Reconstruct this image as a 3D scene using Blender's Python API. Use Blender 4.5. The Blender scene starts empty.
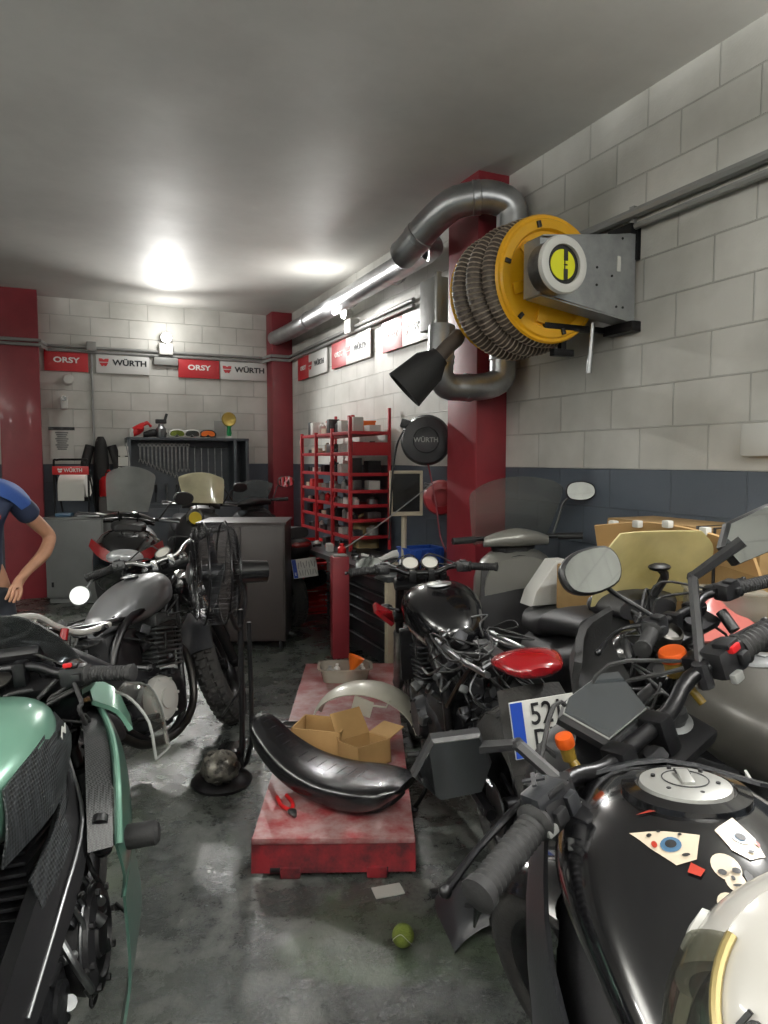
import bpy, bmesh, math, random
from mathutils import Vector, Matrix
from mathutils.bvhtree import BVHTree
PI = math.pi
D = math.radians
SC = bpy.context.scene
COL = SC.collection
random.seed(7)
V = Vector

# ------------------------------------------------------------------ places
H = 1.445                      # eye height
F = 710.0                      # focal length in pixels of the 768x1024 frame
TH = D(4.19)
YAW = D(24.5)                  # the long wall runs 24.5 degrees left of the view axis
CEIL = 3.18
BAND = 1.40
WALLR, WALLB, WALLL, WALLF = 2.56, 8.5, -4.2, -3.5

def ray(px, py):
    a, b = (px - 384) / F, (512 - py) / F
    return V((a, math.cos(TH) + b * math.sin(TH), -math.sin(TH) + b * math.cos(TH)))

def at(px, py, Y):
    d = ray(px, py)
    p = d * (Y / d.y)
    return V((p.x, p.y, p.z + H))

def atz(px, py, z):
    d = ray(px, py)
    p = d * ((z - H) / d.z)
    return V((p.x, p.y, z))

def room(u, w, z=0.0):         # u along the long wall, w across the room
    return V((-math.sin(YAW) * u + math.cos(YAW) * w, math.cos(YAW) * u + math.sin(YAW) * w, z))

def uw(p):
    return (-math.sin(YAW) * p[0] + math.cos(YAW) * p[1], math.cos(YAW) * p[0] + math.sin(YAW) * p[1], p[2])

def on_right(px, py, w=WALLR):
    d = ray(px, py)
    k = w / (math.cos(YAW) * d.x + math.sin(YAW) * d.y)
    p = d * k
    q = uw(p)
    return q[0], q[2] + H

def on_back(px, py, u=WALLB):
    d = ray(px, py)
    k = u / (-math.sin(YAW) * d.x + math.cos(YAW) * d.y)
    q = uw(d * k)
    return q[1], q[2] + H

ROOM = Matrix.Rotation(YAW, 4, 'Z')    # local x = w (across), local y = u (along)

# ------------------------------------------------------------------ materials
def lin(h):
    h = h.lstrip('#')
    out = []
    for i in (0, 2, 4):
        c = int(h[i:i + 2], 16) / 255
        out.append(c / 12.92 if c <= 0.04045 else ((c + 0.055) / 1.055) ** 2.4)
    return (*out, 1)

MATS = {}
def mat(name, col, rough=0.5, metal=0.0, bump=0.0, bs=60, var=0.0, vs=6, coat=0.0, emit=0, var_col=None, spec=0.5):
    if name in MATS:
        return MATS[name]
    m = bpy.data.materials.new(name)
    m.use_nodes = True
    nt = m.node_tree
    b = nt.nodes['Principled BSDF']
    b.inputs['Base Color'].default_value = lin(col)
    b.inputs['Roughness'].default_value = rough
    b.inputs['Metallic'].default_value = metal
    b.inputs['Specular IOR Level'].default_value = spec
    if coat:
        b.inputs['Coat Weight'].default_value = coat
        b.inputs['Coat Roughness'].default_value = 0.06
    if emit:
        b.inputs['Emission Color'].default_value = lin(col)
        b.inputs['Emission Strength'].default_value = emit
    if bump or var:
        tc = nt.nodes.new('ShaderNodeTexCoord')
    if bump:
        n = nt.nodes.new('ShaderNodeTexNoise'); n.inputs['Scale'].default_value = bs; n.inputs['Detail'].default_value = 5
        nt.links.new(tc.outputs['Object'], n.inputs['Vector'])
        bp = nt.nodes.new('ShaderNodeBump'); bp.inputs['Strength'].default_value = bump; bp.inputs['Distance'].default_value = 0.01
        nt.links.new(n.outputs['Fac'], bp.inputs['Height']); nt.links.new(bp.outputs['Normal'], b.inputs['Normal'])
    if var:
        n2 = nt.nodes.new('ShaderNodeTexNoise'); n2.inputs['Scale'].default_value = vs; n2.inputs['Detail'].default_value = 6; n2.inputs['Roughness'].default_value = 0.65
        nt.links.new(tc.outputs['Object'], n2.inputs['Vector'])
        r = nt.nodes.new('ShaderNodeValToRGB')
        c0 = lin(col); c1 = lin(var_col) if var_col else tuple(x * (1 - var) for x in c0[:3]) + (1,)
        r.color_ramp.elements[0].position = 0.38; r.color_ramp.elements[0].color = c1
        r.color_ramp.elements[1].position = 0.62; r.color_ramp.elements[1].color = c0
        nt.links.new(n2.outputs['Fac'], r.inputs['Fac']); nt.links.new(r.outputs['Color'], b.inputs['Base Color'])
        mr = nt.nodes.new('ShaderNodeMapRange'); mr.inputs['To Min'].default_value = min(1, rough + 0.15); mr.inputs['To Max'].default_value = max(0.02, rough - 0.08)
        nt.links.new(n2.outputs['Fac'], mr.inputs['Value']); nt.links.new(mr.outputs['Result'], b.inputs['Roughness'])
    MATS[name] = m
    return m

def clear(name, col, haze=0.15, hz='#c8c8c0', rough=0.08):
    """thin clear plastic: tinted see-through, a little scratched haze, a fresnel reflection"""
    if name in MATS:
        return MATS[name]
    m = bpy.data.materials.new(name); m.use_nodes = True
    nt = m.node_tree; nt.nodes.clear()
    out = nt.nodes.new('ShaderNodeOutputMaterial')
    tr = nt.nodes.new('ShaderNodeBsdfTransparent'); tr.inputs[0].default_value = lin(col)
    df = nt.nodes.new('ShaderNodeBsdfDiffuse'); df.inputs[0].default_value = lin(hz)
    tl = nt.nodes.new('ShaderNodeBsdfTranslucent'); tl.inputs[0].default_value = lin(hz)
    ad = nt.nodes.new('ShaderNodeMixShader'); ad.inputs[0].default_value = 0.5
    nt.links.new(df.outputs[0], ad.inputs[1]); nt.links.new(tl.outputs[0], ad.inputs[2])
    gl = nt.nodes.new('ShaderNodeBsdfGlossy'); gl.inputs['Roughness'].default_value = rough
    lw = nt.nodes.new('ShaderNodeLayerWeight'); pw = nt.nodes.new('ShaderNodeMath'); pw.operation = 'POWER'; nt.links.new(lw.outputs['Facing'], pw.inputs[0]); pw.inputs[1].default_value = 4.0
    fr = nt.nodes.new('ShaderNodeMath'); fr.operation = 'MULTIPLY_ADD'; nt.links.new(pw.outputs[0], fr.inputs[0]); fr.inputs[1].default_value = 0.6; fr.inputs[2].default_value = 0.04
    m1 = nt.nodes.new('ShaderNodeMixShader'); m2 = nt.nodes.new('ShaderNodeMixShader')
    tc = nt.nodes.new('ShaderNodeTexCoord'); n = nt.nodes.new('ShaderNodeTexNoise'); n.inputs['Scale'].default_value = 7; n.inputs['Detail'].default_value = 6
    mr = nt.nodes.new('ShaderNodeMapRange'); mr.inputs['To Min'].default_value = haze * 0.6; mr.inputs['To Max'].default_value = haze * 1.4
    nt.links.new(tc.outputs['Object'], n.inputs['Vector']); nt.links.new(n.outputs['Fac'], mr.inputs['Value'])
    nt.links.new(mr.outputs['Result'], m1.inputs[0]); nt.links.new(tr.outputs[0], m1.inputs[1]); nt.links.new(ad.outputs[0], m1.inputs[2])
    nt.links.new(fr.outputs[0], m2.inputs[0]); nt.links.new(m1.outputs[0], m2.inputs[1]); nt.links.new(gl.outputs[0], m2.inputs[2])
    nt.links.new(m2.outputs[0], out.inputs[0])
    MATS[name] = m
    return m

def holes(name, base, dark, scale, rough=0.45, metal=0.0, kind='hex'):
    """sheet with a fine repeating pattern (grip pads, carbon weave)"""
    m = mat(name, base, rough, metal); nt = m.node_tree; b = nt.nodes['Principled BSDF']
    tc = nt.nodes.new('ShaderNodeTexCoord')
    if kind == 'hex':
        t = nt.nodes.new('ShaderNodeTexVoronoi'); t.inputs['Scale'].default_value = scale; t.inputs['Randomness'].default_value = 0.0
        src = t.outputs['Distance']
    else:
        t = nt.nodes.new('ShaderNodeTexChecker'); t.inputs['Scale'].default_value = scale
        src = t.outputs['Fac']
    nt.links.new(tc.outputs['Object'], t.inputs['Vector'])
    r = nt.nodes.new('ShaderNodeValToRGB')
    r.color_ramp.elements[0].position = 0.3; r.color_ramp.elements[0].color = lin(dark)
    r.color_ramp.elements[1].position = 0.5; r.color_ramp.elements[1].color = lin(base)
    nt.links.new(src, r.inputs['Fac']); nt.links.new(r.outputs['Color'], b.inputs['Base Color'])
    bp = nt.nodes.new('ShaderNodeBump'); bp.inputs['Strength'].default_value = 0.5; bp.inputs['Distance'].default_value = 0.004
    nt.links.new(src, bp.inputs['Height']); nt.links.new(bp.outputs['Normal'], b.inputs['Normal'])
    return m

# ------------------------------------------------------------------ mesh collector
def frame(c, z, x=None):
    z = V(z).normalized()
    x = V(x) if x is not None else (V((1, 0, 0)) if abs(z.x) < 0.9 else V((0, 1, 0)))
    y = z.cross(x).normalized(); x = y.cross(z).normalized()
    m = Matrix((x, y, z)).transposed().to_4x4(); m.translation = V(c)
    return m

def cat_rom(pts, k, closed=False):
    pts = [V(p) for p in pts]
    if k <= 1 or len(pts) < 3:
        return pts
    out = []; n = len(pts)
    rng = range(n if closed else n - 1)
    for i in rng:
        p0 = pts[(i - 1) % n] if (closed or i > 0) else pts[0] * 2 - pts[1]
        p1, p2 = pts[i], pts[(i + 1) % n]
        p3 = pts[(i + 2) % n] if (closed or i + 2 < n) else p2 * 2 - p1
        for j in range(k):
            t = j / k
            out.append(0.5 * ((2 * p1) + (p2 - p0) * t + (2 * p0 - 5 * p1 + 4 * p2 - p3) * t * t + (3 * p1 - p0 - 3 * p2 + p3) * t ** 3))
    if not closed:
        out.append(pts[-1])
    return out

class MB:
    def __init__(s, m=None):
        s.v = []; s.f = []; s.m = m or Matrix()
    def add(s, vs, fs, m=None):
        mm = s.m @ m if m is not None else s.m
        n = len(s.v)
        s.v += [mm @ V(p) for p in vs]
        s.f += [[i + n for i in f] for f in fs]
        return s
    def box(s, c, d, bev=0.0, rot=None, seg=2):
        bm = bmesh.new(); bmesh.ops.create_cube(bm, size=1)
        for v in bm.verts:
            v.co = V((v.co.x * d[0], v.co.y * d[1], v.co.z * d[2]))
        if bev:
            bmesh.ops.bevel(bm, geom=bm.edges[:], offset=min(bev, min(d) * 0.45), segments=seg, affect='EDGES', profile=0.6)
        bm.verts.index_update()
        m = Matrix.Translation(V(c))
        if rot is not None:
            m = m @ (rot if isinstance(rot, Matrix) else Matrix.Rotation(rot[2], 4, 'Z') @ Matrix.Rotation(rot[1], 4, 'Y') @ Matrix.Rotation(rot[0], 4, 'X'))
        s.add([v.co.copy() for v in bm.verts], [[v.index for v in f.verts] for f in bm.faces], m)
        bm.free(); return s
    def rings(s, rs, cap=True, closed=False, capa=True):
        n = len(rs[0]); vs = [p for r in rs for p in r]; fs = []
        R = len(rs)
        for i in range(R if closed else R - 1):
            a, b = i * n, ((i + 1) % R) * n
            for j in range(n):
                k = (j + 1) % n
                fs.append([a + j, a + k, b + k, b + j])
        if cap and not closed:
            if capa: fs.append(list(range(n))[::-1])
            fs.append([(R - 1) * n + j for j in range(n)])
        return s.add(vs, fs)
    def cyl(s, a, b, r, r2=None, n=14, cap=True):
        a, b = V(a), V(b); r2 = r if r2 is None else r2
        m = frame(a, b - a); L = (b - a).length
        return s.rings([[m @ V((q * math.cos(2 * PI * j / n), q * math.sin(2 * PI * j / n), h)) for j in range(n)] for q, h in ((r, 0), (r2, L))], cap)
    def tube(s, pts, r, n=8, k=4, closed=False):
        P = cat_rom(pts, k, closed); N = len(P)
        if isinstance(r, (list, tuple)):
            rr = []
            for i in range(N):
                t = i / max(1, N - 1) * (len(r) - 1); a = int(min(t, len(r) - 2)); rr.append(r[a] + (r[a + 1] - r[a]) * (t - a))
        else:
            rr = [r] * N
        rs = []; up = None
        for i in range(N):
            if closed: t = P[(i + 1) % N] - P[i - 1]
            else: t = P[min(i + 1, N - 1)] - P[max(i - 1, 0)]
            if t.length < 1e-9: t = V((0, 0, 1))
            t.normalize()
            if up is None:
                up = V((0, 0, 1)) if abs(t.z) < 0.9 else V((1, 0, 0))
            x = (up - t * up.dot(t))
            if x.length < 1e-6: x = t.orthogonal()
            x.normalize(); up = x; y = t.cross(x)
            rs.append([P[i] + (x * math.cos(2 * PI * j / n) + y * math.sin(2 * PI * j / n)) * rr[i] for j in range(n)])
        return s.rings(rs, True, closed)
    def lathe(s, prof, c=(0, 0, 0), axis=(0, 0, 1), n=24, closed=False, cap=True, x=None):
        m = frame(c, axis, x)
        rs = [[m @ V((max(r, 1e-4) * math.cos(2 * PI * j / n), max(r, 1e-4) * math.sin(2 * PI * j / n), h)) for j in range(n)] for r, h in prof]
        return s.rings(rs, cap, closed)
    def ball(s, c, r, n=16, rot=None):
        r = (r, r, r) if not isinstance(r, (tuple, list)) else r
        m = Matrix.Translation(V(c)) @ (rot if rot is not None else Matrix()) @ Matrix.Diagonal((*r, 1))
        k = n // 2
        rs = [[m @ V((math.sin(PI * i / k) * math.cos(2 * PI * j / n), math.sin(PI * i / k) * math.sin(2 * PI * j / n), math.cos(PI * i / k))) for j in range(n)] for i in range(k + 1)]
        e = 0.02
        rs[0] = [m @ V((e * math.cos(2 * PI * j / n), e * math.sin(2 * PI * j / n), 1)) for j in range(n)]
        rs[-1] = [m @ V((e * math.cos(2 * PI * j / n), e * math.sin(2 * PI * j / n), -1)) for j in range(n)]
        return s.rings(rs)
    def loft(s, secs, n=22, k=3, m=None, ax='x'):
        """secs: (x, y, z, half width, half height up, half height down, exponent) rings across x"""
        S = cat_rom4(secs, k)
        rs = []
        for (x, y, z, w, hu, hd, e) in S:
            ring = []
            for j in range(n):
                a = 2 * PI * j / n; ca, sa = math.cos(a), math.sin(a)
                q = 2 / e
                yy = w * math.copysign(abs(ca) ** q, ca); zz = (hu if sa > 0 else hd) * math.copysign(abs(sa) ** q, sa)
                p = V((x, y + yy, z + zz)) if ax == 'x' else (V((y + yy, x, z + zz)) if ax == 'y' else V((z + zz, y + yy, x)))
                ring.append(m @ p if m is not None else p)
            rs.append(ring)
        return s.rings(rs)
    def sheet(s, rows, t=0.004, k=1):
        """solid skin of thickness t over a grid of points"""
        if k > 1:
            rows = [cat_rom(r, k) for r in rows]
            cols = [cat_rom([r[i] for r in rows], k) for i in range(len(rows[0]))]
            rows = [[c[i] for c in cols] for i in range(len(cols[0]))]
        rows = [[V(p) for p in r] for r in rows]
        R, N = len(rows), len(rows[0])
        def nm(i, j):
            a = rows[min(i + 1, R - 1)][j] - rows[max(i - 1, 0)][j]; b = rows[i][min(j + 1, N - 1)] - rows[i][max(j - 1, 0)]
            c = a.cross(b); return c.normalized() if c.length > 1e-9 else V((0, 0, 1))
        top = [rows[i][j] + nm(i, j) * t / 2 for i in range(R) for j in range(N)]
        bot = [rows[i][j] - nm(i, j) * t / 2 for i in range(R) for j in range(N)]
        K = R * N; fs = []
        for i in range(R - 1):
            for j in range(N - 1):
                a, b, c, d = i * N + j, i * N + j + 1, (i + 1) * N + j + 1, (i + 1) * N + j
                fs += [[a, b, c, d], [d + K, c + K, b + K, a + K]]
        for j in range(N - 1):
            a, b = j, j + 1; fs.append([a, a + K, b + K, b]); a, b = (R - 1) * N + j, (R - 1) * N + j + 1; fs.append([b, b + K, a + K, a])
        for i in range(R - 1):
            a, b = i * N, (i + 1) * N; fs.append([b, b + K, a + K, a]); a, b = i * N + N - 1, (i + 1) * N + N - 1; fs.append([a, a + K, b + K, b])
        return s.add(top + bot, fs)
    def prism(s, out, t, m=None, bev=0.0):
        """2-D outline (local xy) with thickness t along local z"""
        n = len(out)
        if bev:
            cx = sum(p[0] for p in out) / n; cy = sum(p[1] for p in out) / n
            sh = lambda p: (cx + (p[0] - cx) * (1 - bev / max(0.01, math.hypot(p[0] - cx, p[1] - cy))), cy + (p[1] - cy) * (1 - bev / max(0.01, math.hypot(p[0] - cx, p[1] - cy))))
            L = [([sh(p) for p in out], -t / 2), (out, -t / 2 + bev), (out, t / 2 - bev), ([sh(p) for p in out], t / 2)]
        else:
            L = [(out, -t / 2), (out, t / 2)]
        m = m if m is not None else Matrix()
        return s.rings([[m @ V((p[0], p[1], h)) for p in o] for o, h in L])
    def plate3(s, pts, t):
        """flat polygon through 3-D points, given a thickness"""
        pts = [V(p) for p in pts]
        n = V((0, 0, 0))
        for i in range(len(pts)):
            a, b = pts[i], pts[(i + 1) % len(pts)]
            n += V(((a.y - b.y) * (a.z + b.z), (a.z - b.z) * (a.x + b.x), (a.x - b.x) * (a.y + b.y)))
        n.normalize()
        return s.rings([[p - n * t / 2 for p in pts], [p + n * t / 2 for p in pts]])
    def text(s, txt, size, m, t=0.002, ax='CENTER', bold=0.0, sx=1.0, shear=0.0):
        cu = bpy.data.curves.new('t', 'FONT'); cu.body = txt; cu.size = size; cu.extrude = t; cu.align_x = ax; cu.align_y = 'CENTER'; cu.offset = bold; cu.resolution_u = 3; cu.shear = shear
        o = bpy.data.objects.new('t', cu); COL.objects.link(o)
        dg = bpy.context.evaluated_depsgraph_get(); dg.update()
        me = bpy.data.meshes.new_from_object(o.evaluated_get(dg))
        s.add([(v.co.x * sx, v.co.y, v.co.z) for v in me.vertices], [list(p.vertices) for p in me.polygons], m)
        bpy.data.objects.remove(o); bpy.data.curves.remove(cu); bpy.data.meshes.remove(me)
        return s
    def build(s, name, m, parent=None, ang=38, smooth=True):
        me = bpy.data.meshes.new(name)
        me.from_pydata([tuple(p) for p in s.v], [], s.f)
        me.validate(); me.update()
        bm = bmesh.new(); bm.from_mesh(me); bmesh.ops.recalc_face_normals(bm, faces=bm.faces); bm.to_mesh(me); bm.free()
        if smooth:
            me.shade_smooth()
            me.set_sharp_from_angle(angle=D(ang))
        me.materials.append(m if not isinstance(m, str) else MATS[m])
        o = bpy.data.objects.new(name, me); COL.objects.link(o)
        if parent is not None:
            o.parent = parent
        return o

def cat_rom4(secs, k):
    secs = [tuple(x) + (2.0,) * (7 - len(x)) for x in secs]
    if k <= 1: return secs
    out = []; n = len(secs)
    for i in range(n - 1):
        p0 = secs[i - 1] if i else tuple(2 * a - b for a, b in zip(secs[0], secs[1]))
        p1, p2 = secs[i], secs[i + 1]
        p3 = secs[i + 2] if i + 2 < n else tuple(2 * a - b for a, b in zip(p2, p1))
        for j in range(k):
            t = j / k
            q = [0.5 * (2 * b + (c - a) * t + (2 * a - 5 * b + 4 * c - d) * t * t + (3 * b - a - 3 * c + d) * t ** 3) for a, b, c, d in zip(p0, p1, p2, p3)]
            q[3] = max(q[3], 0.001); q[4] = max(q[4], 0.001); q[5] = max(q[5], 0.001); q[6] = max(q[6], 1.2)
            out.append(tuple(q))
    out.append(secs[-1])
    return out

def tag(o, label, cat, group=None, kind=None):
    if label: o['label'] = label
    if cat: o['category'] = cat
    if group: o['group'] = group
    if kind: o['kind'] = kind
    return o

def thing(name, label, cat, loc=(0, 0, 0), rz=0.0, group=None, lean=0.0, pitch=0.0):
    o = bpy.data.objects.new(name, None); COL.objects.link(o)
    o.empty_display_size = 0.1
    o.location = loc; o.rotation_euler = (lean, pitch, rz)
    return tag(o, label, cat, group)

def solo(name, mb, m, label, cat, loc=(0, 0, 0), rz=0.0, group=None, rot=None):
    o = mb.build(name, m); o.location = loc
    o.rotation_euler = rot if rot else (0, 0, rz)
    return tag(o, label, cat, group)

def struct(name, mb, m, parent=None, rz=0.0):
    o = mb.build(name, m, parent)
    if parent is None:
        o['kind'] = 'structure'
        o.rotation_euler = (0, 0, rz)
    return o

def dup(o, loc=None, rz=None, label=None, parent=None):
    c = o.copy(); COL.objects.link(c)
    if parent is not None: c.parent = parent
    if loc is not None: c.location = loc
    if rz is not None: c.rotation_euler = (o.rotation_euler.x, o.rotation_euler.y, rz)
    if label: c['label'] = label
    for ch in list(o.children):
        if ch is not c: dup(ch, parent=c)
    return c

# palette
mat('black_plastic', '#141416', 0.45, bump=0.05, bs=300)
mat('black_gloss', '#0c0c0e', 0.16, coat=0.6)
mat('black_metal', '#18181a', 0.35, 0.6, bump=0.04, bs=120)
mat('frame_black', '#121214', 0.3, 0.2, var=0.3, vs=14)
mat('rubber', '#111112', 0.75, bump=0.15, bs=200)
mat('tyre_rubber', '#151515', 0.8, bump=0.3, bs=90, var=0.3, var_col='#262422', vs=10)
mat('leather', '#101012', 0.32, bump=0.12, bs=140)
mat('vinyl', '#161618', 0.5, bump=0.1, bs=200)
mat('chrome', '#c8c8c8', 0.12, 1.0)
mat('steel', '#8d8f90', 0.35, 1.0, bump=0.05, bs=150, var=0.3, vs=20)
mat('alu', '#a7a9aa', 0.4, 1.0, bump=0.06, bs=120)
mat('cast_alu', '#77797a', 0.5, 0.9, bump=0.15, bs=90, var=0.4, vs=12)
mat('engine_dark', '#26272a', 0.5, 0.6, bump=0.15, bs=80, var=0.4, vs=12)
mat('exhaust', '#3d3b39', 0.4, 0.9, var=0.4, vs=9)
mat('mirror_glass', '#cfd3d4', 0.03, 1.0)
mat('dial_white', '#d8d6cc', 0.4)
mat('white_plastic', '#cfcfca', 0.4)
mat('red_lens', '#7d1016', 0.15, coat=0.6)
mat('orange_anod', '#d2571a', 0.3, 0.3)
mat('brake_steel', '#6d6b68', 0.3, 1.0)
mat('plate_white', '#d4d4ce', 0.4, var=0.12, vs=14)
mat('plate_blue', '#1a3f9a', 0.4)
mat('ink', '#0d0d0f', 0.5)
mat('silver_paint', '#8d8e90', 0.33, 0.45, coat=0.3)
mat('cardboard', '#a68353', 0.85, bump=0.05, bs=80, var=0.15, vs=4)
mat('cardboard_inner', '#b08e5e', 0.85, bump=0.05, bs=80)
mat('red_paint', '#9c1f24', 0.38, var=0.25, vs=5)
mat('red_plastic', '#c21d20', 0.4)
clear('clear_screen', '#e6e8e6', 0.10)
clear('smoke_screen', '#8c9092', 0.22, '#9a9c9a')
clear('beige_screen', '#ddd8bc', 0.75, '#e0dcc0')
# ================================================================== room
def block_mat():
    m = mat('painted_block', '#cfcfc9', 0.62); nt = m.node_tree; b = nt.nodes['Principled BSDF']
    N, L = nt.nodes.new, nt.links.new
    tc = N('ShaderNodeTexCoord')
    br = N('ShaderNodeTexBrick')
    br.inputs['Scale'].default_value = 1.0; br.inputs['Brick Width'].default_value = 0.40; br.inputs['Row Height'].default_value = 0.20
    br.inputs['Mortar Size'].default_value = 0.0045; br.inputs['Mortar Smooth'].default_value = 0.45
    br.inputs['Color1'].default_value = (1, 1, 1, 1); br.inputs['Color2'].default_value = (0.86, 0.86, 0.86, 1); br.inputs['Mortar'].default_value = (0.0, 0.0, 0.0, 1)
    uvn = N('ShaderNodeUVMap'); L(uvn.outputs[0], br.inputs['Vector'])
    sp = N('ShaderNodeSeparateXYZ'); L(uvn.outputs[0], sp.inputs[0])
    nz = N('ShaderNodeTexNoise'); nz.inputs['Scale'].default_value = 2.2; nz.inputs['Detail'].default_value = 7; L(uvn.outputs[0], nz.inputs['Vector'])
    fine = N('ShaderNodeTexNoise'); fine.inputs['Scale'].default_value = 85; fine.inputs['Detail'].default_value = 4; L(uvn.outputs[0], fine.inputs['Vector'])
    # paint: off-white over blue-grey dado, a slightly uneven hand-rolled edge
    ed = N('ShaderNodeMath'); ed.operation = 'MULTIPLY_ADD'; L(nz.outputs['Fac'], ed.inputs[0]); ed.inputs[1].default_value = 0.012; L(sp.outputs['Y'], ed.inputs[2])
    gt = N('ShaderNodeMath'); gt.operation = 'GREATER_THAN'; L(ed.outputs[0], gt.inputs[0]); gt.inputs[1].default_value = BAND + 0.006
    wr = N('ShaderNodeValToRGB'); wr.color_ramp.elements[0].position = 0.3; wr.color_ramp.elements[0].color = lin('#b3b2ab'); wr.color_ramp.elements[1].position = 0.65; wr.color_ramp.elements[1].color = lin('#d3d2cc'); L(nz.outputs['Fac'], wr.inputs['Fac'])
    bl = N('ShaderNodeValToRGB'); bl.color_ramp.elements[0].position = 0.3; bl.color_ramp.elements[0].color = lin('#3c444d'); bl.color_ramp.elements[1].position = 0.7; bl.color_ramp.elements[1].color = lin('#4c545e'); L(nz.outputs['Fac'], bl.inputs['Fac'])
    mx = N('ShaderNodeMixRGB'); L(gt.outputs[0], mx.inputs[0]); L(bl.outputs[0], mx.inputs[1]); L(wr.outputs[0], mx.inputs[2])
    mu = N('ShaderNodeMixRGB'); mu.blend_type = 'MULTIPLY'; mu.inputs[0].default_value = 0.55
    cl = N('ShaderNodeMixRGB'); cl.blend_type = 'LIGHTEN'; cl.inputs[0].default_value = 1; L(br.outputs['Color'], cl.inputs[1]); cl.inputs[2].default_value = (0.62, 0.62, 0.62, 1)
    L(mx.outputs[0], mu.inputs[1]); L(cl.outputs[0], mu.inputs[2]); L(mu.outputs[0], b.inputs['Base Color'])
    inv = N('ShaderNodeMath'); inv.operation = 'SUBTRACT'; inv.inputs[0].default_value = 1; L(br.outputs['Fac'], inv.inputs[1])
    b1 = N('ShaderNodeBump'); b1.inputs['Strength'].default_value = 0.9; b1.inputs['Distance'].default_value = 0.007; L(inv.outputs[0], b1.inputs['Height'])
    b2 = N('ShaderNodeBump'); b2.inputs['Strength'].default_value = 0.45; b2.inputs['Distance'].default_value = 0.003; L(fine.outputs['Fac'], b2.inputs['Height']); L(b1.outputs[0], b2.inputs['Normal']); L(b2.outputs[0], b.inputs['Normal'])
    return m

def wall(name, p0, p1, z1=CEIL, uo=0.0):
    """thick wall whose visible face runs p0 -> p1 (room coordinates w, u)"""
    p0, p1 = V((*p0, 0)), V((*p1, 0)); d = (p1 - p0); L = d.length; d.normalize(); n = V((-d.y, d.x, 0)) * 0.15
    vs = [p0, p1, p1 + V((0, 0, z1)), p0 + V((0, 0, z1))]
    vs += [v + n for v in vs]
    me = bpy.data.meshes.new(name)
    me.from_pydata([tuple(v) for v in vs], [], [[0, 3, 2, 1], [4, 5, 6, 7], [0, 1, 5, 4], [3, 7, 6, 2], [1, 2, 6, 5], [0, 4, 7, 3]])
    uvl = me.uv_layers.new(name='UVMap')
    for lp in me.loops:
        v = vs[lp.vertex_index]; uvl.data[lp.index].uv = ((v - p0).dot(d) + uo, v.z)
    me.materials.append(block_mat()); me.update()
    o = bpy.data.objects.new(name, me); COL.objects.link(o); o['kind'] = 'structure'; o.rotation_euler = (0, 0, YAW)
    return o

wall('wall_right', (WALLR, WALLB), (WALLR, WALLF), uo=0.13)
wall('wall_back', (WALLL, WALLB), (WALLR, WALLB), uo=0.05)
wall('wall_left', (WALLL, WALLF), (WALLL, WALLB))
wall('wall_front', (WALLR, WALLF), (WALLL, WALLF))

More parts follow.
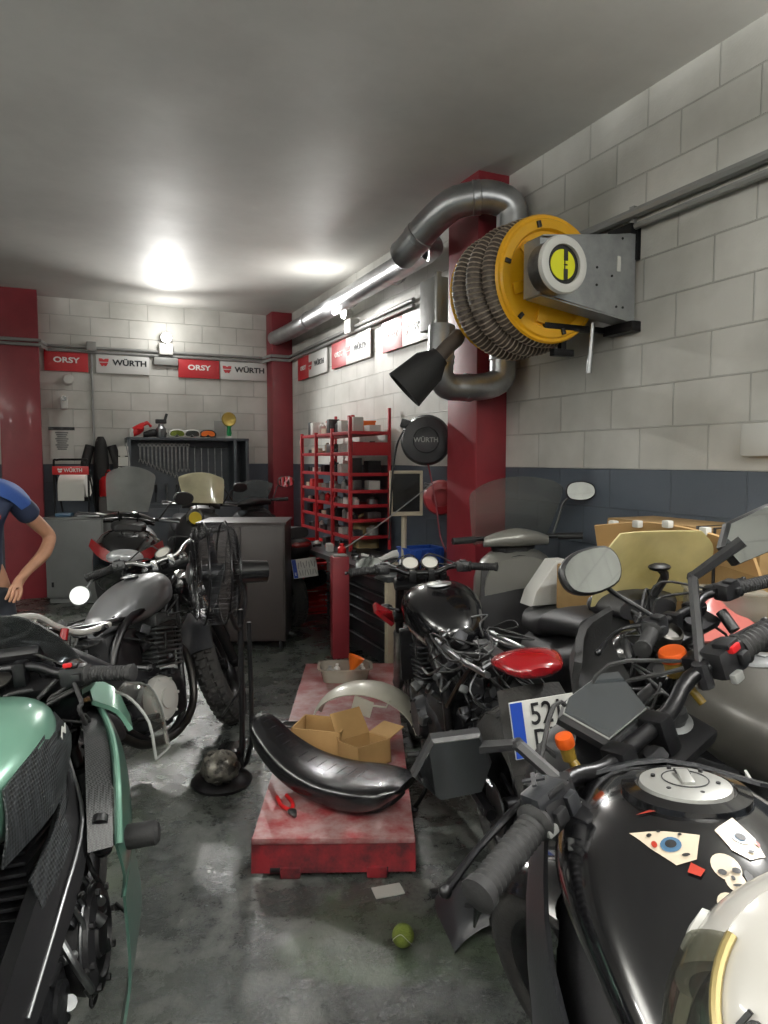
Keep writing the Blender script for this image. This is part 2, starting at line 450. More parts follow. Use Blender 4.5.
# floor: worn green-grey painted concrete with stains
def floor_mat():
    m = mat('worn_floor_paint', '#3a3d3b', 0.35); nt = m.node_tree; b = nt.nodes['Principled BSDF']; N, L = nt.nodes.new, nt.links.new
    tc = N('ShaderNodeTexCoord')
    def noise(sc, det=8, ro=0.6, dist=0.0):
        n = N('ShaderNodeTexNoise'); n.inputs['Scale'].default_value = sc; n.inputs['Detail'].default_value = det; n.inputs['Roughness'].default_value = ro; n.inputs['Distortion'].default_value = dist
        L(tc.outputs['Object'], n.inputs['Vector']); return n
    def ramp(src, stops):
        r = N('ShaderNodeValToRGB'); L(src, r.inputs['Fac']); e = r.color_ramp.elements
        while len(e) < len(stops): e.new(0.5)
        for i, (p, c) in enumerate(stops): e[i].position = p; e[i].color = lin(c)
        return r
    big = noise(0.9, 12, 0.7, 0.2); mid = noise(5.5, 14, 0.78, 0.15); fin = noise(75, 6, 0.75)
    base = ramp(big.outputs['Fac'], [(0.34, '#2b2e2d'), (0.47, '#3d413f'), (0.56, '#4a4e49'), (0.68, '#5a5b56')])
    wear = ramp(mid.outputs['Fac'], [(0.50, '#000000'), (0.62, '#ffffff')])
    lay = N('ShaderNodeMixRGB'); wm = N('ShaderNodeMath'); wm.operation = 'MULTIPLY'; L(wear.outputs[0], wm.inputs[0]); wm.inputs[1].default_value = 0.5; L(wm.outputs[0], lay.inputs[0])
    L(base.outputs[0], lay.inputs[1]); lay.inputs[2].default_value = lin('#83847e')
    grn = noise(1.7, 8, 0.6, 1.0); gr = ramp(grn.outputs['Fac'], [(0.54, '#000000'), (0.62, '#ffffff')])
    gm = N('ShaderNodeMath'); gm.operation = 'MULTIPLY'; L(gr.outputs[0], gm.inputs[0]); gm.inputs[1].default_value = 0.5
    l2 = N('ShaderNodeMixRGB'); L(gm.outputs[0], l2.inputs[0]); L(lay.outputs[0], l2.inputs[1]); l2.inputs[2].default_value = lin('#4b5843')
    # scratches
    sc = N('ShaderNodeTexVoronoi'); sc.feature = 'DISTANCE_TO_EDGE'; sc.inputs['Scale'].default_value = 2.3; L(tc.outputs['Object'], sc.inputs['Vector'])
    sr = ramp(sc.outputs['Distance'], [(0.0, '#ffffff'), (0.006, '#000000')])
    sm = N('ShaderNodeMath'); sm.operation = 'MULTIPLY'; L(sr.outputs[0], sm.inputs[0]); sm.inputs[1].default_value = 0.25
    l3 = N('ShaderNodeMixRGB'); L(sm.outputs[0], l3.inputs[0]); L(l2.outputs[0], l3.inputs[1]); l3.inputs[2].default_value = lin('#1c1d1c')
    # paint flecks
    fl = ramp(noise(22, 3, 0.5).outputs['Fac'], [(0.72, '#000000'), (0.735, '#ffffff')])
    l4 = N('ShaderNodeMixRGB'); fm = N('ShaderNodeMath'); fm.operation = 'MULTIPLY'; L(fl.outputs[0], fm.inputs[0]); fm.inputs[1].default_value = 0.5; L(fm.outputs[0], l4.inputs[0]); L(l3.outputs[0], l4.inputs[1]); l4.inputs[2].default_value = lin('#8d8f8a')
    L(l4.outputs[0], b.inputs['Base Color'])
    rr = N('ShaderNodeMapRange'); L(mid.outputs['Fac'], rr.inputs['Value']); rr.inputs['From Min'].default_value = 0.3; rr.inputs['From Max'].default_value = 0.7; rr.inputs['To Min'].default_value = 0.15; rr.inputs['To Max'].default_value = 0.42; b.inputs['Specular IOR Level'].default_value = 0.8
    L(rr.outputs[0], b.inputs['Roughness'])
    bp = N('ShaderNodeBump'); bp.inputs['Strength'].default_value = 0.6; bp.inputs['Distance'].default_value = 0.004; L(fin.outputs['Fac'], bp.inputs['Height'])
    b2 = N('ShaderNodeBump'); b2.inputs['Strength'].default_value = 0.3; b2.inputs['Distance'].default_value = 0.01; L(mid.outputs['Fac'], b2.inputs['Height']); L(bp.outputs[0], b2.inputs['Normal']); L(b2.outputs[0], b.inputs['Normal'])
    return m
cw, cu = (WALLR + WALLL) / 2, (WALLB + WALLF) / 2
struct('floor', MB().box((cw, cu, -0.05), (WALLR - WALLL + 0.3, WALLB - WALLF + 0.3, 0.1)), floor_mat(), rz=YAW)
mat('ceiling_plaster', '#d2d1cc', 0.55, bump=0.12, bs=1.6, var=0.10, vs=1.3, spec=0.1)
struct('ceiling', MB().box((cw, cu, CEIL + 0.05), (WALLR - WALLL + 0.3, WALLB - WALLF + 0.3, 0.1)), 'ceiling_plaster', rz=YAW)

# red steel-clad columns
mat('column_red', '#82242d', 0.45, var=0.15, vs=3, coat=0.15)
def column(n, w0, w1, u0, u1):
    struct(n, MB().box(((w0 + w1) / 2, (u0 + u1) / 2, CEIL / 2), (w1 - w0, u1 - u0, CEIL), 0.004), 'column_red', rz=YAW)
uN = on_right(508, 300)[0]
column('pillar_right', 2.34, WALLR, uN, uN + 0.36)
wc0 = on_back(1, 450, 8.2)[0]; wc1 = on_back(42, 450, 8.2)[0]
column('pillar_left', wc0, wc1, 8.2, WALLB)
wd0 = on_back(273, 430, 8.25)[0]; wd1 = on_back(298, 430, 8.25)[0]
column('pillar_corner', wd0, WALLR, 8.25, WALLB)

# ------------------------------------------------------------------ lights of the room
def lamp(loc, power, r=0.05, col=(1, 0.985, 0.95), name='lamp_light'):
    l = bpy.data.lights.new(name, 'POINT'); l.energy = power; l.shadow_soft_size = r; l.color = col
    o = bpy.data.objects.new(name, l); COL.objects.link(o); o.location = loc; return o
mat('lamp_glow', '#fffdf5', 0.3, emit=30)
mat('fixture_white', '#c9c9c4', 0.4)
mat('fixture_grey', '#8c8d8a', 0.45)

def twin_spot(label, p, face, power, bulk=True, aim=None):
    """emergency flood lamp: lit head on a white box, p = head centre, face = unit vector off the wall"""
    t = thing('emergency_lamp', label, 'lamp', p, math.atan2(face.y, face.x), 'emergency flood lamps')
    MB().box((-0.055, 0, -0.10), (0.09, 0.15, 0.13), 0.01).build('housing', MATS['fixture_white'], t)
    h = MB().lathe([(0.03, -0.06), (0.05, -0.03), (0.058, 0.01), (0.058, 0.02)], (0, 0, 0.02), (1, 0, 0), 20).build('lamp_head', MATS['fixture_white'], t)
    MB().lathe([(0.055, 0.021), (0.05, 0.034), (0.03, 0.044), (0.001, 0.048)], (0, 0, 0.02), (1, 0, 0), 20).build('bulb', MATS['lamp_glow'], h)
    if bulk:
        MB().box((-0.07, 0, -0.235), (0.06, 0.27, 0.09), 0.02).build('diffuser', MATS['fixture_grey'], t)
    lamp(V(p) + face * 0.27 + V((0, 0, 0.03)), power * 0.5)
    l = bpy.data.lights.new('flood_light', 'SPOT'); l.energy = power * (27 if aim is not None and not bulk else (15 if bulk else 7)); l.spot_size = D(125); l.spot_blend = 0.7; l.shadow_soft_size = 0.05; l.color = (1, 0.985, 0.95)
    o = bpy.data.objects.new('flood_light', l); COL.objects.link(o); o.location = V(p) + face * 0.12 + V((0, 0, 0.02)); o.rotation_euler = ((V(aim) - V(p)) if aim is not None else face + V((0, 0, -1.0))).to_track_quat('-Z', 'Y').to_euler()
    return t
FU = room(-1, 0).normalized(); FV = room(0, -1).normalized()
w1_, z1_ = on_back(165, 341)
twin_spot('white twin-box flood lamp glowing on the back wall over the tool cabinet', room(WALLB - 0.10, w1_, z1_), FU, 16, aim=(-0.6, 3.2, 0))
u2_, z2_ = on_right(356, 316)
twin_spot('glowing flood lamp on the long side wall above the second sign', room(u2_, WALLR - 0.10, z2_), FV, 26, False, aim=(-0.7, 2.3, 0))
twin_spot('flood lamp on the long side wall beyond the yellow hose drum', room(1.1, WALLR - 0.10, 2.62), FV, 30, False)

# ------------------------------------------------------------------ signs
mat('sign_white', '#cfcfcc', 0.45); mat('sign_red', '#b5242b', 0.45); mat('sign_ink', '#1c1f24', 0.5); mat('lettering_white', '#e6e4e0', 0.5)
def wurth_mark(mb, m, s):
    mb.prism([(-0.55 * s, 0.42 * s), (-0.2 * s, 0.42 * s), (0, 0.30 * s), (0.2 * s, 0.42 * s), (0.55 * s, 0.42 * s), (0.5 * s, 0.05 * s), (-0.5 * s, 0.05 * s)], 0.004, m)
    mb.prism([(-0.48 * s, -0.07 * s), (0.48 * s, -0.07 * s), (0.25 * s, -0.45 * s), (0.08 * s, -0.45 * s), (0, -0.33 * s), (-0.08 * s, -0.45 * s), (-0.25 * s, -0.45 * s)], 0.004, m)
def sign(kind, c, n, w, h, label):
    """c centre of the board, n = outward direction"""
    x = V((-n.y, n.x, 0)); m = Matrix((x, V((0, 0, 1)), n)).transposed().to_4x4(); m.translation = c
    t = thing('wall_sign', label, 'sign', (0, 0, 0), 0, 'brand signs along the walls')
    g = Matrix.Translation((0, 0, 0.008))
    if kind == 'orsy':
        MB(m).box((0, 0, 0), (w, h, 0.012), 0.002).build('board', MATS['sign_red'], t)
        MB(m).text('ORSY', h * 0.34, g, 0.002, bold=h * 0.010, sx=1.3).build('lettering', MATS['lettering_white'], t)
    elif kind == 'wurth':
        MB(m).box((0, 0, 0), (w, h, 0.012), 0.002).build('board', MATS['sign_white'], t)
        MB(m).text('W\u00dcRTH', h * 0.36, g @ Matrix.Translation((w * 0.13, 0, 0)), 0.002, bold=h * 0.012, sx=1.15).build('lettering', MATS['sign_ink'], t)
        b = MB(m); wurth_mark(b, g @ Matrix.Translation((-w * 0.36, 0, 0)), h * 0.40); b.build('emblem', MATS['sign_red'], t)
    else:
        MB(m).box((w * 0.2, 0, 0), (w * 0.6, h, 0.012), 0.002).build('board', MATS['sign_white'], t)
        MB(m).box((-w * 0.3, 0, 0), (w * 0.4, h, 0.012), 0.002).build('panel', MATS['sign_red'], t)
        MB(m).text('ORSY', h * 0.27, g @ Matrix.Translation((-w * 0.3, 0, 0)), 0.002, bold=h * 0.006, sx=1.2).build('lettering', MATS['lettering_white'], t)
        MB(m).text('W\u00dcRTH', h * 0.30, g @ Matrix.Translation((w * 0.26, 0, 0)), 0.002, bold=h * 0.008, sx=1.1).build('lettering', MATS['sign_ink'], t)
        b = MB(m); wurth_mark(b, g @ Matrix.Translation((-w * 0.04, 0, 0)), h * 0.38); b.build('emblem', MATS['sign_red'], t)
    return t
for (xa, ya, xb, yb, kind, lab) in (
        (44, 360, 88, 361, 'orsy', 'red ORSY sign on the back wall beside the wide red column'),
        (96, 362, 149, 365, 'wurth', 'white W\u00dcRTH sign on the back wall between junction box and lamp'),
        (178, 367.5, 219, 369, 'orsy', 'red ORSY sign on the back wall just right of the lamp'),
        (220, 370, 266, 371, 'wurth', 'white W\u00dcRTH sign on the back wall next to the corner column')):
    wa, za = on_back(xa, ya); wb_, zb = on_back(xb, yb)
    sign(kind, room(WALLB - 0.02, (wa + wb_) / 2, (za + zb) / 2), FU, wb_ - wa, 0.235, lab)
for (xa, ya, xb, yb, lab) in (
        (300, 370, 329, 360, 'small two-part ORSY and W\u00dcRTH sign nearest the corner on the side wall'),
        (334, 357, 373, 343, 'two-part ORSY and W\u00dcRTH sign on the side wall under the flood lamp'),
        (385, 337, 441, 320, 'faded two-part ORSY and W\u00dcRTH sign on the side wall behind the hose drum')):
    ua, za = on_right(xa, ya); ub, zb = on_right(xb, yb)
    sign('pair', room((ua + ub) / 2, WALLR - 0.02, (za + zb) / 2), FV, abs(ua - ub), 0.25, lab)

# ------------------------------------------------------------------ conduits, junction boxes
mat('conduit_grey', '#8f908e', 0.4, 0.2)
def rline(pts, r, mb=None, k=1):
    mb = mb or MB()
    return mb.tube([room(u, w, z) for u, w, z in pts], r, 8, k)
zc = on_back(165, 355)[1]
zl = on_back(20, 343)[1]
mb = MB()
for dz in (0.0, 0.045):
    wL = WALLL + 0.02
    z0 = 2.62 + dz
    rline([(WALLB - 0.03, wL, z0), (WALLB - 0.03, wc0 - 0.05, z0), (8.17, wc0 - 0.02, z0), (8.17, wc1 + 0.02, z0), (WALLB - 0.03, wc1 + 0.08, z0), (WALLB - 0.03, wd0 - 0.06, z0), (8.22, wd0 - 0.02, z0), (8.22, WALLR - 0.04, z0), (5.0, WALLR - 0.03, z0 + 0.02)], 0.017, mb)
tag(mb.build('wall_conduit', MATS['conduit_grey']), 'pair of grey conduits running round the back wall above the signs', 'conduit')
ua, za = on_right(585, 219); ub, zb = on_right(766, 147)
mb = MB()
for dz, r in ((0.0, 0.024), (-0.065, 0.017)):
    rline([(uN - 0.01, WALLR - 0.03, 2.62 + dz), (-1.0, WALLR - 0.03, 2.62 + dz)], r, mb)
for u in (1.9, 2.7, 3.5):
    mb.add(*[(lambda b: (b.v, b.f))(MB(ROOM).box((WALLR - 0.012, u, 2.595), (0.02, 0.03, 0.13)))[i] for i in (0, 1)])
tag(mb.build('wall_conduit', MATS['conduit_grey']), 'two parallel grey pipes along the near side wall above the yellow drum', 'conduit')
wj, zj = on_back(91, 347)
mb = MB(ROOM).box((wj, WALLB - 0.04, zj), (0.1, 0.07, 0.1), 0.008)
o = tag(mb.build('junction_box', MATS['fixture_grey']), 'square grey junction box on the conduit beside the wide red column', 'junction box')
mb = MB(); rline([(WALLB - 0.02, wj, zj - 0.05), (WALLB - 0.02, wj, 1.25)], 0.013, mb)
tag(mb.build('conduit_drop', MATS['conduit_grey']), 'single grey conduit dropping down the back wall from the junction box', 'conduit')
# thin cable drop beside the pillar
ud = on_right(443, 300)[0]
mb = MB(); rline([(uN + 0.5, WALLR - 0.02, 2.6), (uN + 0.5, WALLR - 0.02, 1.3)], 0.010, mb)
tag(mb.build('conduit_drop', MATS['conduit_grey']), 'thin grey pipe dropping behind the black hose reel', 'conduit')

# camera and siren on the back wall
wq, zq = on_back(68, 380)
t = thing('siren', 'round white alarm siren on the back wall below the first red sign', 'siren', room(WALLB, wq, zq), YAW)
MB().lathe([(0.05, 0), (0.06, 0.02), (0.06, 0.07), (0.045, 0.10), (0.001, 0.105)], (0, 0, 0), (0, -1, 0), 20).build('body', MATS['fixture_white'], t)
wq, zq = on_back(64, 403)
t = thing('security_camera', 'small white camera with black eye on the back wall under the siren', 'camera', room(WALLB, wq, zq), YAW)
MB().box((0, -0.05, 0), (0.075, 0.1, 0.14), 0.02).build('body', MATS['fixture_white'], t)
MB().cyl((0, -0.09, 0.04), (0, -0.108, 0.04), 0.026).build('lens', MATS['black_gloss'], t)
# notice
wq, zq = on_back(62, 443)
t = thing('wall_notice', 'printed notice with black header pinned on the back wall by the red column', 'notice', room(WALLB, wq, zq), YAW)
mat('paper', '#c6c6c0', 0.7); mat('print_grey', '#55585a', 0.7)
MB().box((0, -0.012, 0), (0.24, 0.006, 0.34)).build('sheet', MATS['paper'], t)
MB().box((0, -0.017, 0.155), (0.26, 0.008, 0.035)).build('header', MATS['ink'], t)
mb = MB()
for i in range(9): mb.box((0, -0.016, 0.11 - i * 0.022), (0.13 - 0.02 * (i % 3), 0.003, 0.012))
mb.build('print', MATS['print_grey'], t)
# dark picture on the wall left of column
mb = MB(ROOM).box((wc0 - 0.25, WALLB - 0.05, 1.2), (0.3, 0.08, 1.3), 0.01)
tag(mb.build('wall_locker', MATS['black_plastic']), 'tall dark locker just left of the wide red column', 'locker')

# unseen fill tubes, added out of view to brighten ceiling and room
def fill_tube(u, w, power, label):
    t = thing('fill_tube', label, 'lamp', room(u, w, CEIL - 0.42), YAW, 'added fill tubes')
    MB().box((0, 0, 0.05), (0.06, 1.25, 0.05), 0.01).build('housing', MATS['fixture_white'], t)
    MB().cyl((0, -0.6, 0), (0, 0.6, 0), 0.018).build('tube', MATS['fill_tube_glow'], t)
    for y in (-0.5, 0.5): MB().cyl((0, y, 0.07), (0, y, 0.42), 0.004, n=6).build('suspension_rod', MATS['steel'], t)
    l = bpy.data.lights.new('fill_downlight', 'AREA'); l.shape = 'RECTANGLE'; l.size = 0.08; l.size_y = 1.2; l.energy = power * 0.42; l.color = (1, 0.99, 0.96)
    o = bpy.data.objects.new('fill_downlight', l); COL.objects.link(o); o.location = room(u, w, CEIL - 0.46); o.rotation_euler = (0, 0, YAW)
    l = bpy.data.lights.new('ceiling_fill', 'AREA'); l.shape = 'RECTANGLE'; l.size = 0.08; l.size_y = 1.2; l.energy = power * 4.2; l.color = (1, 0.99, 0.96)  # added fill aimed upwards to brighten the ceiling
    o = bpy.data.objects.new('ceiling_fill', l); COL.objects.link(o); o.location = room(u, w, CEIL - 0.33); o.rotation_euler = (PI, 0, YAW)
mat('fill_tube_glow', '#fffdf5', 0.3, emit=4)  # glow of the added fill tubes
fill_tube(-1.3, 0.6, 105, 'added fill tube hanging behind the photographer towards the long wall')
fill_tube(-1.3, -2.2, 105, 'added fill tube hanging behind the photographer towards the far side')
fill_tube(3.2, -3.1, 105, 'added fill tube hanging over the far side of the workshop')
fill_tube(0.6, -2.9, 80, 'added fill tube hanging over the far side beside the photographer')
uq, zq = on_right(764, 440)
o = tag(MB().box((0, 0, 0), (0.05, 0.14, 0.13), 0.008).build('socket_box', MATS['fixture_white']), 'white socket box on the side wall at the edge of the blue-grey dado', 'socket'); o.location = room(uq, WALLR - 0.025, zq); o.rotation_euler = (0, 0, YAW)
# ================================================================== ducts, hose drum and reels on the long wall
mat('duct_metal', '#b4b6b8', 0.3, 0.9, bump=0.12, bs=9, var=0.25, vs=5)
def duct(pts, r, name, label, k=3, collars=()):
    t = thing(name, label, 'duct')
    mb = MB(); mb.tube([room(*p) for p in pts], r, 20, k)
    mb.build('pipe', MATS['duct_metal'], t, ang=60)
    for a, b in collars:
        a, b = room(*a), room(*b); d = (b - a).normalized()
        MB().lathe([(r, -0.025), (r + 0.006, -0.02), (r + 0.003, 0), (r + 0.006, 0.02), (r, 0.025)], a, d, 24, cap=False).build('seam', MATS['duct_metal'], t)
    return t
# long run from the corner to the pillar
duct([(8.3, 2.36, 2.88), (7.6, 2.36, 2.86), (6.6, 2.35, 2.86), (5.6, 2.33, 2.86), (uN + 0.62, 2.31, 2.86), (uN + 0.5, 2.24, 2.84)], 0.085, 'ventilation_duct', 'long round metal duct running along the side wall from the corner to the near pillar', 2,
     [((a, 2.35, 2.86), (a + 0.1, 2.35, 2.86)) for a in (7.0, 5.9, 4.95)])
# loop round the pillar, down behind the drum and back under it
pw, pf = 2.20, uN - 0.14
duct([(uN + 0.34, 2.00, 2.73), (uN + 0.28, 2.01, 2.75), (uN + 0.12, 2.07, 2.86), (uN - 0.02, 2.14, 2.94), (uN - 0.10, 2.22, 2.96), (uN - 0.15, 2.32, 2.97), (uN - 0.18, 2.44, 2.93), (uN - 0.18, 2.46, 2.80), (uN - 0.18, 2.46, 2.5)], 0.092, 'ventilation_duct', 'bent metal duct wrapping round the head of the near pillar above the yellow drum', 3,
     [((uN + 0.2, 2.04, 2.805), (uN + 0.14, 2.06, 2.845)), ((uN - 0.12, 2.25, 2.965), (uN - 0.14, 2.29, 2.968)), ((uN - 0.18, 2.46, 2.76), (uN - 0.18, 2.46, 2.7))])
duct([(uN - 0.16, 2.42, 2.20), (uN - 0.16, 2.42, 2.02), (uN - 0.16, 2.41, 1.93), (uN - 0.15, 2.33, 1.885), (uN - 0.13, 2.2, 1.87), (uN - 0.11, 2.14, 1.87), (uN - 0.10, 2.08, 1.875), (uN - 0.10, 2.03, 1.93), (uN - 0.10, 2.03, 2.02), (uN - 0.08, 2.05, 2.22)], 0.078, 'ventilation_duct', 'metal elbow duct crossing the pillar just below the yellow hose drum', 3,
     [((uN - 0.12, 2.2, 1.87), (uN - 0.12, 2.1, 1.87)), ((uN - 0.16, 2.42, 2.06), (uN - 0.16, 2.42, 2.1)), ((uN - 0.10, 2.03, 2.03), (uN - 0.1, 2.035, 2.1))])
# fan housing behind the coils
mb = MB(ROOM).box((2.07, uN + 0.06, 2.37), (0.09, 0.2, 0.30), 0.01)
mb.box((2.04, uN - 0.05, 2.37), (0.03, 0.03, 0.34), 0.004)
tag(mb.build('blower_housing', MATS['fixture_grey']), 'grey blower box half hidden behind the coiled hose drum', 'blower')

# the yellow exhaust-hose drum
mat('drum_yellow', '#ecb01b', 0.35, coat=0.3, var=0.08, vs=4)
mat('galvanised', '#a9acad', 0.38, 0.75, var=0.2, vs=9, bump=0.03, bs=60)
mat('hose_brown', '#4a4038', 0.6, bump=0.1, bs=120)
mat('hose_rib', '#96897a', 0.5)
cU = 2.84; cW = 2.165; cZ = 2.31
t = thing('exhaust_hose_drum', 'large yellow exhaust hose drum bracketed to the side wall, ribbed hose wound on it', 'hose drum', room(cU, cW, cZ), YAW)
# local: x = w, y = u (away)
X = MB()
prof = [(0.001, -0.012), (0.09, -0.012), (0.10, 0.004), (0.225, 0.004), (0.235, -0.014), (0.275, -0.014), (0.283, -0.004), (0.296, -0.006), (0.304, 0.006), (0.296, 0.018), (0.001, 0.018)]
X.lathe(prof, (0, 0, 0), (0, 1, 0), 56)
for k in range(6):
    a = k * PI / 3 + 0.3
    X.box((0.165 * math.cos(a), -0.006, 0.165 * math.sin(a)), (0.10, 0.014, 0.055), 0.006, rot=(0, -a, 0))
X.build('drum_flange', MATS['drum_yellow'], t)
mb = MB()
for k in range(6):
    a = k * PI / 3 - 0.22
    mb.box((0.255 * math.cos(a), -0.02, 0.255 * math.sin(a)), (0.03, 0.012, 0.02), 0.002, rot=(0, -a, 0))
mb.build('bolt', MATS['ink'], t)
MB().lathe([(0.295, 0), (0.303, 0.006), (0.295, 0.018), (0.001, 0.018)], (0, 0.42, 0), (0, 1, 0), 40).build('drum_flange', MATS['drum_yellow'], t)
for k, (y, rr, hr) in enumerate(((0.085, 0.265, 0.05), (0.19, 0.28, 0.05), (0.315, 0.275, 0.05))):
    pts = [V((rr * math.cos(a) - 0.01 * k, y + 0.03 * math.sin(a * 1.0), rr * math.sin(a) - 0.012 * k)) for a in [2 * PI * i / 64 for i in range(64)]]
    h = MB().tube(pts, hr, 14, 1, closed=True).build('hose_coil', MATS['hose_brown'], t, ang=80)
    rib = MB()
    for i in range(78):
        a = 2 * PI * i / 78
        c = V((rr * math.cos(a) - 0.01 * k, y + 0.03 * math.sin(a), rr * math.sin(a) - 0.012 * k)); d = V((-math.sin(a), 0, math.cos(a)))
        fm = frame(c, d).to_3x3()
        rib.tube([c + fm @ V((hr * math.cos(b), hr * math.sin(b), 0)) for b in [2 * PI * j / 12 for j in range(12)]], 0.0042, 4, 1, closed=True)
    rib.build('hose_ribs', MATS['hose_rib'], h)
MB().cyl((0, 0.02, 0), (0, 0.44, 0), 0.2, n=32).build('drum_core', MATS['galvanised'], t)
# support plate reaching from the wall in front of the flange
Wd = WALLR - cW
pl = [(-0.185, 0.125), (-0.14, 0.13), (Wd - 0.03, 0.215), (Wd - 0.02, 0.215), (Wd - 0.02, -0.20), (-0.185, -0.115)]
mb = MB().prism(pl, 0.006, frame((0, -0.17, 0), (0, -1, 0), (1, 0, 0)))
b = mb.build('support_plate', MATS['galvanised'], t)
mb = MB().box(((Wd - 0.2) / 2, -0.11, 0.172), (Wd + 0.14, 0.13, 0.006), rot=(0, -0.13, 0)).box((-0.186, -0.12, 0.0), (0.006, 0.12, 0.25))
mb.box(((Wd - 0.2) / 2 + 0.0, -0.12, -0.165), (Wd + 0.16, 0.11, 0.006), rot=(0, 0.14, 0)).build('plate_edge', MATS['galvanised'], b)
mb = MB()
for px_, pz_ in ((0.05, 0.02), (0.05, -0.02), (0.14, 0.03), (0.14, -0.05), (0.23, 0.0), (0.30, -0.14), (0.26, -0.14), (0.29, 0.18)):
    mb.cyl((px_, -0.174, pz_), (px_, -0.177, pz_), 0.006, n=10)
mb.build('bolt', MATS['ink'], b)
MB().box((0.27, -0.175, 0.06), (0.022, 0.003, 0.07)).build('sticker', MATS['paper'], b)
# motor hub with the round yellow emblem
mo = MB().lathe([(0.118, 0.0), (0.118, 0.078), (0.112, 0.082), (0.001, 0.083)], (-0.13, -0.17, -0.01), (0, -1, 0), 40).build('motor_housing', MATS['steel'], t)
MB().lathe([(0.10, 0.0), (0.124, 0.002), (0.128, 0.014), (0.122, 0.028), (0.10, 0.034), (0.086, 0.030), (0.086, 0.0)], (-0.13, -0.25, -0.01), (0, -1, 0), 44, closed=True).build('hub_ring', MATS['white_plastic'], mo)
mat('emblem_yellow', '#e2e21c', 0.4); 
fm = frame((-0.13, -0.258, -0.01), (0, -1, 0), (1, 0, 0))
MB(fm).lathe([(0.088, 0.0), (0.088, 0.006), (0.001, 0.006)], n=40).build('emblem_disc', MATS['ink'], mo)
MB(fm).lathe([(0.066, 0.006), (0.066, 0.010), (0.001, 0.010)], n=40).build('emblem', MATS['emblem_yellow'], mo)
mb = MB(fm).box((0.014, 0.042, 0.012), (0.020, 0.048, 0.004)).box((0.014, -0.042, 0.012), (0.020, 0.048, 0.004)).box((0.008, 0.0, 0.012), (0.004, 0.04, 0.003)).box((0.017, 0.0, 0.012), (0.010, 0.006, 0.003)).box((0.012, 0.0, 0.012), (0.016, 0.004, 0.003))
mb.build('emblem_letter', MATS['ink'], mo)
# wall brackets and hanging lever
mb = MB().box((Wd - 0.03, -0.10, 0.235), (0.06, 0.16, 0.05), 0.006).box((Wd - 0.012, -0.17, 0.17), (0.024, 0.03, 0.16), 0.004)
mb.build('wall_bracket', MATS['black_metal'], t)
mb = MB().box((Wd - 0.03, -0.10, -0.225), (0.06, 0.2, 0.05), 0.006).box((0.2, 0.0, -0.22), (0.46, 0.03, 0.03), 0.004).box((0.1, 0.02, -0.34), (0.12, 0.04, 0.035), 0.005).box((0.1, 0.02, -0.29), (0.03, 0.03, 0.1))
mb.build('wall_bracket', MATS['black_metal'], t)
MB().cyl((0.22, -0.06, -0.20), (0.21, -0.05, -0.44), 0.011, 0.014).build('lever', MATS['alu'], t)

# rubber funnel nozzle on its hose end
un, zn = on_right(440, 350, 2.0)
pt = room(uN + 0.1, 1.90, 2.0)
t = thing('exhaust_nozzle', 'black rubber exhaust funnel hanging beside the pillar under the drum', 'nozzle')
a = V(at(440, 356, 3.75)); b_ = V(at(404, 390, 3.75)); d = (b_ - a).normalized(); L = (b_ - a).length
MB().lathe([(0.055, 0), (0.06, 0.08 * L), (0.095, 0.30 * L), (0.112, 0.9 * L), (0.116, L), (0.108, L), (0.08, 0.4 * L), (0.04, 0.3 * L)], a, d, 24, closed=True).build('funnel', MATS['rubber'], t)
mb = MB().tube([a + d * 0.05, a - d * 0.06 + V((0, 0.02, 0.01)), a - d * 0.10 + V((0.02, 0.06, 0.03)), a + V((0.10, 0.12, 0.12))], 0.04, 14, 4)
h = mb.build('hose', MATS['hose_brown'], t, ang=80)
mb = MB()
for i in range(3): mb.lathe([(0.044, 0), (0.05, 0.006), (0.044, 0.012)], a + d * (0.005 + 0.028 * i), d, 20)
mb.build('clamp', MATS['steel'], t)
# small ball handle
MB().ball(V(at(434, 362, 3.72)), 0.018).build('knob', MATS['rubber'], t)

def wheel_reel(name, label, c, r, depth, m, letter=None, mlet='fixture_grey'):
    t = thing(name, label, 'hose reel', c, YAW - D(28))
    MB().lathe([(0.001, 0), (r * 0.55, 0.0), (r * 0.9, depth * 0.12), (r, depth * 0.35), (r, depth * 0.7), (r * 0.9, depth), (0.001, depth)], (0, 0, 0), (0, 1, 0), 44).build('casing', MATS[m], t)
    mb = MB().lathe([(r * 0.48, -0.004), (r * 0.5, -0.008), (r * 0.52, -0.004)], (0, 0, 0), (0, 1, 0), 36).lathe([(r * 0.25, -0.004), (r * 0.28, -0.014), (0.001, -0.014)], (0, 0, 0), (0, 1, 0), 30)
    mb.build('hub', MATS[m], t)
    if letter:
        MB().text(letter, r * 0.26, frame((0, -0.018, 0), (0, -1, 0), (1, 0, 0)), 0.001, bold=0.001).build('lettering', MATS[mlet], t)
    MB().box((r * 0.85, depth * 0.5, 0), (r * 0.7, depth * 0.5, r * 0.5), 0.01).box((-r * 0.75, depth * 0.5, r * 0.62), (r * 0.5, depth * 0.7, r * 0.35), 0.01, rot=(0, 0.3, 0)).build('bracket', MATS['black_metal'], t)
    return t
mat('reel_black', '#1b1c1f', 0.5)
p = at(426, 440, 4.85)
wheel_reel('hose_reel', 'black W\u00dcRTH hose reel mounted beside the red pillar', p, 0.175, 0.14, 'reel_black', 'W\u00dcRTH')
mat('reel_red', '#8a1820', 0.4)
p = at(441, 498, 4.95)
wheel_reel('hose_reel', 'small dark red hose reel on the pillar below the black one', p, 0.125, 0.10, 'reel_red')
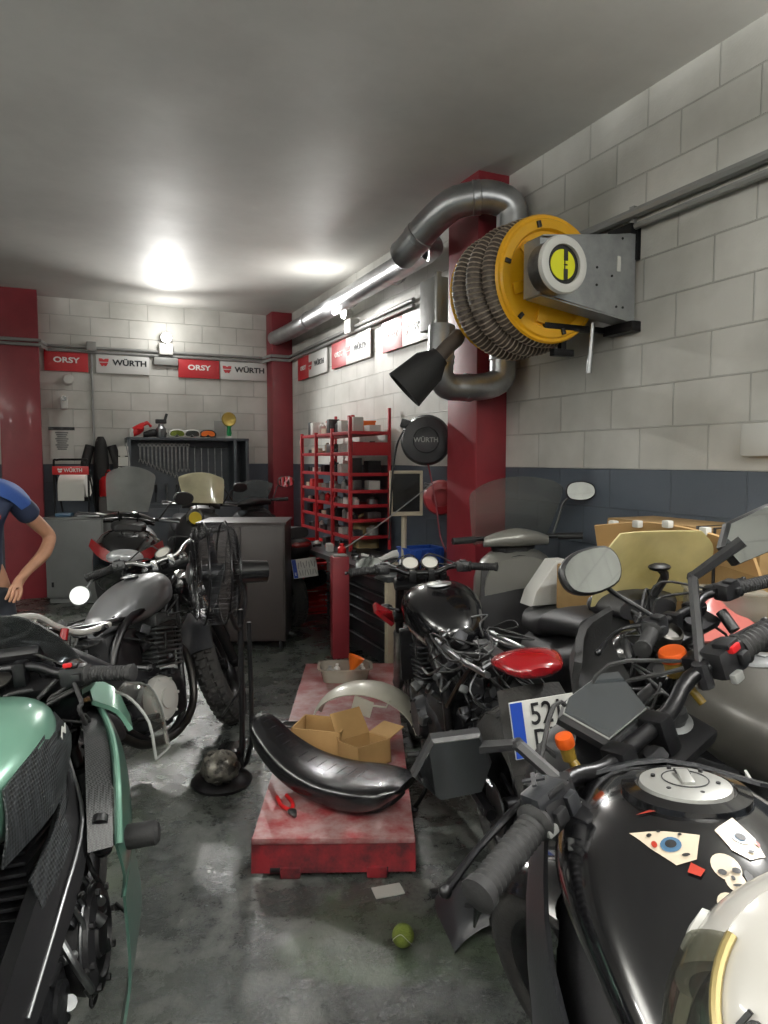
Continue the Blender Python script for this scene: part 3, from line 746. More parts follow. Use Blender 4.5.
# cables from the reels
mb = MB().tube([at(404, 430, 4.85), at(397, 445, 4.86), at(393, 470, 4.87), at(391, 500, 4.87), at(389, 540, 4.88)], 0.007, 6, 4)
tag(mb.build('hose', MATS['rubber']), 'black hose hanging down from the left side of the black reel', 'hose')
mat('hose_red', '#7a2330', 0.5)
mb = MB().tube([at(428, 464, 4.88), at(431, 478, 4.9), at(436, 505, 4.86), at(440, 535, 4.84), at(446, 552, 4.8)], 0.006, 6, 4)
tag(mb.build('hose', MATS['hose_red']), 'dark red hose dropping from the black reel past the red one', 'hose')
mb = MB().tube([at(432, 484, 4.8), at(405, 505, 4.6), at(375, 528, 4.4), at(345, 548, 4.3)], 0.0045, 6, 3)
tag(mb.build('cable', MATS['fixture_grey']), 'thin grey cable stretched from the red reel down across the bench', 'cable')

# monitor on an arm beside the pillar
p = at(406, 493, 4.95)
t = thing('monitor', 'old square monitor with beige bezel standing behind the workbench', 'monitor', p, D(12))
mat('beige_bezel', '#b8ae98', 0.5); mat('screen_off', '#17181b', 0.2, coat=0.4)
mb = MB().box((0, 0, 0.145), (0.235, 0.03, 0.022), 0.005).box((0, 0, -0.145), (0.235, 0.03, 0.03), 0.005).box((-0.108, 0, 0), (0.02, 0.03, 0.3), 0.005).box((0.108, 0, 0), (0.02, 0.03, 0.3), 0.005)
mb.box((0, 0.035, 0), (0.2, 0.05, 0.24), 0.01).build('bezel', MATS['beige_bezel'], t)
MB().box((0, 0.0, 0), (0.20, 0.012, 0.27)).build('screen', MATS['screen_off'], t)
zb = 0.70 - p.z
MB().cyl((0, 0.05, -0.1), (0, 0.06, zb + 0.02), 0.02).lathe([(0.09, 0), (0.09, 0.012), (0.001, 0.016)], (0, 0.06, zb), (0, 0, 1)).build('stand', MATS['beige_bezel'], t)
# ================================================================== motorcycle kit (local: x forward, y left, z up, ground under mid wheelbase)
def wheel(root, c, R, w, m, style='cast', rim='black_metal', disc=0.14, sides=(1,), knob=False, drum=False):
    W = MB(m)
    rr = R - 1.55 * w
    prof = [(rr, -0.7 * w), (rr + 0.012, -0.75 * w), (rr + 0.004, -0.55 * w), (rr - 0.012, -0.3 * w), (rr - 0.014, 0), (rr - 0.012, 0.3 * w), (rr + 0.004, 0.55 * w), (rr + 0.012, 0.75 * w), (rr, 0.7 * w), (rr - 0.02, 0.3 * w), (rr - 0.024, 0), (rr - 0.02, -0.3 * w)]
    W.lathe(prof, c, (0, 1, 0), 40, closed=True)
    W.lathe([(0.028, -0.055), (0.032, -0.05), (0.032, 0.05), (0.028, 0.055)], c, (0, 1, 0), 18)
    c = V(c)
    if style == 'cast':
        for i in range(5):
            for o in (-0.16, 0.16):
                a = 2 * PI * i / 5
                p0 = c + V((math.cos(a + o * 0.4), 0, math.sin(a + o * 0.4))) * 0.025; p1 = c + V((math.cos(a + o), 0, math.sin(a + o))) * (rr - 0.015)
                W.tube([p0, (p0 + p1) / 2, p1], [0.014, 0.011, 0.010], 6, 1)
    else:
        for i in range(32):
            a = 2 * PI * i / 32; s_ = 0.04 if i % 2 else -0.04; o = 0.35 if (i // 2) % 2 else -0.35
            W.cyl(c + V((0.028 * math.cos(a + o), s_, 0.028 * math.sin(a + o))), c + V(((rr - 0.012) * math.cos(a), 0, (rr - 0.012) * math.sin(a))), 0.0018, n=5)
    wo = W.build('wheel', MATS[rim], root)
    T = MB(m); pr = []
    for i in range(15):
        a = -2.25 + 4.5 * i / 14
        pr.append((R - 0.82 * w + 0.82 * w * math.cos(a), w * math.sin(a) if abs(a) < 1.6 else w * math.sin(a)))
    T.lathe(pr, c, (0, 1, 0), 56, closed=True)
    n = 44
    for i in range(n):                                   # tread
        a = 2 * PI * i / n
        for lane in ((-0.62, 0, 0.62) if knob else (-0.45, 0.45)):
            aa = a + (0.5 * 2 * PI / n if lane == 0 or (not knob and lane > 0) else 0)
            h = 0.012 if knob else 0.003
            rl = R - 0.82 * w + 0.82 * w * math.cos(lane) + h * 0.3; yl = w * math.sin(lane)
            T.box(c + V((rl * math.cos(aa), yl, rl * math.sin(aa))), (h * 1.6, w * (0.5 if knob else 0.62), 2 * PI * R / n * (0.55 if knob else 0.6)), rot=Matrix.Rotation(-aa, 4, 'Y') @ Matrix.Rotation(lane * (1 if knob else 0.8), 4, 'Z'))
    T.build('tyre', MATS['tyre_rubber'], wo)
    for s_ in sides:
        if disc:
            y = s_ * 0.062
            B = MB(m).lathe([(disc - 0.035, -0.002), (disc, -0.002), (disc, 0.002), (disc - 0.035, 0.002)], c + V((0, y, 0)), (0, 1, 0), 40, closed=True)
            for i in range(6):
                a = 2 * PI * i / 6; B.tube([c + V((0.03 * math.cos(a), y, 0.03 * math.sin(a))), c + V(((disc - 0.03) * math.cos(a + 0.3), y, (disc - 0.03) * math.sin(a + 0.3)))], 0.006, 5, 1)
            B.build('brake_disc', MATS['brake_steel'], wo)
    return wo

def rounded(pts, k=4):
    return [(p.x, p.y) for p in cat_rom([V((a, b, 0)) for a, b in pts], k, True)]
HEXM = [(-0.095, -0.01), (-0.07, 0.055), (0.02, 0.068), (0.085, 0.04), (0.095, -0.02), (0.03, -0.062), (-0.06, -0.05)]
OVAL = rounded([(-0.085, 0), (-0.06, 0.05), (0.02, 0.058), (0.08, 0.03), (0.085, -0.025), (0.03, -0.055), (-0.06, -0.045)])
CIRC = [(0.052 * math.cos(2 * PI * i / 24), 0.052 * math.sin(2 * PI * i / 24)) for i in range(24)]

def mirror(root, m, a, b, c, shape, face, s=1, sc=1.0, col='black_plastic', back=None, mid=None):
    """stalk a -> b, head centred on c looking along face"""
    P = MB(m).tube([a, mid if mid else (V(a) + V(b)) / 2, b, V(c) - V(face).normalized() * 0.018], 0.0065, 8, 3)
    fm = frame(c, face, (0, s, 0))
    out = [(x * sc, y * sc) for x, y in shape]
    P.prism(out, 0.026, fm @ Matrix.Translation((0, 0, -0.014)), 0.007)
    o = P.build('mirror', MATS[back or col], root)
    MB(m).prism([(x * 0.9, y * 0.9) for x, y in out], 0.002, fm @ Matrix.Translation((0, 0, 0.0005))).build('mirror_glass', MATS['mirror_glass'], o)
    return o

def moto(label, loc, rz, lean=-9, steer=0, **k):
    s = dict(wb=1.40, Rf=0.30, Rr=0.315, wf=0.058, wr=0.078, rake=25, zst=0.98, style='cast', rim='black_metal', frame='frame_black', tank='black_gloss',
             tank_secs=[(0.34, 0, 0.86, 0.05, 0.03, 0.05, 2.2), (0.30, 0, 0.87, 0.11, 0.09, 0.09, 2.4), (0.18, 0, 0.88, 0.155, 0.115, 0.13, 2.4), (0.02, 0, 0.87, 0.15, 0.105, 0.12, 2.3), (-0.12, 0, 0.84, 0.095, 0.07, 0.08, 2.2), (-0.18, 0, 0.82, 0.05, 0.03, 0.05, 2)],
             cap=(0.14, 0.998), cap_mat='alu', cap_r=0.042, seat='vinyl', seat_secs=[(-0.14, 0, 0.80, 0.10, 0.045, 0.06, 2.5), (-0.28, 0, 0.79, 0.13, 0.045, 0.06, 2.8), (-0.48, 0, 0.81, 0.14, 0.05, 0.06, 2.8), (-0.58, 0, 0.84, 0.13, 0.05, 0.06, 2.6), (-0.78, 0, 0.88, 0.09, 0.035, 0.05, 2.5)],
             bar_hw=0.37, bar_rise=0.10, bar_back=0.09, bar_mat='black_metal', grip_r=0.0175, mirrors=(1, -1), mshape=OVAL, mcol='black_plastic', mface=None, mz=0.16, msc=1.0,
             gauges=2, gauge_mat='chrome', dash=None, headlight='round', hl_mat='black_gloss', fender='black_gloss', fork='black_metal', fork_low='black_metal', engine='engine_dark', fins='engine_dark', cover='cast_alu',
             silencer='black_metal', sil_side=-1, tail='black_gloss', tail_light=True, plate=None, signals=True, knob=False, disc=0.15, fairing=None, seatless=False, tank_on=True, group=None, name='motorcycle', radiator=True, airbox=True, lever_out=1.0)
    s.update(k)
    S = lambda q: s[q]
    R = thing(S('name'), label, 'motorcycle', loc, rz, S('group'), lean=D(lean))
    wb = S('wb'); rk = D(S('rake')); A = V((wb / 2, 0, S('Rf'))); ax = V((-math.sin(rk), 0, math.cos(rk)))
    P0 = A + ax * ((S('zst') - S('Rf')) / ax.z) - V((math.cos(rk), 0, math.sin(rk))) * 0.035
    Ms = Matrix.Translation(P0) @ Matrix.Rotation(D(steer), 4, ax) @ Matrix.Translation(-P0)
    R['_p0'] = 0; del R['_p0']
    # ---- front end
    wheel(R, A, S('Rf'), S('wf'), Ms, S('style'), S('rim'), S('disc'), (1,) if S('disc') else (), S('knob'))
    for y in (-0.1, 0.1):
        top = A + ax * ((S('zst') + 0.02 - A.z) / ax.z) + V((0, y, 0)); bot = A + V((0, y, 0))
        mid = bot + (top - bot) * 0.48
        f = MB(Ms).cyl(mid, top, 0.02).cyl(top, top + ax * 0.012, 0.022, 0.018)
        fo = f.build('fork_leg', MATS[S('fork')], R)
        MB(Ms).cyl(bot - ax * 0.03, mid, 0.026, 0.029).cyl(mid, mid + ax * 0.015, 0.031, 0.027).ball(bot, 0.032, 12).build('fork_slider', MATS[S('fork_low')], fo)
        if y > 0 and S('disc'): MB(Ms).box(bot + V((-0.09, -0.03, 0.09)), (0.06, 0.05, 0.11), 0.012, rot=(0, -0.6, 0)).build('brake_caliper', MATS['engine_dark'], fo)
    t = MB(Ms)
    for dz, w_ in ((0.0, 0.27), (-0.19, 0.27)):
        t.box(P0 + ax * dz + V((0.015, 0, 0)), (0.075, w_, 0.028), 0.01, rot=(0, -rk, 0))
    t.cyl(P0 + ax * 0.01, P0 + ax * 0.035, 0.018, n=8)
    t.build('triple_clamp', MATS[S('frame')] if S('frame') in ('silver_paint',) else MATS['black_metal'], R)
    if S('fender'):
        rows = []
        for i in range(9):
            a = D(155 - 135 * i / 8) if S('fender') != 'high' else 0
            r = S('Rf') + 0.03
            rows.append([A + V((r * math.cos(a) - (0.02 * abs(q) ** 2) * math.cos(a), q * 0.075, (r - 0.03 * q * q) * math.sin(a))) for q in (-1, -0.6, 0, 0.6, 1)])
        MB(Ms).sheet(rows, 0.005).build('mudguard', MATS[S('fender')], R)
    # ---- handlebar
    hb = P0 + V((0.01, 0, 0.05)); hw, hr, bk = S('bar_hw'), S('bar_rise'), S('bar_back')
    B = MB(Ms)
    prof = [(-bk, -hw, hr), (-bk * 0.45, -hw * 0.62, hr), (-0.0, -hw * 0.40, hr * 0.8), (0.0, -hw * 0.22, 0.0), (0.0, 0, 0), (0.0, hw * 0.22, 0.0), (0.0, hw * 0.40, hr * 0.8), (-bk * 0.45, hw * 0.62, hr), (-bk, hw, hr)]
    B.tube([hb + V(p) for p in prof], 0.0125, 10, 3)
    for y in (-0.045, 0.045): B.box(hb + V((0, y, -0.015)), (0.045, 0.03, 0.06), 0.006)
    bo = B.build('handlebar', MATS[S('bar_mat')], R)
    for sd in (-1, 1):
        e1 = hb + V((-bk, sd * hw, hr)); e0 = hb + V((-bk * 0.5, sd * hw * 0.66, hr)); d = (e1 - e0).normalized()
        g = MB(Ms); r = S('grip_r')
        pr = []; L = (e1 - e0).length
        for i in range(26): pr.append((r + (0.0014 if i % 2 else -0.0006), 0.012 + (L - 0.012) * i / 25))
        g.lathe([(r + 0.006, 0.0), (r + 0.008, 0.006), (r + 0.002, 0.011)] + pr + [(r + 0.003, L), (r + 0.004, L + 0.012), (0.008, L + 0.016)], e0, d, 20)
        g.build('grip', MATS['rubber'], bo)
        sw = e0 - d * 0.032
        q = MB(Ms).box(sw, (0.05, 0.062, 0.05), 0.012, rot=(0, 0, sd * 0.12)).box(sw + V((-0.012, 0, 0.028)), (0.03, 0.03, 0.01), 0.004).box(sw + V((-0.03, sd * 0.01, 0.0)), (0.012, 0.02, 0.02), 0.004)
        q.build('switchgear', MATS['black_plastic'], bo)
        lo_ = S('lever_out'); lv = MB(Ms).box(sw + V((0.03, -sd * 0.02, 0.0)), (0.045, 0.035, 0.03), 0.008)
        lv.tube([sw + V((0.035, 0, 0)), sw + V((0.075 * lo_, sd * 0.03, -0.008)), sw + V((0.07 * lo_, sd * 0.1, -0.015)), sw + V((0.045 * lo_, sd * 0.17, -0.02))], [0.008, 0.006, 0.005, 0.0065], 8, 4)
        lv.ball(sw + V((0.045 * lo_, sd * 0.17, -0.02)), 0.009, 10)
        lv.build('lever', MATS['black_metal'], bo)
        if sd in S('mirrors'):
            a_ = hb + V((-bk * 0.3, sd * hw * 0.5, hr + 0.015)); mz = S('mz')
            mirror(R, Ms, a_, a_ + V((0.03, sd * 0.09, mz * 0.7)), a_ + V((0.0, sd * 0.17, mz)), S('mshape'), S('mface') or (-1, -sd * 0.15, 0.1), sd, S('msc'), S('mcol'))
    q = MB(Ms)                                            # cables
    for sd in (-1, 1):
        a_ = hb + V((0.02, sd * hw * 0.45, hr)); 
        q.tube([a_, a_ + V((0.10, -sd * 0.08, -0.02)), P0 + V((0.10, sd * 0.03, -0.06)), P0 + V((0.02, -sd * 0.05, -0.22))], 0.0042, 6, 5)
        q.tube([a_ + V((0, sd * 0.03, 0)), a_ + V((0.07, -sd * 0.12, 0.04)), P0 + V((0.12, -sd * 0.02, -0.10)), P0 + V((-0.02, sd * 0.06, -0.30))], 0.0036, 6, 5)
    q.build('cables', MATS['rubber'], R)
    if S('gauges'):
        n = S('gauges')
        for i in range(n):
            y = (i - (n - 1) / 2) * 0.095; c = P0 + V((0.075, y, 0.085)); fa = V((-0.6, 0, 0.8)).normalized()
            g = MB(Ms).lathe([(0.03, -0.05), (0.042, -0.03), (0.045, 0.0), (0.045, 0.008), (0.038, 0.009), (0.038, 0.0)], c, fa, 26).build('gauge', MATS[S('gauge_mat')], R)
            MB(Ms).cyl(c + fa * 0.001, c + fa * 0.004, 0.038, n=24).build('gauge_face', MATS['dial_white'], g)
    if S('headlight') == 'round':
        c = P0 + V((0.14, 0, -0.10))
        h = MB(Ms).lathe([(0.001, -0.13), (0.05, -0.115), (0.075, -0.06), (0.085, 0.0), (0.088, 0.01), (0.08, 0.015)], c, (1, 0, -0.05), 28, cap=True).build('headlight', MATS[S('hl_mat')], R)
        MB(Ms).lathe([(0.08, 0.014), (0.06, 0.026), (0.001, 0.032)], c, (1, 0, -0.05), 28).build('headlight_lens', MATS['headlight_glass'], h)
    elif S('headlight') == 'pod':
        c = P0 + V((0.12, 0, -0.12))
        h = MB(Ms).loft([(0, 0, 0, 0.10, 0.10, 0.09, 2.6), (0.06, 0, 0.0, 0.11, 0.10, 0.10, 2.4), (0.13, 0, -0.01, 0.07, 0.07, 0.07, 2.2), (0.155, 0, -0.015, 0.03, 0.03, 0.03, 2)], 20, 3, Matrix.Translation(c)).build('headlight', MATS[S('hl_mat')], R)
        MB(Ms).ball(c + V((0.12, 0, -0.005)), (0.035, 0.06, 0.05), 16).build('headlight_lens', MATS['headlight_glass'], h)
    if S('signals'):
        for sd in (-1, 1):
            c = P0 + V((0.10, sd * 0.17, -0.13))
            o = MB(Ms).cyl(P0 + V((0.03, sd * 0.11, -0.13)), c, 0.006).ball(c, (0.022, 0.035, 0.02), 12).build('turn_signal', MATS['black_plastic'], R)
            MB(Ms).ball(c + V((0.008, 0, 0)), (0.018, 0.031, 0.017), 12).build('signal_lens', MATS['orange_lens'], o)
    # ---- frame
    hd = P0 - ax * 0.10
    F_ = MB()
    for sd in (-1, 1):
        F_.tube([hd + V((-0.03, sd * 0.02, 0.04)), V((0.14, sd * 0.09, 0.78)), V((-0.12, sd * 0.11, 0.72)), V((-0.24, sd * 0.10, 0.55)), V((-0.22, sd * 0.09, 0.32))], 0.019, 10, 4)
        F_.tube([hd + V((-0.03, sd * 0.02, -0.05)), V((0.26, sd * 0.08, 0.50)), V((0.18, sd * 0.09, 0.22)), V((-0.05, sd * 0.10, 0.17)), V((-0.22, sd * 0.09, 0.28))], 0.015, 10, 4)
        F_.tube([V((-0.10, sd * 0.09, 0.74)), V((-0.40, sd * 0.10, 0.76)), V((-0.68, sd * 0.07, 0.82))], 0.012, 8, 4)
        F_.tube([V((-0.24, sd * 0.10, 0.50)), V((-0.45, sd * 0.10, 0.66)), V((-0.62, sd * 0.08, 0.80))], 0.011, 8, 3)
        F_.tube([V((-0.20, sd * 0.10, 0.30)), V((-0.22, sd * 0.17, 0.32))], 0.012, 8, 1)
        F_.cyl(V((-0.22, sd * 0.17, 0.32)), V((-0.22, sd * 0.27, 0.33)), 0.012)
    F_.cyl(hd + ax * 0.08, hd - ax * 0.09, 0.032)
    F_.build('frame', MATS[S('frame')], R)
    # ---- engine
    e = MB()
    e.box((0.04, 0, 0.33), (0.36, 0.24, 0.22), 0.05, seg=3).box((-0.06, 0, 0.44), (0.26, 0.22, 0.14), 0.04).box((0.02, 0, 0.235), (0.24, 0.16, 0.09), 0.03)
    e.lathe([(0.001, 0.155), (0.075, 0.155), (0.09, 0.14), (0.095, 0.10)][::-1], (0.10, 0, 0.34), (0, 1, 0), 26)
    for i in range(8):
        a = 2 * PI * i / 8; e.cyl((0.10 + 0.083 * math.cos(a), 0.14, 0.34 + 0.083 * math.sin(a)), (0.10 + 0.083 * math.cos(a), 0.158, 0.34 + 0.083 * math.sin(a)), 0.006, n=6)
    for i in range(6): e.box((-0.13 + 0.05 * i, -0.1, 0.44 - 0.0 * i), (0.02, 0.06, 0.03), 0.005)
    eo = e.build('engine', MATS[S('engine')], R)
    f = MB()
    for i in range(9): f.box((0.13 + 0.004 * i, 0, 0.47 + 0.021 * i), (0.19, 0.24, 0.009), 0.004, rot=(0, 0.15, 0))
    f.box((0.16, 0, 0.57), (0.14, 0.18, 0.22), 0.02, rot=(0, 0.15, 0)).box((0.175, 0, 0.68), (0.17, 0.22, 0.07), 0.025, rot=(0, 0.15, 0))
    f.build('cylinder_fins', MATS[S('fins')], eo)
    c = MB().lathe([(0.10, 0.0), (0.105, 0.02), (0.095, 0.045), (0.06, 0.055), (0.001, 0.055)], (-0.02, -0.12, 0.35), (0, -1, 0), 30)
    c.lathe([(0.045, 0.05), (0.045, 0.064), (0.001, 0.066)], (-0.02, -0.12, 0.35), (0, -1, 0), 24)
    for i in range(7):
        a = 2 * PI * i / 7; c.cyl((-0.02 + 0.092 * math.cos(a), -0.13, 0.35 + 0.092 * math.sin(a)), (-0.02 + 0.092 * math.cos(a), -0.172, 0.35 + 0.092 * math.sin(a)), 0.007, n=6)
    c.build('clutch_cover', MATS[S('cover')], eo)
    if S('airbox'):
        MB().box((-0.12, 0, 0.60), (0.22, 0.17, 0.18), 0.03).cyl((0.0, 0.05, 0.58), (0.09, 0.05, 0.60), 0.028).cyl((0.0, -0.05, 0.58), (0.09, -0.05, 0.60), 0.028).build('airbox', MATS['black_plastic'], R)
    if S('radiator'):
        r = MB().box((0.33, 0, 0.56), (0.035, 0.30, 0.26), 0.006, rot=(0, -0.25, 0))
        for i in range(12): r.box((0.352 - 0.0, 0, 0.45 + 0.02 * i), (0.012, 0.27, 0.004), rot=(0, -0.25, 0))
        r.build('radiator', MATS['engine_dark'], R)
    # ---- exhaust
    sd = S('sil_side')
    MB().tube([(0.26, 0.05 * sd, 0.56), (0.34, 0.06 * sd, 0.46), (0.30, 0.08 * sd, 0.25), (0.10, 0.11 * sd, 0.16), (-0.16, 0.13 * sd, 0.19), (-0.34, 0.15 * sd, 0.30)], 0.02, 12, 5).build('exhaust_pipe', MATS['exhaust'], R)
    MB().tube([(-0.32, 0.15 * sd, 0.29), (-0.37, 0.16 * sd, 0.33), (-0.46, 0.17 * sd, 0.39), (-0.74, 0.18 * sd, 0.52), (-0.78, 0.18 * sd, 0.54)], [0.022, 0.045, 0.052, 0.052, 0.04], 18, 3).cyl((-0.77, 0.18 * sd, 0.535), (-0.80, 0.18 * sd, 0.55), 0.018).build('silencer', MATS[S('silencer')], R)
    # ---- rear end
    Bx = V((-wb / 2, 0, S('Rr')))
    wheel(R, Bx, S('Rr'), S('wr'), None, S('style'), S('rim'), 0.11 if S('disc') else 0, (-1,), S('knob'))
    w = MB()
    for q in (-1, 1): w.tube([(-0.20, 0.09 * q, 0.33), (-0.42, 0.115 * q, 0.34), Bx + V((-0.03, 0.11 * q, 0))], [0.03, 0.026, 0.02], 8, 3)
    w.box((-0.30, 0, 0.33), (0.07, 0.2, 0.05), 0.012).cyl(Bx + V((0, -0.13, 0)), Bx + V((0, 0.13, 0)), 0.014)
    wo = w.build('swingarm', MATS[S('frame')], R)
    c = MB()
    for dz in (-0.045, 0.055): c.tube([(-0.16, 0.085, 0.33 + dz * 0.8), Bx + V((0, 0.085, dz * 1.3))], 0.009, 6, 1)
    c.lathe([(0.085, -0.003), (0.085, 0.003)], Bx + V((0, 0.085, 0)), (0, 1, 0), 30).build('chain', MATS['steel'], wo)
    h = MB().cyl((-0.30, 0, 0.36), (-0.26, 0, 0.68), 0.014)
    h.tube([V((-0.30 + 0.04 * i / 60, 0, 0.42 + 0.2 * i / 60)) + V((math.cos(i * 0.63) * 0.032, math.sin(i * 0.63) * 0.032, 0)) for i in range(61)], 0.005, 6, 1)
    h.build('shock_absorber', MATS['engine_dark'], R)
    MB().tube([(-0.02, 0.10, 0.19), (-0.06, 0.18, 0.08), (-0.08, 0.23, 0.035)], 0.010, 8, 2).ball((-0.08, 0.23, 0.035), (0.03, 0.02, 0.006), 10).build('side_stand', MATS['black_metal'], R)
    # ---- tank and seat
    if S('tank_on'):
        tk = MB().loft(S('tank_secs'), 30, 5).build('fuel_tank', MATS[S('tank')], R, ang=70)
        cx, cz = S('cap'); r = S('cap_r')
        g = MB().lathe([(r + 0.012, -0.004), (r + 0.010, 0.004), (r, 0.007), (r * 0.6, 0.009), (0.001, 0.009)], (cx, 0, cz), (0.06, 0, 1), 32).box((cx, 0, cz + 0.011), (r * 0.9, r * 0.35, 0.006), 0.002)
        g.build('fuel_cap', MATS[S('cap_mat')], tk)
    if not S('seatless'):
        MB().loft(S('seat_secs'), 22, 5).build('seat', MATS[S('seat')], R, ang=60)
    if S('tail'):
        tl = MB().loft([(-0.50, 0, 0.76, 0.11, 0.05, 0.06, 2.6), (-0.66, 0, 0.82, 0.10, 0.045, 0.06, 2.6), (-0.84, 0, 0.875, 0.06, 0.035, 0.035, 2.4), (-0.90, 0, 0.885, 0.04, 0.02, 0.02, 2.2)], 18, 4).build('tail_fairing', MATS[S('tail')], R)
        if S('tail_light'):
            MB().ball((-0.885, 0, 0.87), (0.03, 0.055, 0.022), 14).build('tail_light', MATS['red_lens'], tl)
        MB().sheet([[(-0.78, -0.08, 0.80), (-0.78, 0, 0.81), (-0.78, 0.08, 0.80)], [(-0.90, -0.085, 0.66), (-0.91, 0, 0.68), (-0.90, 0.085, 0.66)], [(-0.98, -0.08, 0.50), (-1.0, 0, 0.52), (-0.98, 0.08, 0.50)]], 0.006, 3).build('mudguard', MATS['black_plastic'], R)
    if S('plate'): number_plate(R, (-0.965, 0, 0.60), (-1, 0, 0.35), *S('plate'))
    return R, Ms, P0, ax

mat('headlight_glass', '#c9ccce', 0.08, 0.3, coat=0.8)
mat('orange_lens', '#c0581a', 0.15, coat=0.7)
def number_plate(R, c, n, l1, l2, sc=1.0):
    fm = frame(c, n, (0, -1, 0)); fm = Matrix.Translation(V(c)) @ fm.to_3x3().to_4x4()
    # local x across (reader's left to right), local y up
    n_ = V(n).normalized(); x = V((0, -1, 0)); y = n_.cross(x)
    fm = Matrix((x, y, n_)).transposed().to_4x4(); fm.translation = V(c)
    p = MB(fm).box((0, 0, 0), (0.22 * sc, 0.16 * sc, 0.005), 0.002).build('number_plate', MATS['plate_white'], R)
    MB(fm).box((-0.09 * sc, 0, 0.003), (0.036 * sc, 0.154 * sc, 0.002)).build('plate_band', MATS['plate_blue'], p)
    MB(fm).text('E', 0.034 * sc, Matrix.Translation((-0.09 * sc, -0.045 * sc, 0.005)), 0.0006).build('lettering', MATS['lettering_white'], p)
    b = MB(fm)
    if l1 is None:                                       # too worn to read
        for i in range(7): b.box(((-0.055 + 0.024 * i) * sc, (0.034 if i % 2 else 0.022) * sc, 0.003), (0.007 * sc, 0.05 * sc, 0.001), rot=(0, 0, 0.2 * (i % 3 - 1))); b.box(((-0.05 + 0.023 * i) * sc, -0.04 * sc, 0.003), (0.006 * sc, 0.045 * sc, 0.001), rot=(0, 0, -0.2 * (i % 3 - 1)))
        b.build('worn_print', MATS['fixture_grey'], p); return p
    b.text(l1, 0.088 * sc, Matrix.Translation((0.018 * sc, 0.036 * sc, 0.004)), 0.0008, bold=0.0005, sx=0.80)
    b.text(l2, 0.088 * sc, Matrix.Translation((0.018 * sc, -0.038 * sc, 0.004)), 0.0008, bold=0.0005, sx=0.80)
    b.build('lettering', MATS['ink'], p)
    return p
# ================================================================== motorcycles
def tangle(R, lo, hi, n, m='rubber', r=(0.003, 0.006), name='wiring', seed=1):
    """loose cables and hoses left hanging inside a stripped bike"""
    rnd = random.Random(seed); b = MB()
    for i in range(n):
        p = V([rnd.uniform(lo[j], hi[j]) for j in range(3)]); pts = [p]
        for _ in range(rnd.randint(3, 5)):
            p = p + V([rnd.uniform(-0.3, 0.3) * (hi[j] - lo[j]) for j in range(3)])
            p = V([min(max(p[j], lo[j]), hi[j]) for j in range(3)]); pts.append(p)
        b.tube(pts, rnd.uniform(*r), 6, 4)
    o = b.build(name, MATS[m], R, ang=80); o['kind'] = 'stuff'; return o
def clutter(R, lo, hi, n, m='engine_dark', name='fitting', seed=2, s=(0.02, 0.07)):
    rnd = random.Random(seed); b = MB()
    for i in range(n):
        p = [rnd.uniform(lo[j], hi[j]) for j in range(3)]
        if rnd.random() < 0.5: b.box(p, [rnd.uniform(*s) for _ in range(3)], 0.006, rot=(rnd.uniform(-1, 1), rnd.uniform(-1, 1), rnd.uniform(-1, 1)))
        else:
            q = V(p) + V([rnd.uniform(-1, 1) for _ in range(3)]).normalized() * rnd.uniform(*s); b.cyl(p, q, rnd.uniform(0.008, 0.02), n=10)
    o = b.build(name, MATS[m], R); o['kind'] = 'stuff'; return o

# ---------------------------------------------------------------- A: big black naked bike in front, bars turned left
mat('subframe_white', '#b9b8b2', 0.35, 0.3)
mat('tank_black', '#0f0f11', 0.13, coat=0.9)
mat('matt_black', '#161618', 0.5, bump=0.04, bs=200)
mat('shroud_grey', '#232427', 0.38, bump=0.04, bs=200)
mat('cap_plate', '#a8a8a4', 0.35, 0.5)
mat('dash_glass', '#2b2e30', 0.12, coat=0.7)
secsA = [(0.37, 0, 0.87, 0.07, 0.03, 0.04, 2.2), (0.33, 0, 0.885, 0.125, 0.07, 0.04, 2.1), (0.22, 0, 0.89, 0.155, 0.10, 0.045, 1.9), (0.10, 0, 0.89, 0.155, 0.095, 0.045, 1.9), (-0.02, 0, 0.88, 0.13, 0.07, 0.045, 1.9), (-0.14, 0, 0.845, 0.09, 0.045, 0.045, 2.0), (-0.20, 0, 0.82, 0.05, 0.03, 0.03, 2)]
A, MsA, P0A, axA = moto('big black naked motorcycle in front with hexagonal mirrors and skull stickers on its tank', (0.39, 0.68, 0), D(81), -2, 45, lever_out=0.62,
    zst=0.945, tank='tank_black', tank_secs=secsA, cap=(0.19, 0.990), cap_mat='cap_plate', cap_r=0.043, mirrors=(), gauges=0, headlight=None, bar_hw=0.36, bar_rise=0.03, bar_back=0.06, grip_r=0.0185, signals=False, seat='vinyl', disc=0.155, fork='matt_black', fork_low='matt_black', tail='matt_black')
A.scale = (1.04,) * 3
def on_front(p): return P0A + V(p)
tankA = [c for c in A.children if c.name.startswith('fuel_tank')][0]
capo = [c for c in tankA.children][0]
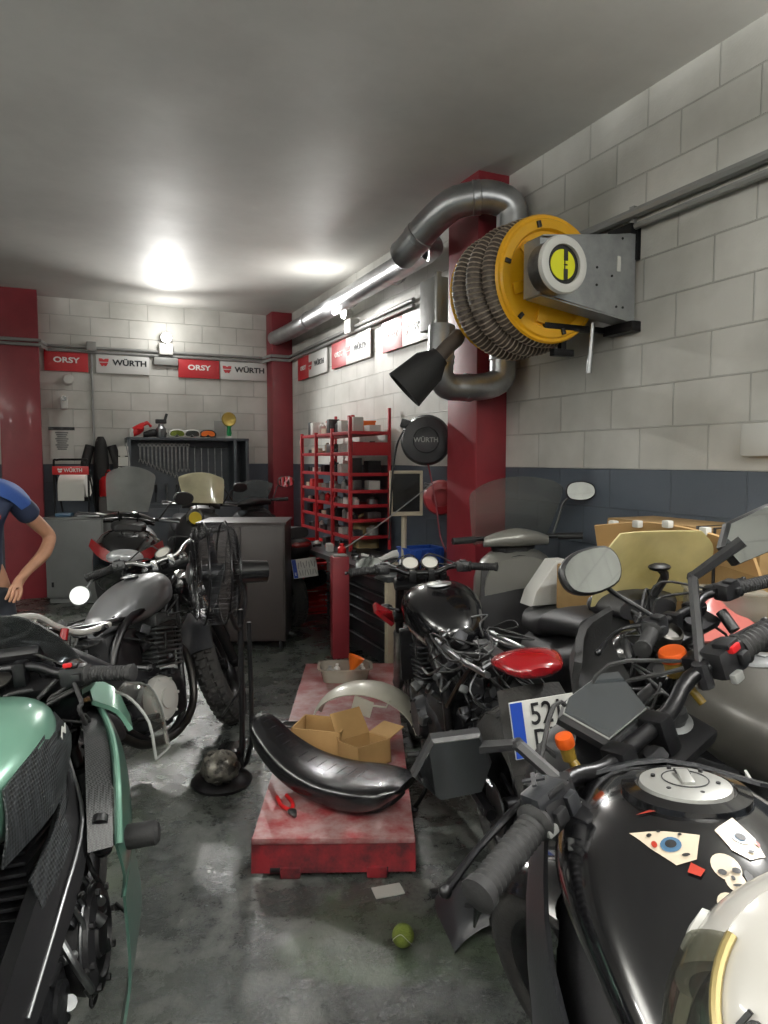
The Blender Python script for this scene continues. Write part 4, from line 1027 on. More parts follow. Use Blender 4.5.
# plate under the cap, keyhole flap and screws
r = 0.043
MB().lathe([(r + 0.034, -0.020), (r + 0.032, 0.0), (r + 0.016, 0.004), (r + 0.012, 0.0)], (0.19, 0, 0.988), (0.06, 0, 1), 40).build('cap_collar', MATS['tank_black'], tankA)
mb = MB()
for i in range(6):
    a = 2 * PI * i / 6 + 0.3; mb.cyl((0.19 + 0.037 * math.cos(a), 0.037 * math.sin(a), 0.994), (0.19 + 0.037 * math.cos(a), 0.037 * math.sin(a), 1.000), 0.0028, n=8)
mb.box((0.205, 0, 1.002), (0.014, 0.018, 0.002), 0.001)
mb.tube([V((0.19 + 0.027 * math.cos(a), 0.027 * math.sin(a), 0.9995 - 0.06 * 0.027 * math.cos(a))) for a in [2 * PI * i / 30 for i in range(30)]], 0.0008, 4, 1, closed=True)
mb.build('keyhole', MATS['ink'], capo)
# TFT dash
dc = on_front((0.075, -0.02, 0.085)); fa = V((-0.62, 0, 0.78)).normalized()
fm = frame(dc, fa, (0, 1, 0))
out = [(-0.066, -0.028), (-0.045, 0.042), (0.045, 0.042), (0.066, -0.028), (0.04, -0.042), (-0.04, -0.042)]
d = MB(MsA).prism([(x * 1.12, y * 1.12) for x, y in out], 0.03, fm @ Matrix.Translation((0, 0, -0.018)), 0.008).box(on_front((0.055, -0.01, 0.03)), (0.04, 0.07, 0.05), 0.01).build('dash', MATS['matt_black'], A)
MB(MsA).prism([(x * 1.04, y * 1.04) for x, y in out], 0.003, fm, 0.001).build('dash_rim', MATS['fixture_grey'], d)
MB(MsA).prism(out, 0.004, fm @ Matrix.Translation((0, 0, 0.002))).build('dash_screen', MATS['dash_glass'], d)
# headlight and small fly screen ahead
MB(MsA).loft([(0.10, 0, 0, 0.06, 0.09, 0.10, 2.4), (0.17, 0, -0.02, 0.10, 0.09, 0.13, 2.4), (0.24, 0, -0.06, 0.08, 0.05, 0.10, 2.2), (0.27, 0, -0.08, 0.03, 0.02, 0.05, 2)], 18, 3, Matrix.Translation(P0A + V((0, 0, -0.02)))).build('headlight', MATS['matt_black'], A)
# mirrors with angular arms
hb = P0A + V((0.01, 0, 0.05))
for sd, b_, c_ in ((1, (0.06, 0.165, 0.075), (0.135, 0.20, 0.072)), (-1, (0.06, -0.30, 0.13), (-0.01, -0.36, 0.17))):
    a_ = hb + V((-0.01, sd * 0.165, 0.03))
    HX = [(x * (0.60 if sd > 0 else 0.8), y * (0.85 if sd > 0 else 0.62)) for x, y in [(0.105, 0.0), (0.055, 0.062), (-0.055, 0.07), (-0.095, 0.02), (-0.085, -0.045), (0.035, -0.06)]]
    P = MB(MsA).tube([a_, hb + V(b_)], 0.009, 6, 1).tube([hb + V(b_), hb + V(c_)], [0.009, 0.011], 6, 1).cyl(a_ - V((0, 0, 0.03)), a_ + V((0, 0, 0.012)), 0.013, n=8).ball(hb + V(b_), 0.0105, 8)
    fm = frame(hb + V(c_) + V((0, sd * (0.035 if sd > 0 else 0.06), -0.01)), ((-0.85, 0.40, 0.22) if sd < 0 else (-0.83, 0.46, -0.16)), (0, sd, 0))
    P.prism(HX, 0.026, fm @ Matrix.Translation((0, 0, -0.014)), 0.006)
    o = P.build('mirror', MATS['matt_black'], A)
    MB(MsA).prism([(x * 0.93, y * 0.93) for x, y in HX], 0.002, fm @ Matrix.Translation((0, 0, 0.0006))).build('mirror_glass', MATS['mirror_glass'], o)
# orange reservoirs, ignition ring, fork caps
for p, r_, hgt in (((0.05, -0.18, 0.035), 0.022, 0.028), ((0.04, 0.10, 0.04), 0.013, 0.022)):
    c = hb + V(p)
    o = MB(MsA).lathe([(r_ * 0.8, -hgt), (r_ * 0.85, 0)], c, (-0.1, 0, 1), 20).cyl(c - V((0, 0, hgt)), c - V((0.03, 0, hgt + 0.05)), 0.007).build('fluid_reservoir', MATS['amber_fluid'] if 'amber_fluid' in MATS else mat('amber_fluid', '#6a5620', 0.25), A)
    MB(MsA).lathe([(r_, 0), (r_ * 1.04, 0.004), (r_ * 1.04, 0.012), (r_ * 0.94, 0.016), (0.001, 0.017)], c, (-0.1, 0, 1), 24).build('reservoir_cap', MATS['orange_anod'], o)
for y in (-0.1, 0.1):
    c = P0A + axA * 0.012 + V((0.038, y, 0.0))
    MB(MsA).lathe([(0.030, 0), (0.030, 0.012), (0.012, 0.016), (0.001, 0.016)], c, axA, 24).build('fork_cap', MATS['alu'], A)
mb = MB(MsA)
mb.box(hb + V((-0.03, 0.215, 0.055)), (0.035, 0.05, 0.02), 0.005).box(hb + V((-0.045, 0.19, 0.03)), (0.02, 0.02, 0.03), 0.004)
mb.box(hb + V((-0.02, 0.215, 0.072)), (0.030, 0.006, 0.003), rot=(0, 0, 0.7)).box(hb + V((-0.02, 0.215, 0.072)), (0.030, 0.006, 0.003), rot=(0, 0, -0.7))
mb.build('switch_block', MATS['shroud_grey'], A)
mb = MB(MsA).box(hb + V((-0.045, -0.205, 0.052)), (0.018, 0.022, 0.012), 0.003); mb.build('kill_switch', MATS['red_plastic'], A)
for q_, d_ in (((-0.05, 0.18, 0.015), (0.012, 0.022, 0.012)), ((-0.048, 0.235, 0.02), (0.012, 0.018, 0.012)), ((-0.05, -0.19, 0.01), (0.012, 0.022, 0.016))): MB(MsA).box(hb + V(q_), d_, 0.003).build('switch_button', MATS['fixture_grey'], A)
# bar-end weights
# side shrouds: angular panels below the tank with a pale edge
for sd in (1, -1):
    o = MB().sheet([[(0.42, sd * 0.14, 0.90), (0.26, sd * 0.165, 0.865), (0.08, sd * 0.17, 0.82), (-0.10, sd * 0.13, 0.76)],
               [(0.44, sd * 0.165, 0.82), (0.28, sd * 0.19, 0.78), (0.10, sd * 0.185, 0.74), (-0.10, sd * 0.14, 0.70)],
               [(0.38, sd * 0.16, 0.70), (0.26, sd * 0.185, 0.64), (0.08, sd * 0.175, 0.60), (-0.08, sd * 0.13, 0.60)],
               [(0.34, sd * 0.17, 0.56), (0.22, sd * 0.19, 0.50), (0.08, sd * 0.17, 0.50), (-0.04, sd * 0.13, 0.54)]], 0.006, 3).build('tank_shroud', MATS['shroud_grey'], A, ang=60)
    MB().plate3([(0.44, sd * 0.15, 0.905), (0.455, sd * 0.175, 0.81), (0.40, sd * 0.175, 0.70), (0.39, sd * 0.178, 0.74), (0.43, sd * 0.18, 0.82), (0.42, sd * 0.16, 0.885)], 0.004).build('shroud_stripe', MATS['white_plastic'], o)
    MB().sheet([[(0.30, sd * 0.17, 0.56), (0.10, sd * 0.18, 0.52), (-0.12, sd * 0.15, 0.50)], [(0.34, sd * 0.16, 0.36), (0.12, sd * 0.19, 0.34), (-0.14, sd * 0.16, 0.32)], [(0.26, sd * 0.12, 0.20), (0.10, sd * 0.14, 0.18), (-0.10, sd * 0.12, 0.18)]], 0.006, 3).build('belly_panel', MATS['matt_black'], A)
MB().sheet([[(0.40, -0.16, 0.88), (0.42, 0, 0.90), (0.40, 0.16, 0.88)], [(0.34, -0.17, 0.92), (0.36, 0, 0.95), (0.34, 0.17, 0.92)], [(0.29, -0.12, 0.95), (0.30, 0, 0.975), (0.29, 0.12, 0.95)]], 0.005, 3).build('tank_nose_cover', MATS['shroud_grey'], A)
MB().loft([(0.36, 0, 0.72, 0.10, 0.12, 0.14, 3), (0.26, 0, 0.73, 0.15, 0.125, 0.16, 3), (0.10, 0, 0.73, 0.155, 0.125, 0.16, 3), (-0.06, 0, 0.71, 0.13, 0.12, 0.14, 3), (-0.20, 0, 0.69, 0.10, 0.10, 0.10, 3)], 24, 4).build('side_cover', MATS['matt_black'], A, ang=60)
tangle(A, (0.25, -0.14, 0.62), (0.45, 0.14, 0.92), 10, seed=3)

# stickers laid on the curved tank
bvhA = BVHTree.FromPolygons([v.co for v in tankA.data.vertices], [list(p.vertices) for p in tankA.data.polygons])
def lay(name, shapes, origin, xdir, ydir, m, lift=0.0012, parent=None):
    if len(shapes) > 1:
        for q in shapes: lay(name, [q], origin, xdir, ydir, m, lift, parent)
        return None
    shapes = [[(x * 0.72, y * 0.72) for x, y in q] for q in shapes]
    """flat shapes pressed onto the tank from the side"""
    n = V(xdir).cross(V(ydir)).normalized(); b = MB(); vs = []; fs = []
    for poly in shapes:
        cx = sum(p[0] for p in poly) / len(poly); cy = sum(p[1] for p in poly) / len(poly)
        rings_ = [[(cx + (p[0] - cx) * k, cy + (p[1] - cy) * k) for p in poly] for k in (1.0, 0.66, 0.33, 0.02)]
        base = len(vs); ok = True; tmp = []
        for rg in rings_:
            for (x, y) in rg:
                q = V(origin) + V(xdir) * x + V(ydir) * y
                hit, nn, _, _ = bvhA.ray_cast(q + n * 0.3, -n)
                if hit is None: ok = False; break
                if nn.dot(n) < 0: nn = -nn
                tmp.append(hit + nn * lift)
            if not ok: break
        if not ok: continue
        vs += tmp; K = len(poly)
        for i in range(3):
            for j in range(K):
                fs.append([base + i * K + j, base + i * K + (j + 1) % K, base + (i + 1) * K + (j + 1) % K, base + (i + 1) * K + j])
    if not vs: return None
    b.add(vs, fs); return b.build(name, MATS[m], parent or tankA)
mat('decal_cream', '#c9bba6', 0.35); mat('decal_red', '#9a3326', 0.3); mat('decal_blue', '#40607c', 0.35)
def ell(cx, cy, rx, ry, n=16, a0=0): return [(cx + rx * math.cos(2 * PI * i / n), cy + ry * math.sin(2 * PI * i / n)) for i in range(n)]
def dense(poly, k=4):
    out = []
    for i in range(len(poly)):
        a, b = poly[i], poly[(i + 1) % len(poly)]
        out += [(a[0] + (b[0] - a[0]) * j / k, a[1] + (b[1] - a[1]) * j / k) for j in range(k)]
    return out
oD = V((0.085, 0.025, 0.95)); xd = V((0.08, -1, 0)).normalized(); yd = V((1, 0.08, 0)).normalized()
tri1 = [(-0.075, 0.035), (0.02, 0.0), (0.0, -0.045), (-0.03, -0.05), (-0.055, -0.01)]
tri2 = [(0.085, 0.045), (0.045, 0.01), (0.055, -0.03), (0.075, -0.045), (0.10, -0.035), (0.10, 0.0)]
lay('decal', [dense(tri1), dense(tri2)], oD, xd, yd, 'decal_cream')
lay('decal', [ell(-0.026, -0.012, 0.015, 0.015), ell(0.078, -0.002, 0.014, 0.014)], oD, xd, yd, 'decal_blue', 0.002)
lay('decal', [ell(-0.026, -0.012, 0.008, 0.008), ell(0.078, -0.002, 0.0075, 0.0075), ell(-0.05, 0.015, 0.004, 0.004), ell(-0.035, 0.018, 0.003, 0.003), ell(-0.008, 0.004, 0.003, 0.003), ell(-0.012, -0.036, 0.006, 0.003), ell(0.082, -0.03, 0.005, 0.003)], oD, xd, yd, 'ink', 0.0028)
lay('decal', [ell(-0.048, -0.005, 0.004, 0.007), ell(0.098, -0.012, 0.003, 0.006), dense([(-0.01, -0.05), (0.005, -0.065), (-0.005, -0.075), (-0.02, -0.065)])], oD, xd, yd, 'decal_red', 0.0024)
lay('decal', [dense([(-0.055, 0.07), (0.0, 0.078), (0.055, 0.068), (0.0, 0.062)])], oD, xd, yd, 'decal_red', 0.002)
# painted face sticker
fc = (0.035, -0.072)
lay('decal', [ell(fc[0], fc[1] + 0.012, 0.020, 0.024, 20), ell(fc[0] + 0.004, fc[1] - 0.012, 0.014, 0.018, 20)], oD, xd, yd, 'decal_cream')
lay('decal', [ell(fc[0] - 0.009, fc[1] + 0.002, 0.006, 0.005), ell(fc[0] + 0.011, fc[1] + 0.004, 0.006, 0.005), ell(fc[0] + 0.002, fc[1] - 0.008, 0.0025, 0.004), ell(fc[0] + 0.004, fc[1] - 0.019, 0.007, 0.0022), ell(fc[0] + 0.024, fc[1] - 0.008, 0.006, 0.014)], oD, xd, yd, 'ink', 0.0026)
lay('decal', [ell(0.018, -0.118, 0.016, 0.018)], oD, xd, yd, 'decal_cream')
lay('decal', [ell(0.019, -0.119, 0.009, 0.010)], oD, xd, yd, 'shroud_grey', 0.002)

# ---------------------------------------------------------------- B: green and black sport bike
mat('sport_green', '#6c9583', 0.28, 0.2, coat=0.6)
mat('green_dark', '#3c5a4f', 0.28, 0.15, coat=0.6)
holes('grip_pad', '#2c2f31', '#0a0a0b', 120, 0.5)
holes('carbon', '#4a4b4c', '#1a1b1c', 260, 0.3, kind='check')
B, MsB, P0B, axB = moto('green and black sport motorcycle with honeycomb tank pads and bare engine', (-0.79, 1.33, 0), D(100), -5, 0,
    zst=0.90, tank='sport_green', tank_secs=[(0.33, 0, 0.80, 0.07, 0.04, 0.05, 2.4), (0.28, 0, 0.82, 0.14, 0.08, 0.10, 2.8), (0.16, 0, 0.83, 0.18, 0.095, 0.14, 2.8), (0.02, 0, 0.82, 0.175, 0.09, 0.14, 2.6), (-0.12, 0, 0.79, 0.12, 0.07, 0.11, 2.4), (-0.22, 0, 0.76, 0.07, 0.04, 0.07, 2)],
    cap=(0.13, 0.925), mirrors=(), gauges=0, headlight=None, bar_hw=0.31, bar_rise=-0.03, bar_back=0.07, signals=False, seat='vinyl', wr=0.09, airbox=False, cover='engine_dark')
tb = [c for c in B.children if c.name.startswith('fuel_tank')][0]
MB().box((0.06, 0, 0.905), (0.02, 0.02, 0.01), 0.004).build('tank_vent', MATS['black_plastic'], tb)
for sd in (-1, 1):
    # honeycomb pads on tank flank, silver rune badge
    MB().sheet([[(0.24, sd * 0.155, 0.862), (0.08, sd * 0.176, 0.862), (-0.08, sd * 0.150, 0.83)], [(0.25, sd * 0.182, 0.80), (0.09, sd * 0.192, 0.79), (-0.10, sd * 0.155, 0.765)], [(0.20, sd * 0.178, 0.73), (0.06, sd * 0.185, 0.71), (-0.12, sd * 0.145, 0.70)]], 0.005, 3).build('grip_pad', MATS['grip_pad'], tb)
    MB().plate3([(0.205, sd * 0.187, 0.845), (0.19, sd * 0.190, 0.825), (0.165, sd * 0.1905, 0.84), (0.155, sd * 0.192, 0.825), (0.15, sd * 0.192, 0.832), (0.17, sd * 0.1905, 0.85), (0.19, sd * 0.189, 0.838)], 0.002).build('badge', MATS['white_plastic'], tb)
    # frame spar with a bright edge, lower pad
    MB().sheet([[(0.30, sd * 0.13, 0.80), (0.12, sd * 0.185, 0.70), (-0.10, sd * 0.175, 0.62), (-0.26, sd * 0.14, 0.50)], [(0.30, sd * 0.15, 0.70), (0.12, sd * 0.215, 0.60), (-0.10, sd * 0.20, 0.50), (-0.26, sd * 0.15, 0.38)]], 0.03, 3).build('frame_spar', MATS['matt_black'], B)
    MB().tube([(0.27, sd * 0.165, 0.745), (0.12, sd * 0.222, 0.655), (-0.06, sd * 0.215, 0.575), (-0.2, sd * 0.185, 0.47)], 0.004, 8, 4).build('spar_trim', MATS['alu'], B)
    MB().sheet([[(0.24, sd * 0.168, 0.76), (0.05, sd * 0.195, 0.70), (-0.10, sd * 0.18, 0.66)], [(0.22, sd * 0.19, 0.70), (0.04, sd * 0.212, 0.64), (-0.10, sd * 0.195, 0.60)]], 0.004, 3).build('grip_pad', MATS['grip_pad'], B)
    # inner fairing panel in woven grey with a round hole, and green outer fairing
    ip = MB().sheet([[(0.52, sd * 0.13, 0.77), (0.40, sd * 0.17, 0.765), (0.28, sd * 0.20, 0.745), (0.16, sd * 0.225, 0.70), (0.08, sd * 0.235, 0.60)], [(0.54, sd * 0.17, 0.765), (0.42, sd * 0.215, 0.76), (0.30, sd * 0.25, 0.74), (0.18, sd * 0.275, 0.70), (0.09, sd * 0.285, 0.60)]], 0.006, 3).build('inner_fairing', MATS['carbon'], B)
    MB().cyl((0.125, sd * 0.258, 0.655), (0.112, sd * 0.258, 0.645), 0.016).build('inner_fairing_hole', MATS['ink'], ip)
    fo = MB().sheet([[(0.60, sd * 0.14, 0.80), (0.46, sd * 0.20, 0.78), (0.32, sd * 0.25, 0.75), (0.18, sd * 0.283, 0.705), (0.10, sd * 0.288, 0.60)], [(0.66, sd * 0.15, 0.73), (0.50, sd * 0.225, 0.70), (0.34, sd * 0.275, 0.66), (0.20, sd * 0.30, 0.58), (0.11, sd * 0.295, 0.52)], [(0.60, sd * 0.13, 0.66), (0.48, sd * 0.20, 0.60), (0.34, sd * 0.25, 0.54), (0.22, sd * 0.275, 0.50), (0.13, sd * 0.28, 0.46)]], 0.006, 3).build('side_fairing', MATS['green_dark'], B)
    MB().tube([(0.46, sd * 0.205, 0.785), (0.32, sd * 0.257, 0.755), (0.18, sd * 0.29, 0.71), (0.10, sd * 0.296, 0.60)], 0.007, 8, 4).build('fairing_edge', MATS['sport_green'], fo)
    # winglet
    MB().sheet([[(0.56, sd * 0.15, 0.84), (0.44, sd * 0.19, 0.81)], [(0.54, sd * 0.22, 0.81), (0.43, sd * 0.25, 0.78)], [(0.50, sd * 0.26, 0.74), (0.42, sd * 0.28, 0.73)]], 0.012, 3).build('winglet', MATS['sport_green'], fo)
    # lower fairing blade
    MB().sheet([[(0.26, sd * 0.285, 0.52), (0.10, sd * 0.292, 0.48)], [(0.30, sd * 0.28, 0.34), (0.06, sd * 0.29, 0.30)], [(0.26, sd * 0.24, 0.18), (-0.02, sd * 0.25, 0.16)]], 0.006, 3).build('side_fairing', MATS['green_dark'], B)
    # crash slider
    MB().cyl((0.16, sd * 0.20, 0.58), (0.16, sd * 0.31, 0.58), 0.012).lathe([(0.024, 0), (0.027, 0.006), (0.027, 0.08), (0.02, 0.088), (0.001, 0.088)], (0.16, sd * 0.28, 0.58), (0, sd, 0), 22).build('crash_slider', MATS['rubber'], B)
    c = MB().lathe([(0.105, 0.0), (0.112, 0.03), (0.108, 0.055), (0.08, 0.062), (0.076, 0.052), (0.045, 0.052), (0.04, 0.06), (0.001, 0.062)], (0.15, sd * 0.165, 0.37), (0, sd, 0), 36)
    for i in range(8): c.cyl((0.15 + 0.10 * math.cos(i * PI / 4), sd * 0.18, 0.37 + 0.10 * math.sin(i * PI / 4)), (0.15 + 0.10 * math.cos(i * PI / 4), sd * 0.23, 0.37 + 0.10 * math.sin(i * PI / 4)), 0.008, n=6)
    c.build('clutch_cover', MATS['matt_black'], B)
    MB().tube([V((0.15 + 0.113 * math.cos(a), sd * 0.205, 0.37 + 0.113 * math.sin(a))) for a in [2 * PI * i / 30 for i in range(30)]], 0.004, 6, 1, closed=True).build('cover_trim', MATS['steel'], B)
    # engine-side metal rods, hoses
    q = MB()
    for x in (0.05, 0.09, 0.15): q.tube([(x, sd * 0.16, 0.56), (x + 0.02, sd * 0.21, 0.46), (x + 0.03, sd * 0.2, 0.36)], 0.006, 6, 3)
    q.tube([(0.0, sd * 0.17, 0.52), (-0.04, sd * 0.22, 0.44), (0.0, sd * 0.23, 0.36), (0.06, sd * 0.21, 0.31)], 0.008, 8, 3)
    q.build('hose', MATS['steel'], B)
# nose and dark screen
MB().loft([(0.44, 0, 0.86, 0.17, 0.08, 0.14, 2.6), (0.56, 0, 0.83, 0.18, 0.10, 0.16, 2.4), (0.70, 0, 0.77, 0.14, 0.10, 0.14, 2.3), (0.82, 0, 0.70, 0.07, 0.06, 0.08, 2.0), (0.86, 0, 0.68, 0.02, 0.02, 0.02, 2)], 24, 4).build('nose_fairing', MATS['tank_black'], B)
MB().sheet([[(0.66, y, 0.87 - 3.5 * y * y) for y in (-0.12, -0.06, 0, 0.06, 0.12)], [(0.56, y, 0.98 - 4 * y * y) for y in (-0.14, -0.07, 0, 0.07, 0.14)], [(0.44, y, 1.06 - 4 * y * y) for y in (-0.13, -0.065, 0, 0.065, 0.13)]], 0.004, 3).build('windscreen', MATS['smoke_screen'], B)
MB().box((0.50, 0, 0.93), (0.03, 0.14, 0.08), 0.01, rot=(0, -0.7, 0)).build('dash', MATS['matt_black'], B)
c = P0B + V((-0.02, 0, 0.03))
MB().lathe([(0.03, 0), (0.032, 0.006), (0.02, 0.010), (0.001, 0.011)], c, axB, 24).build('steering_nut', MATS['brake_steel'], B)
MB().box(P0B + V((-0.05, -0.17, 0.055)), (0.015, 0.02, 0.01), 0.003).build('kill_switch', MATS['red_plastic'], B)
tangle(B, (0.0, -0.24, 0.25), (0.30, -0.15, 0.56), 12, seed=5)
clutter(B, (-0.1, -0.20, 0.24), (0.22, -0.14, 0.50), 9, 'engine_dark', seed=6)
clutter(B, (-0.05, -0.24, 0.30), (0.20, -0.18, 0.52), 7, 'alu', seed=8, s=(0.01, 0.04))
tangle(B, (0.28, -0.2, 0.72), (0.5, 0.2, 0.9), 8, seed=9)
# clear plastic deflector standing out of the right-hand fairing
W_ = MB()
rows = [[(0.44, -0.25, 0.83), (0.52, -0.26, 0.83), (0.60, -0.25, 0.80)], [(0.42, -0.29, 0.81), (0.52, -0.31, 0.81), (0.62, -0.30, 0.78)], [(0.40, -0.33, 0.75), (0.50, -0.345, 0.74), (0.60, -0.33, 0.72)], [(0.38, -0.34, 0.66), (0.48, -0.36, 0.65), (0.56, -0.34, 0.64)]]
dfl = W_.sheet(rows, 0.004, 3).build('wind_deflector', clear('clear_film', '#f2f4f2', 0.03), B)
MB().tube([rows[0][0], rows[1][0], rows[2][0], rows[3][0]], 0.004, 6, 3).tube([rows[0][2], rows[1][2], rows[2][2], rows[3][2], rows[3][1], rows[3][0]], 0.003, 6, 3).build('deflector_rim', MATS['fixture_grey'], dfl)

# ---------------------------------------------------------------- C: silver-tanked custom bike
C_, MsC, P0C, axC = moto('stripped custom motorcycle with silver tank and chunky tyres, standing before the dark cabinet', (-1.07, 3.18, 0), D(72), -11, 26,
    zst=0.92, wf=0.068, wr=0.075, Rf=0.31, style='spoke', knob=True, tank='silver_paint', cap=(0.10, 0.91), cap_r=0.03,
    tank_secs=[(0.30, 0, 0.81, 0.05, 0.03, 0.05, 2.2), (0.24, 0, 0.82, 0.12, 0.085, 0.085, 2.6), (0.10, 0, 0.80, 0.135, 0.10, 0.10, 2.6), (-0.06, 0, 0.765, 0.11, 0.085, 0.075, 2.5), (-0.20, 0, 0.725, 0.06, 0.04, 0.04, 2.2)],
    mirrors=(), gauges=1, headlight='round', hl_mat='black_gloss', bar_mat='chrome', bar_hw=0.36, bar_rise=0.05, bar_back=0.05, seatless=True, tail=None, fender='shroud_grey', disc=0.13, cover='subframe_white', fins='cast_alu', radiator=False, silencer='matt_black', fork='chrome', fork_low='black_metal', airbox=True)
S_ = MB()
for sd in (-1, 1):
    S_.tube([(-0.22, sd * 0.11, 0.74), (-0.40, sd * 0.115, 0.745), (-0.52, sd * 0.115, 0.80), (-0.62, sd * 0.11, 0.86), (-0.85, sd * 0.10, 0.87), (-1.0, sd * 0.08, 0.86)], 0.013, 8, 4)
    S_.tube([(-0.60, sd * 0.11, 0.85), (-0.66, sd * 0.10, 0.80), (-0.95, sd * 0.09, 0.80)], 0.008, 6, 3)
S_.tube([(-1.0, -0.08, 0.86), (-1.04, 0, 0.86), (-1.0, 0.08, 0.86)], 0.012, 8, 3).tube([(-0.72, -0.1, 0.865), (-0.72, 0.1, 0.865)], 0.008, 6, 1)
mat('subframe_white', '#b9b8b2', 0.35, 0.3)
S_.build('subframe', MATS['subframe_white'], C_)
MB().loft([(-0.30, -0.19, 0.52, 0.03, 0.03, 0.03, 2), (-0.36, -0.19, 0.54, 0.055, 0.055, 0.055, 2), (-0.62, -0.20, 0.66, 0.085, 0.085, 0.085, 2), (-0.80, -0.20, 0.72, 0.085, 0.085, 0.085, 2)], 22, 4).lathe([(0.05, 0), (0.062, 0.02), (0.05, 0.02)], (-0.80, -0.20, 0.72), (-1, 0, 0.35), 20).build('silencer', MATS['shroud_grey'], C_)
MB().cyl((-0.52, -0.14, 0.74), (-0.50, -0.14, 0.78), 0.016).build('reservoir', MATS['red_lens'], C_)
clutter(C_, (-0.2, -0.15, 0.45), (0.12, 0.15, 0.72), 14, 'engine_dark', seed=12)
tangle(C_, (-0.5, -0.14, 0.5), (0.3, 0.14, 0.76), 14, seed=13)
clutter(C_, (-0.75, -0.09, 0.70), (-0.25, 0.09, 0.80), 10, 'black_plastic', seed=14)
h = P0C + V((0.01, 0, 0.05)); mirror(C_, MsC, h + V((-0.05, 0.33, 0.05)), h + V((-0.02, 0.37, 0.02)), h + V((-0.05, 0.43, -0.02)), CIRC, (-1, -0.2, 0.2), 1, 1.0, 'alu')

# ---------------------------------------------------------------- F: bare black naked bike with plate 5216
F_, MsF, P0F, axF = moto('half stripped black motorcycle with chrome dials and a 5216 number plate', (0.335, 2.95, 0), D(101.5), -5, -8,
    zst=0.88, mirrors=(), gauges=2, bar_hw=0.33, bar_rise=0.03, headlight='round', hl_mat='black_gloss', tank='black_gloss',
    tank_secs=[(0.30, 0, 0.80, 0.05, 0.03, 0.05, 2.2), (0.26, 0, 0.81, 0.12, 0.08, 0.09, 2.4), (0.14, 0, 0.82, 0.165, 0.10, 0.15, 2.3), (0.0, 0, 0.80, 0.155, 0.095, 0.15, 2.3), (-0.12, 0, 0.77, 0.11, 0.07, 0.10, 2.2), (-0.18, 0, 0.75, 0.05, 0.03, 0.05, 2)],
    cap=(0.10, 0.915), seatless=True, tail=None, fork_low='steel', signals=True, style='cast', silencer='steel', sil_side=1)
MB().loft([(-0.80, 0, 0.84, 0.10, 0.03, 0.03, 2.2), (-0.86, 0, 0.845, 0.105, 0.035, 0.03, 2.2), (-0.93, 0, 0.84, 0.075, 0.025, 0.025, 2.2), (-0.95, 0, 0.84, 0.04, 0.012, 0.012, 2)], 20, 4).build('tail_light', MATS['red_lens'], F_)
q = MB()
for sd in (-1, 1): q.tube([(-0.2, sd * 0.11, 0.76), (-0.5, sd * 0.12, 0.775), (-0.80, sd * 0.11, 0.80)], 0.010, 8, 3)
q.box((-0.55, 0, 0.79), (0.3, 0.05, 0.015), 0.003).tube([(-0.78, -0.12, 0.815), (-0.74, 0, 0.84), (-0.78, 0.12, 0.815)], 0.007, 6, 3)
q.build('subframe', MATS['steel'], F_)
MB().sheet([[(-0.84, -0.10, 0.76), (-0.85, 0, 0.77), (-0.84, 0.10, 0.76)], [(-0.93, -0.12, 0.66), (-0.94, 0, 0.67), (-0.93, 0.12, 0.66)], [(-0.96, -0.11, 0.55), (-0.97, 0, 0.56), (-0.96, 0.11, 0.55)]], 0.005, 3).build('plate_carrier', MATS['tyre_rubber'], F_)
number_plate(F_, (-0.975, 0.0, 0.69), (-1, 0, 0.18), '5216', 'DVV')
clutter(F_, (-0.6, -0.13, 0.45), (0.1, 0.13, 0.78), 46, 'engine_dark', seed=21)
clutter(F_, (-0.5, 0.05, 0.25), (0.15, 0.17, 0.72), 18, 'cast_alu', seed=22, s=(0.015, 0.05))
tangle(F_, (-0.7, -0.16, 0.4), (0.2, 0.16, 0.82), 24, r=(0.0025, 0.005), seed=23)
tangle(F_, (-0.6, -0.16, 0.6), (-0.1, 0.16, 0.84), 8, 'steel', seed=24)
h = P0F + V((0.01, 0, 0.05)); mirror(F_, MsF, h + V((0.0, 0.12, 0.03)), h + V((0.03, 0.17, 0.05)), h + V((0.02, 0.24, 0.04)), OVAL, (-0.9, -0.3, 0.3), 1, 0.8, 'steel')
MB().plate3([(0.42, 0.16, 0.74), (0.40, 0.24, 0.80), (0.32, 0.25, 0.78), (0.34, 0.17, 0.70)], 0.02).build('hanging_lamp', MATS['red_lens'], F_)

# ---------------------------------------------------------------- I: dusty grey-tanked bike between
mat('tank_dust', '#4a4843', 0.38, 0.3, coat=0.25, var=0.25, vs=5)
I_, MsI, P0I, axI = moto('dusty grey-tanked motorcycle parked just behind the big black one', (1.04, 1.62, 0), D(114), -5, 12,
    zst=1.0, mirrors=(), gauges=0, bar_hw=0.30, bar_rise=0.02, headlight='pod', tank='tank_dust',
    tank_secs=[(0.32, 0, 0.84, 0.06, 0.03, 0.05, 2.2), (0.27, 0, 0.85, 0.13, 0.085, 0.11, 2.4), (0.14, 0, 0.86, 0.18, 0.105, 0.16, 2.3), (-0.02, 0, 0.845, 0.175, 0.10, 0.15, 2.3), (-0.16, 0, 0.81, 0.12, 0.07, 0.10, 2.2), (-0.26, 0, 0.79, 0.05, 0.03, 0.05, 2)], cap=(0.12, 0.965), plate=None)
h = P0I + V((0.01, 0, 0.05))
mirror(I_, MsI, h + V((-0.02, 0.14, 0.03)), h + V((0.05, 0.22, 0.12)), h + V((0.03, 0.30, 0.20)), OVAL, (-0.85, 0.25, 0.30), 1, 1.0, 'black_plastic')
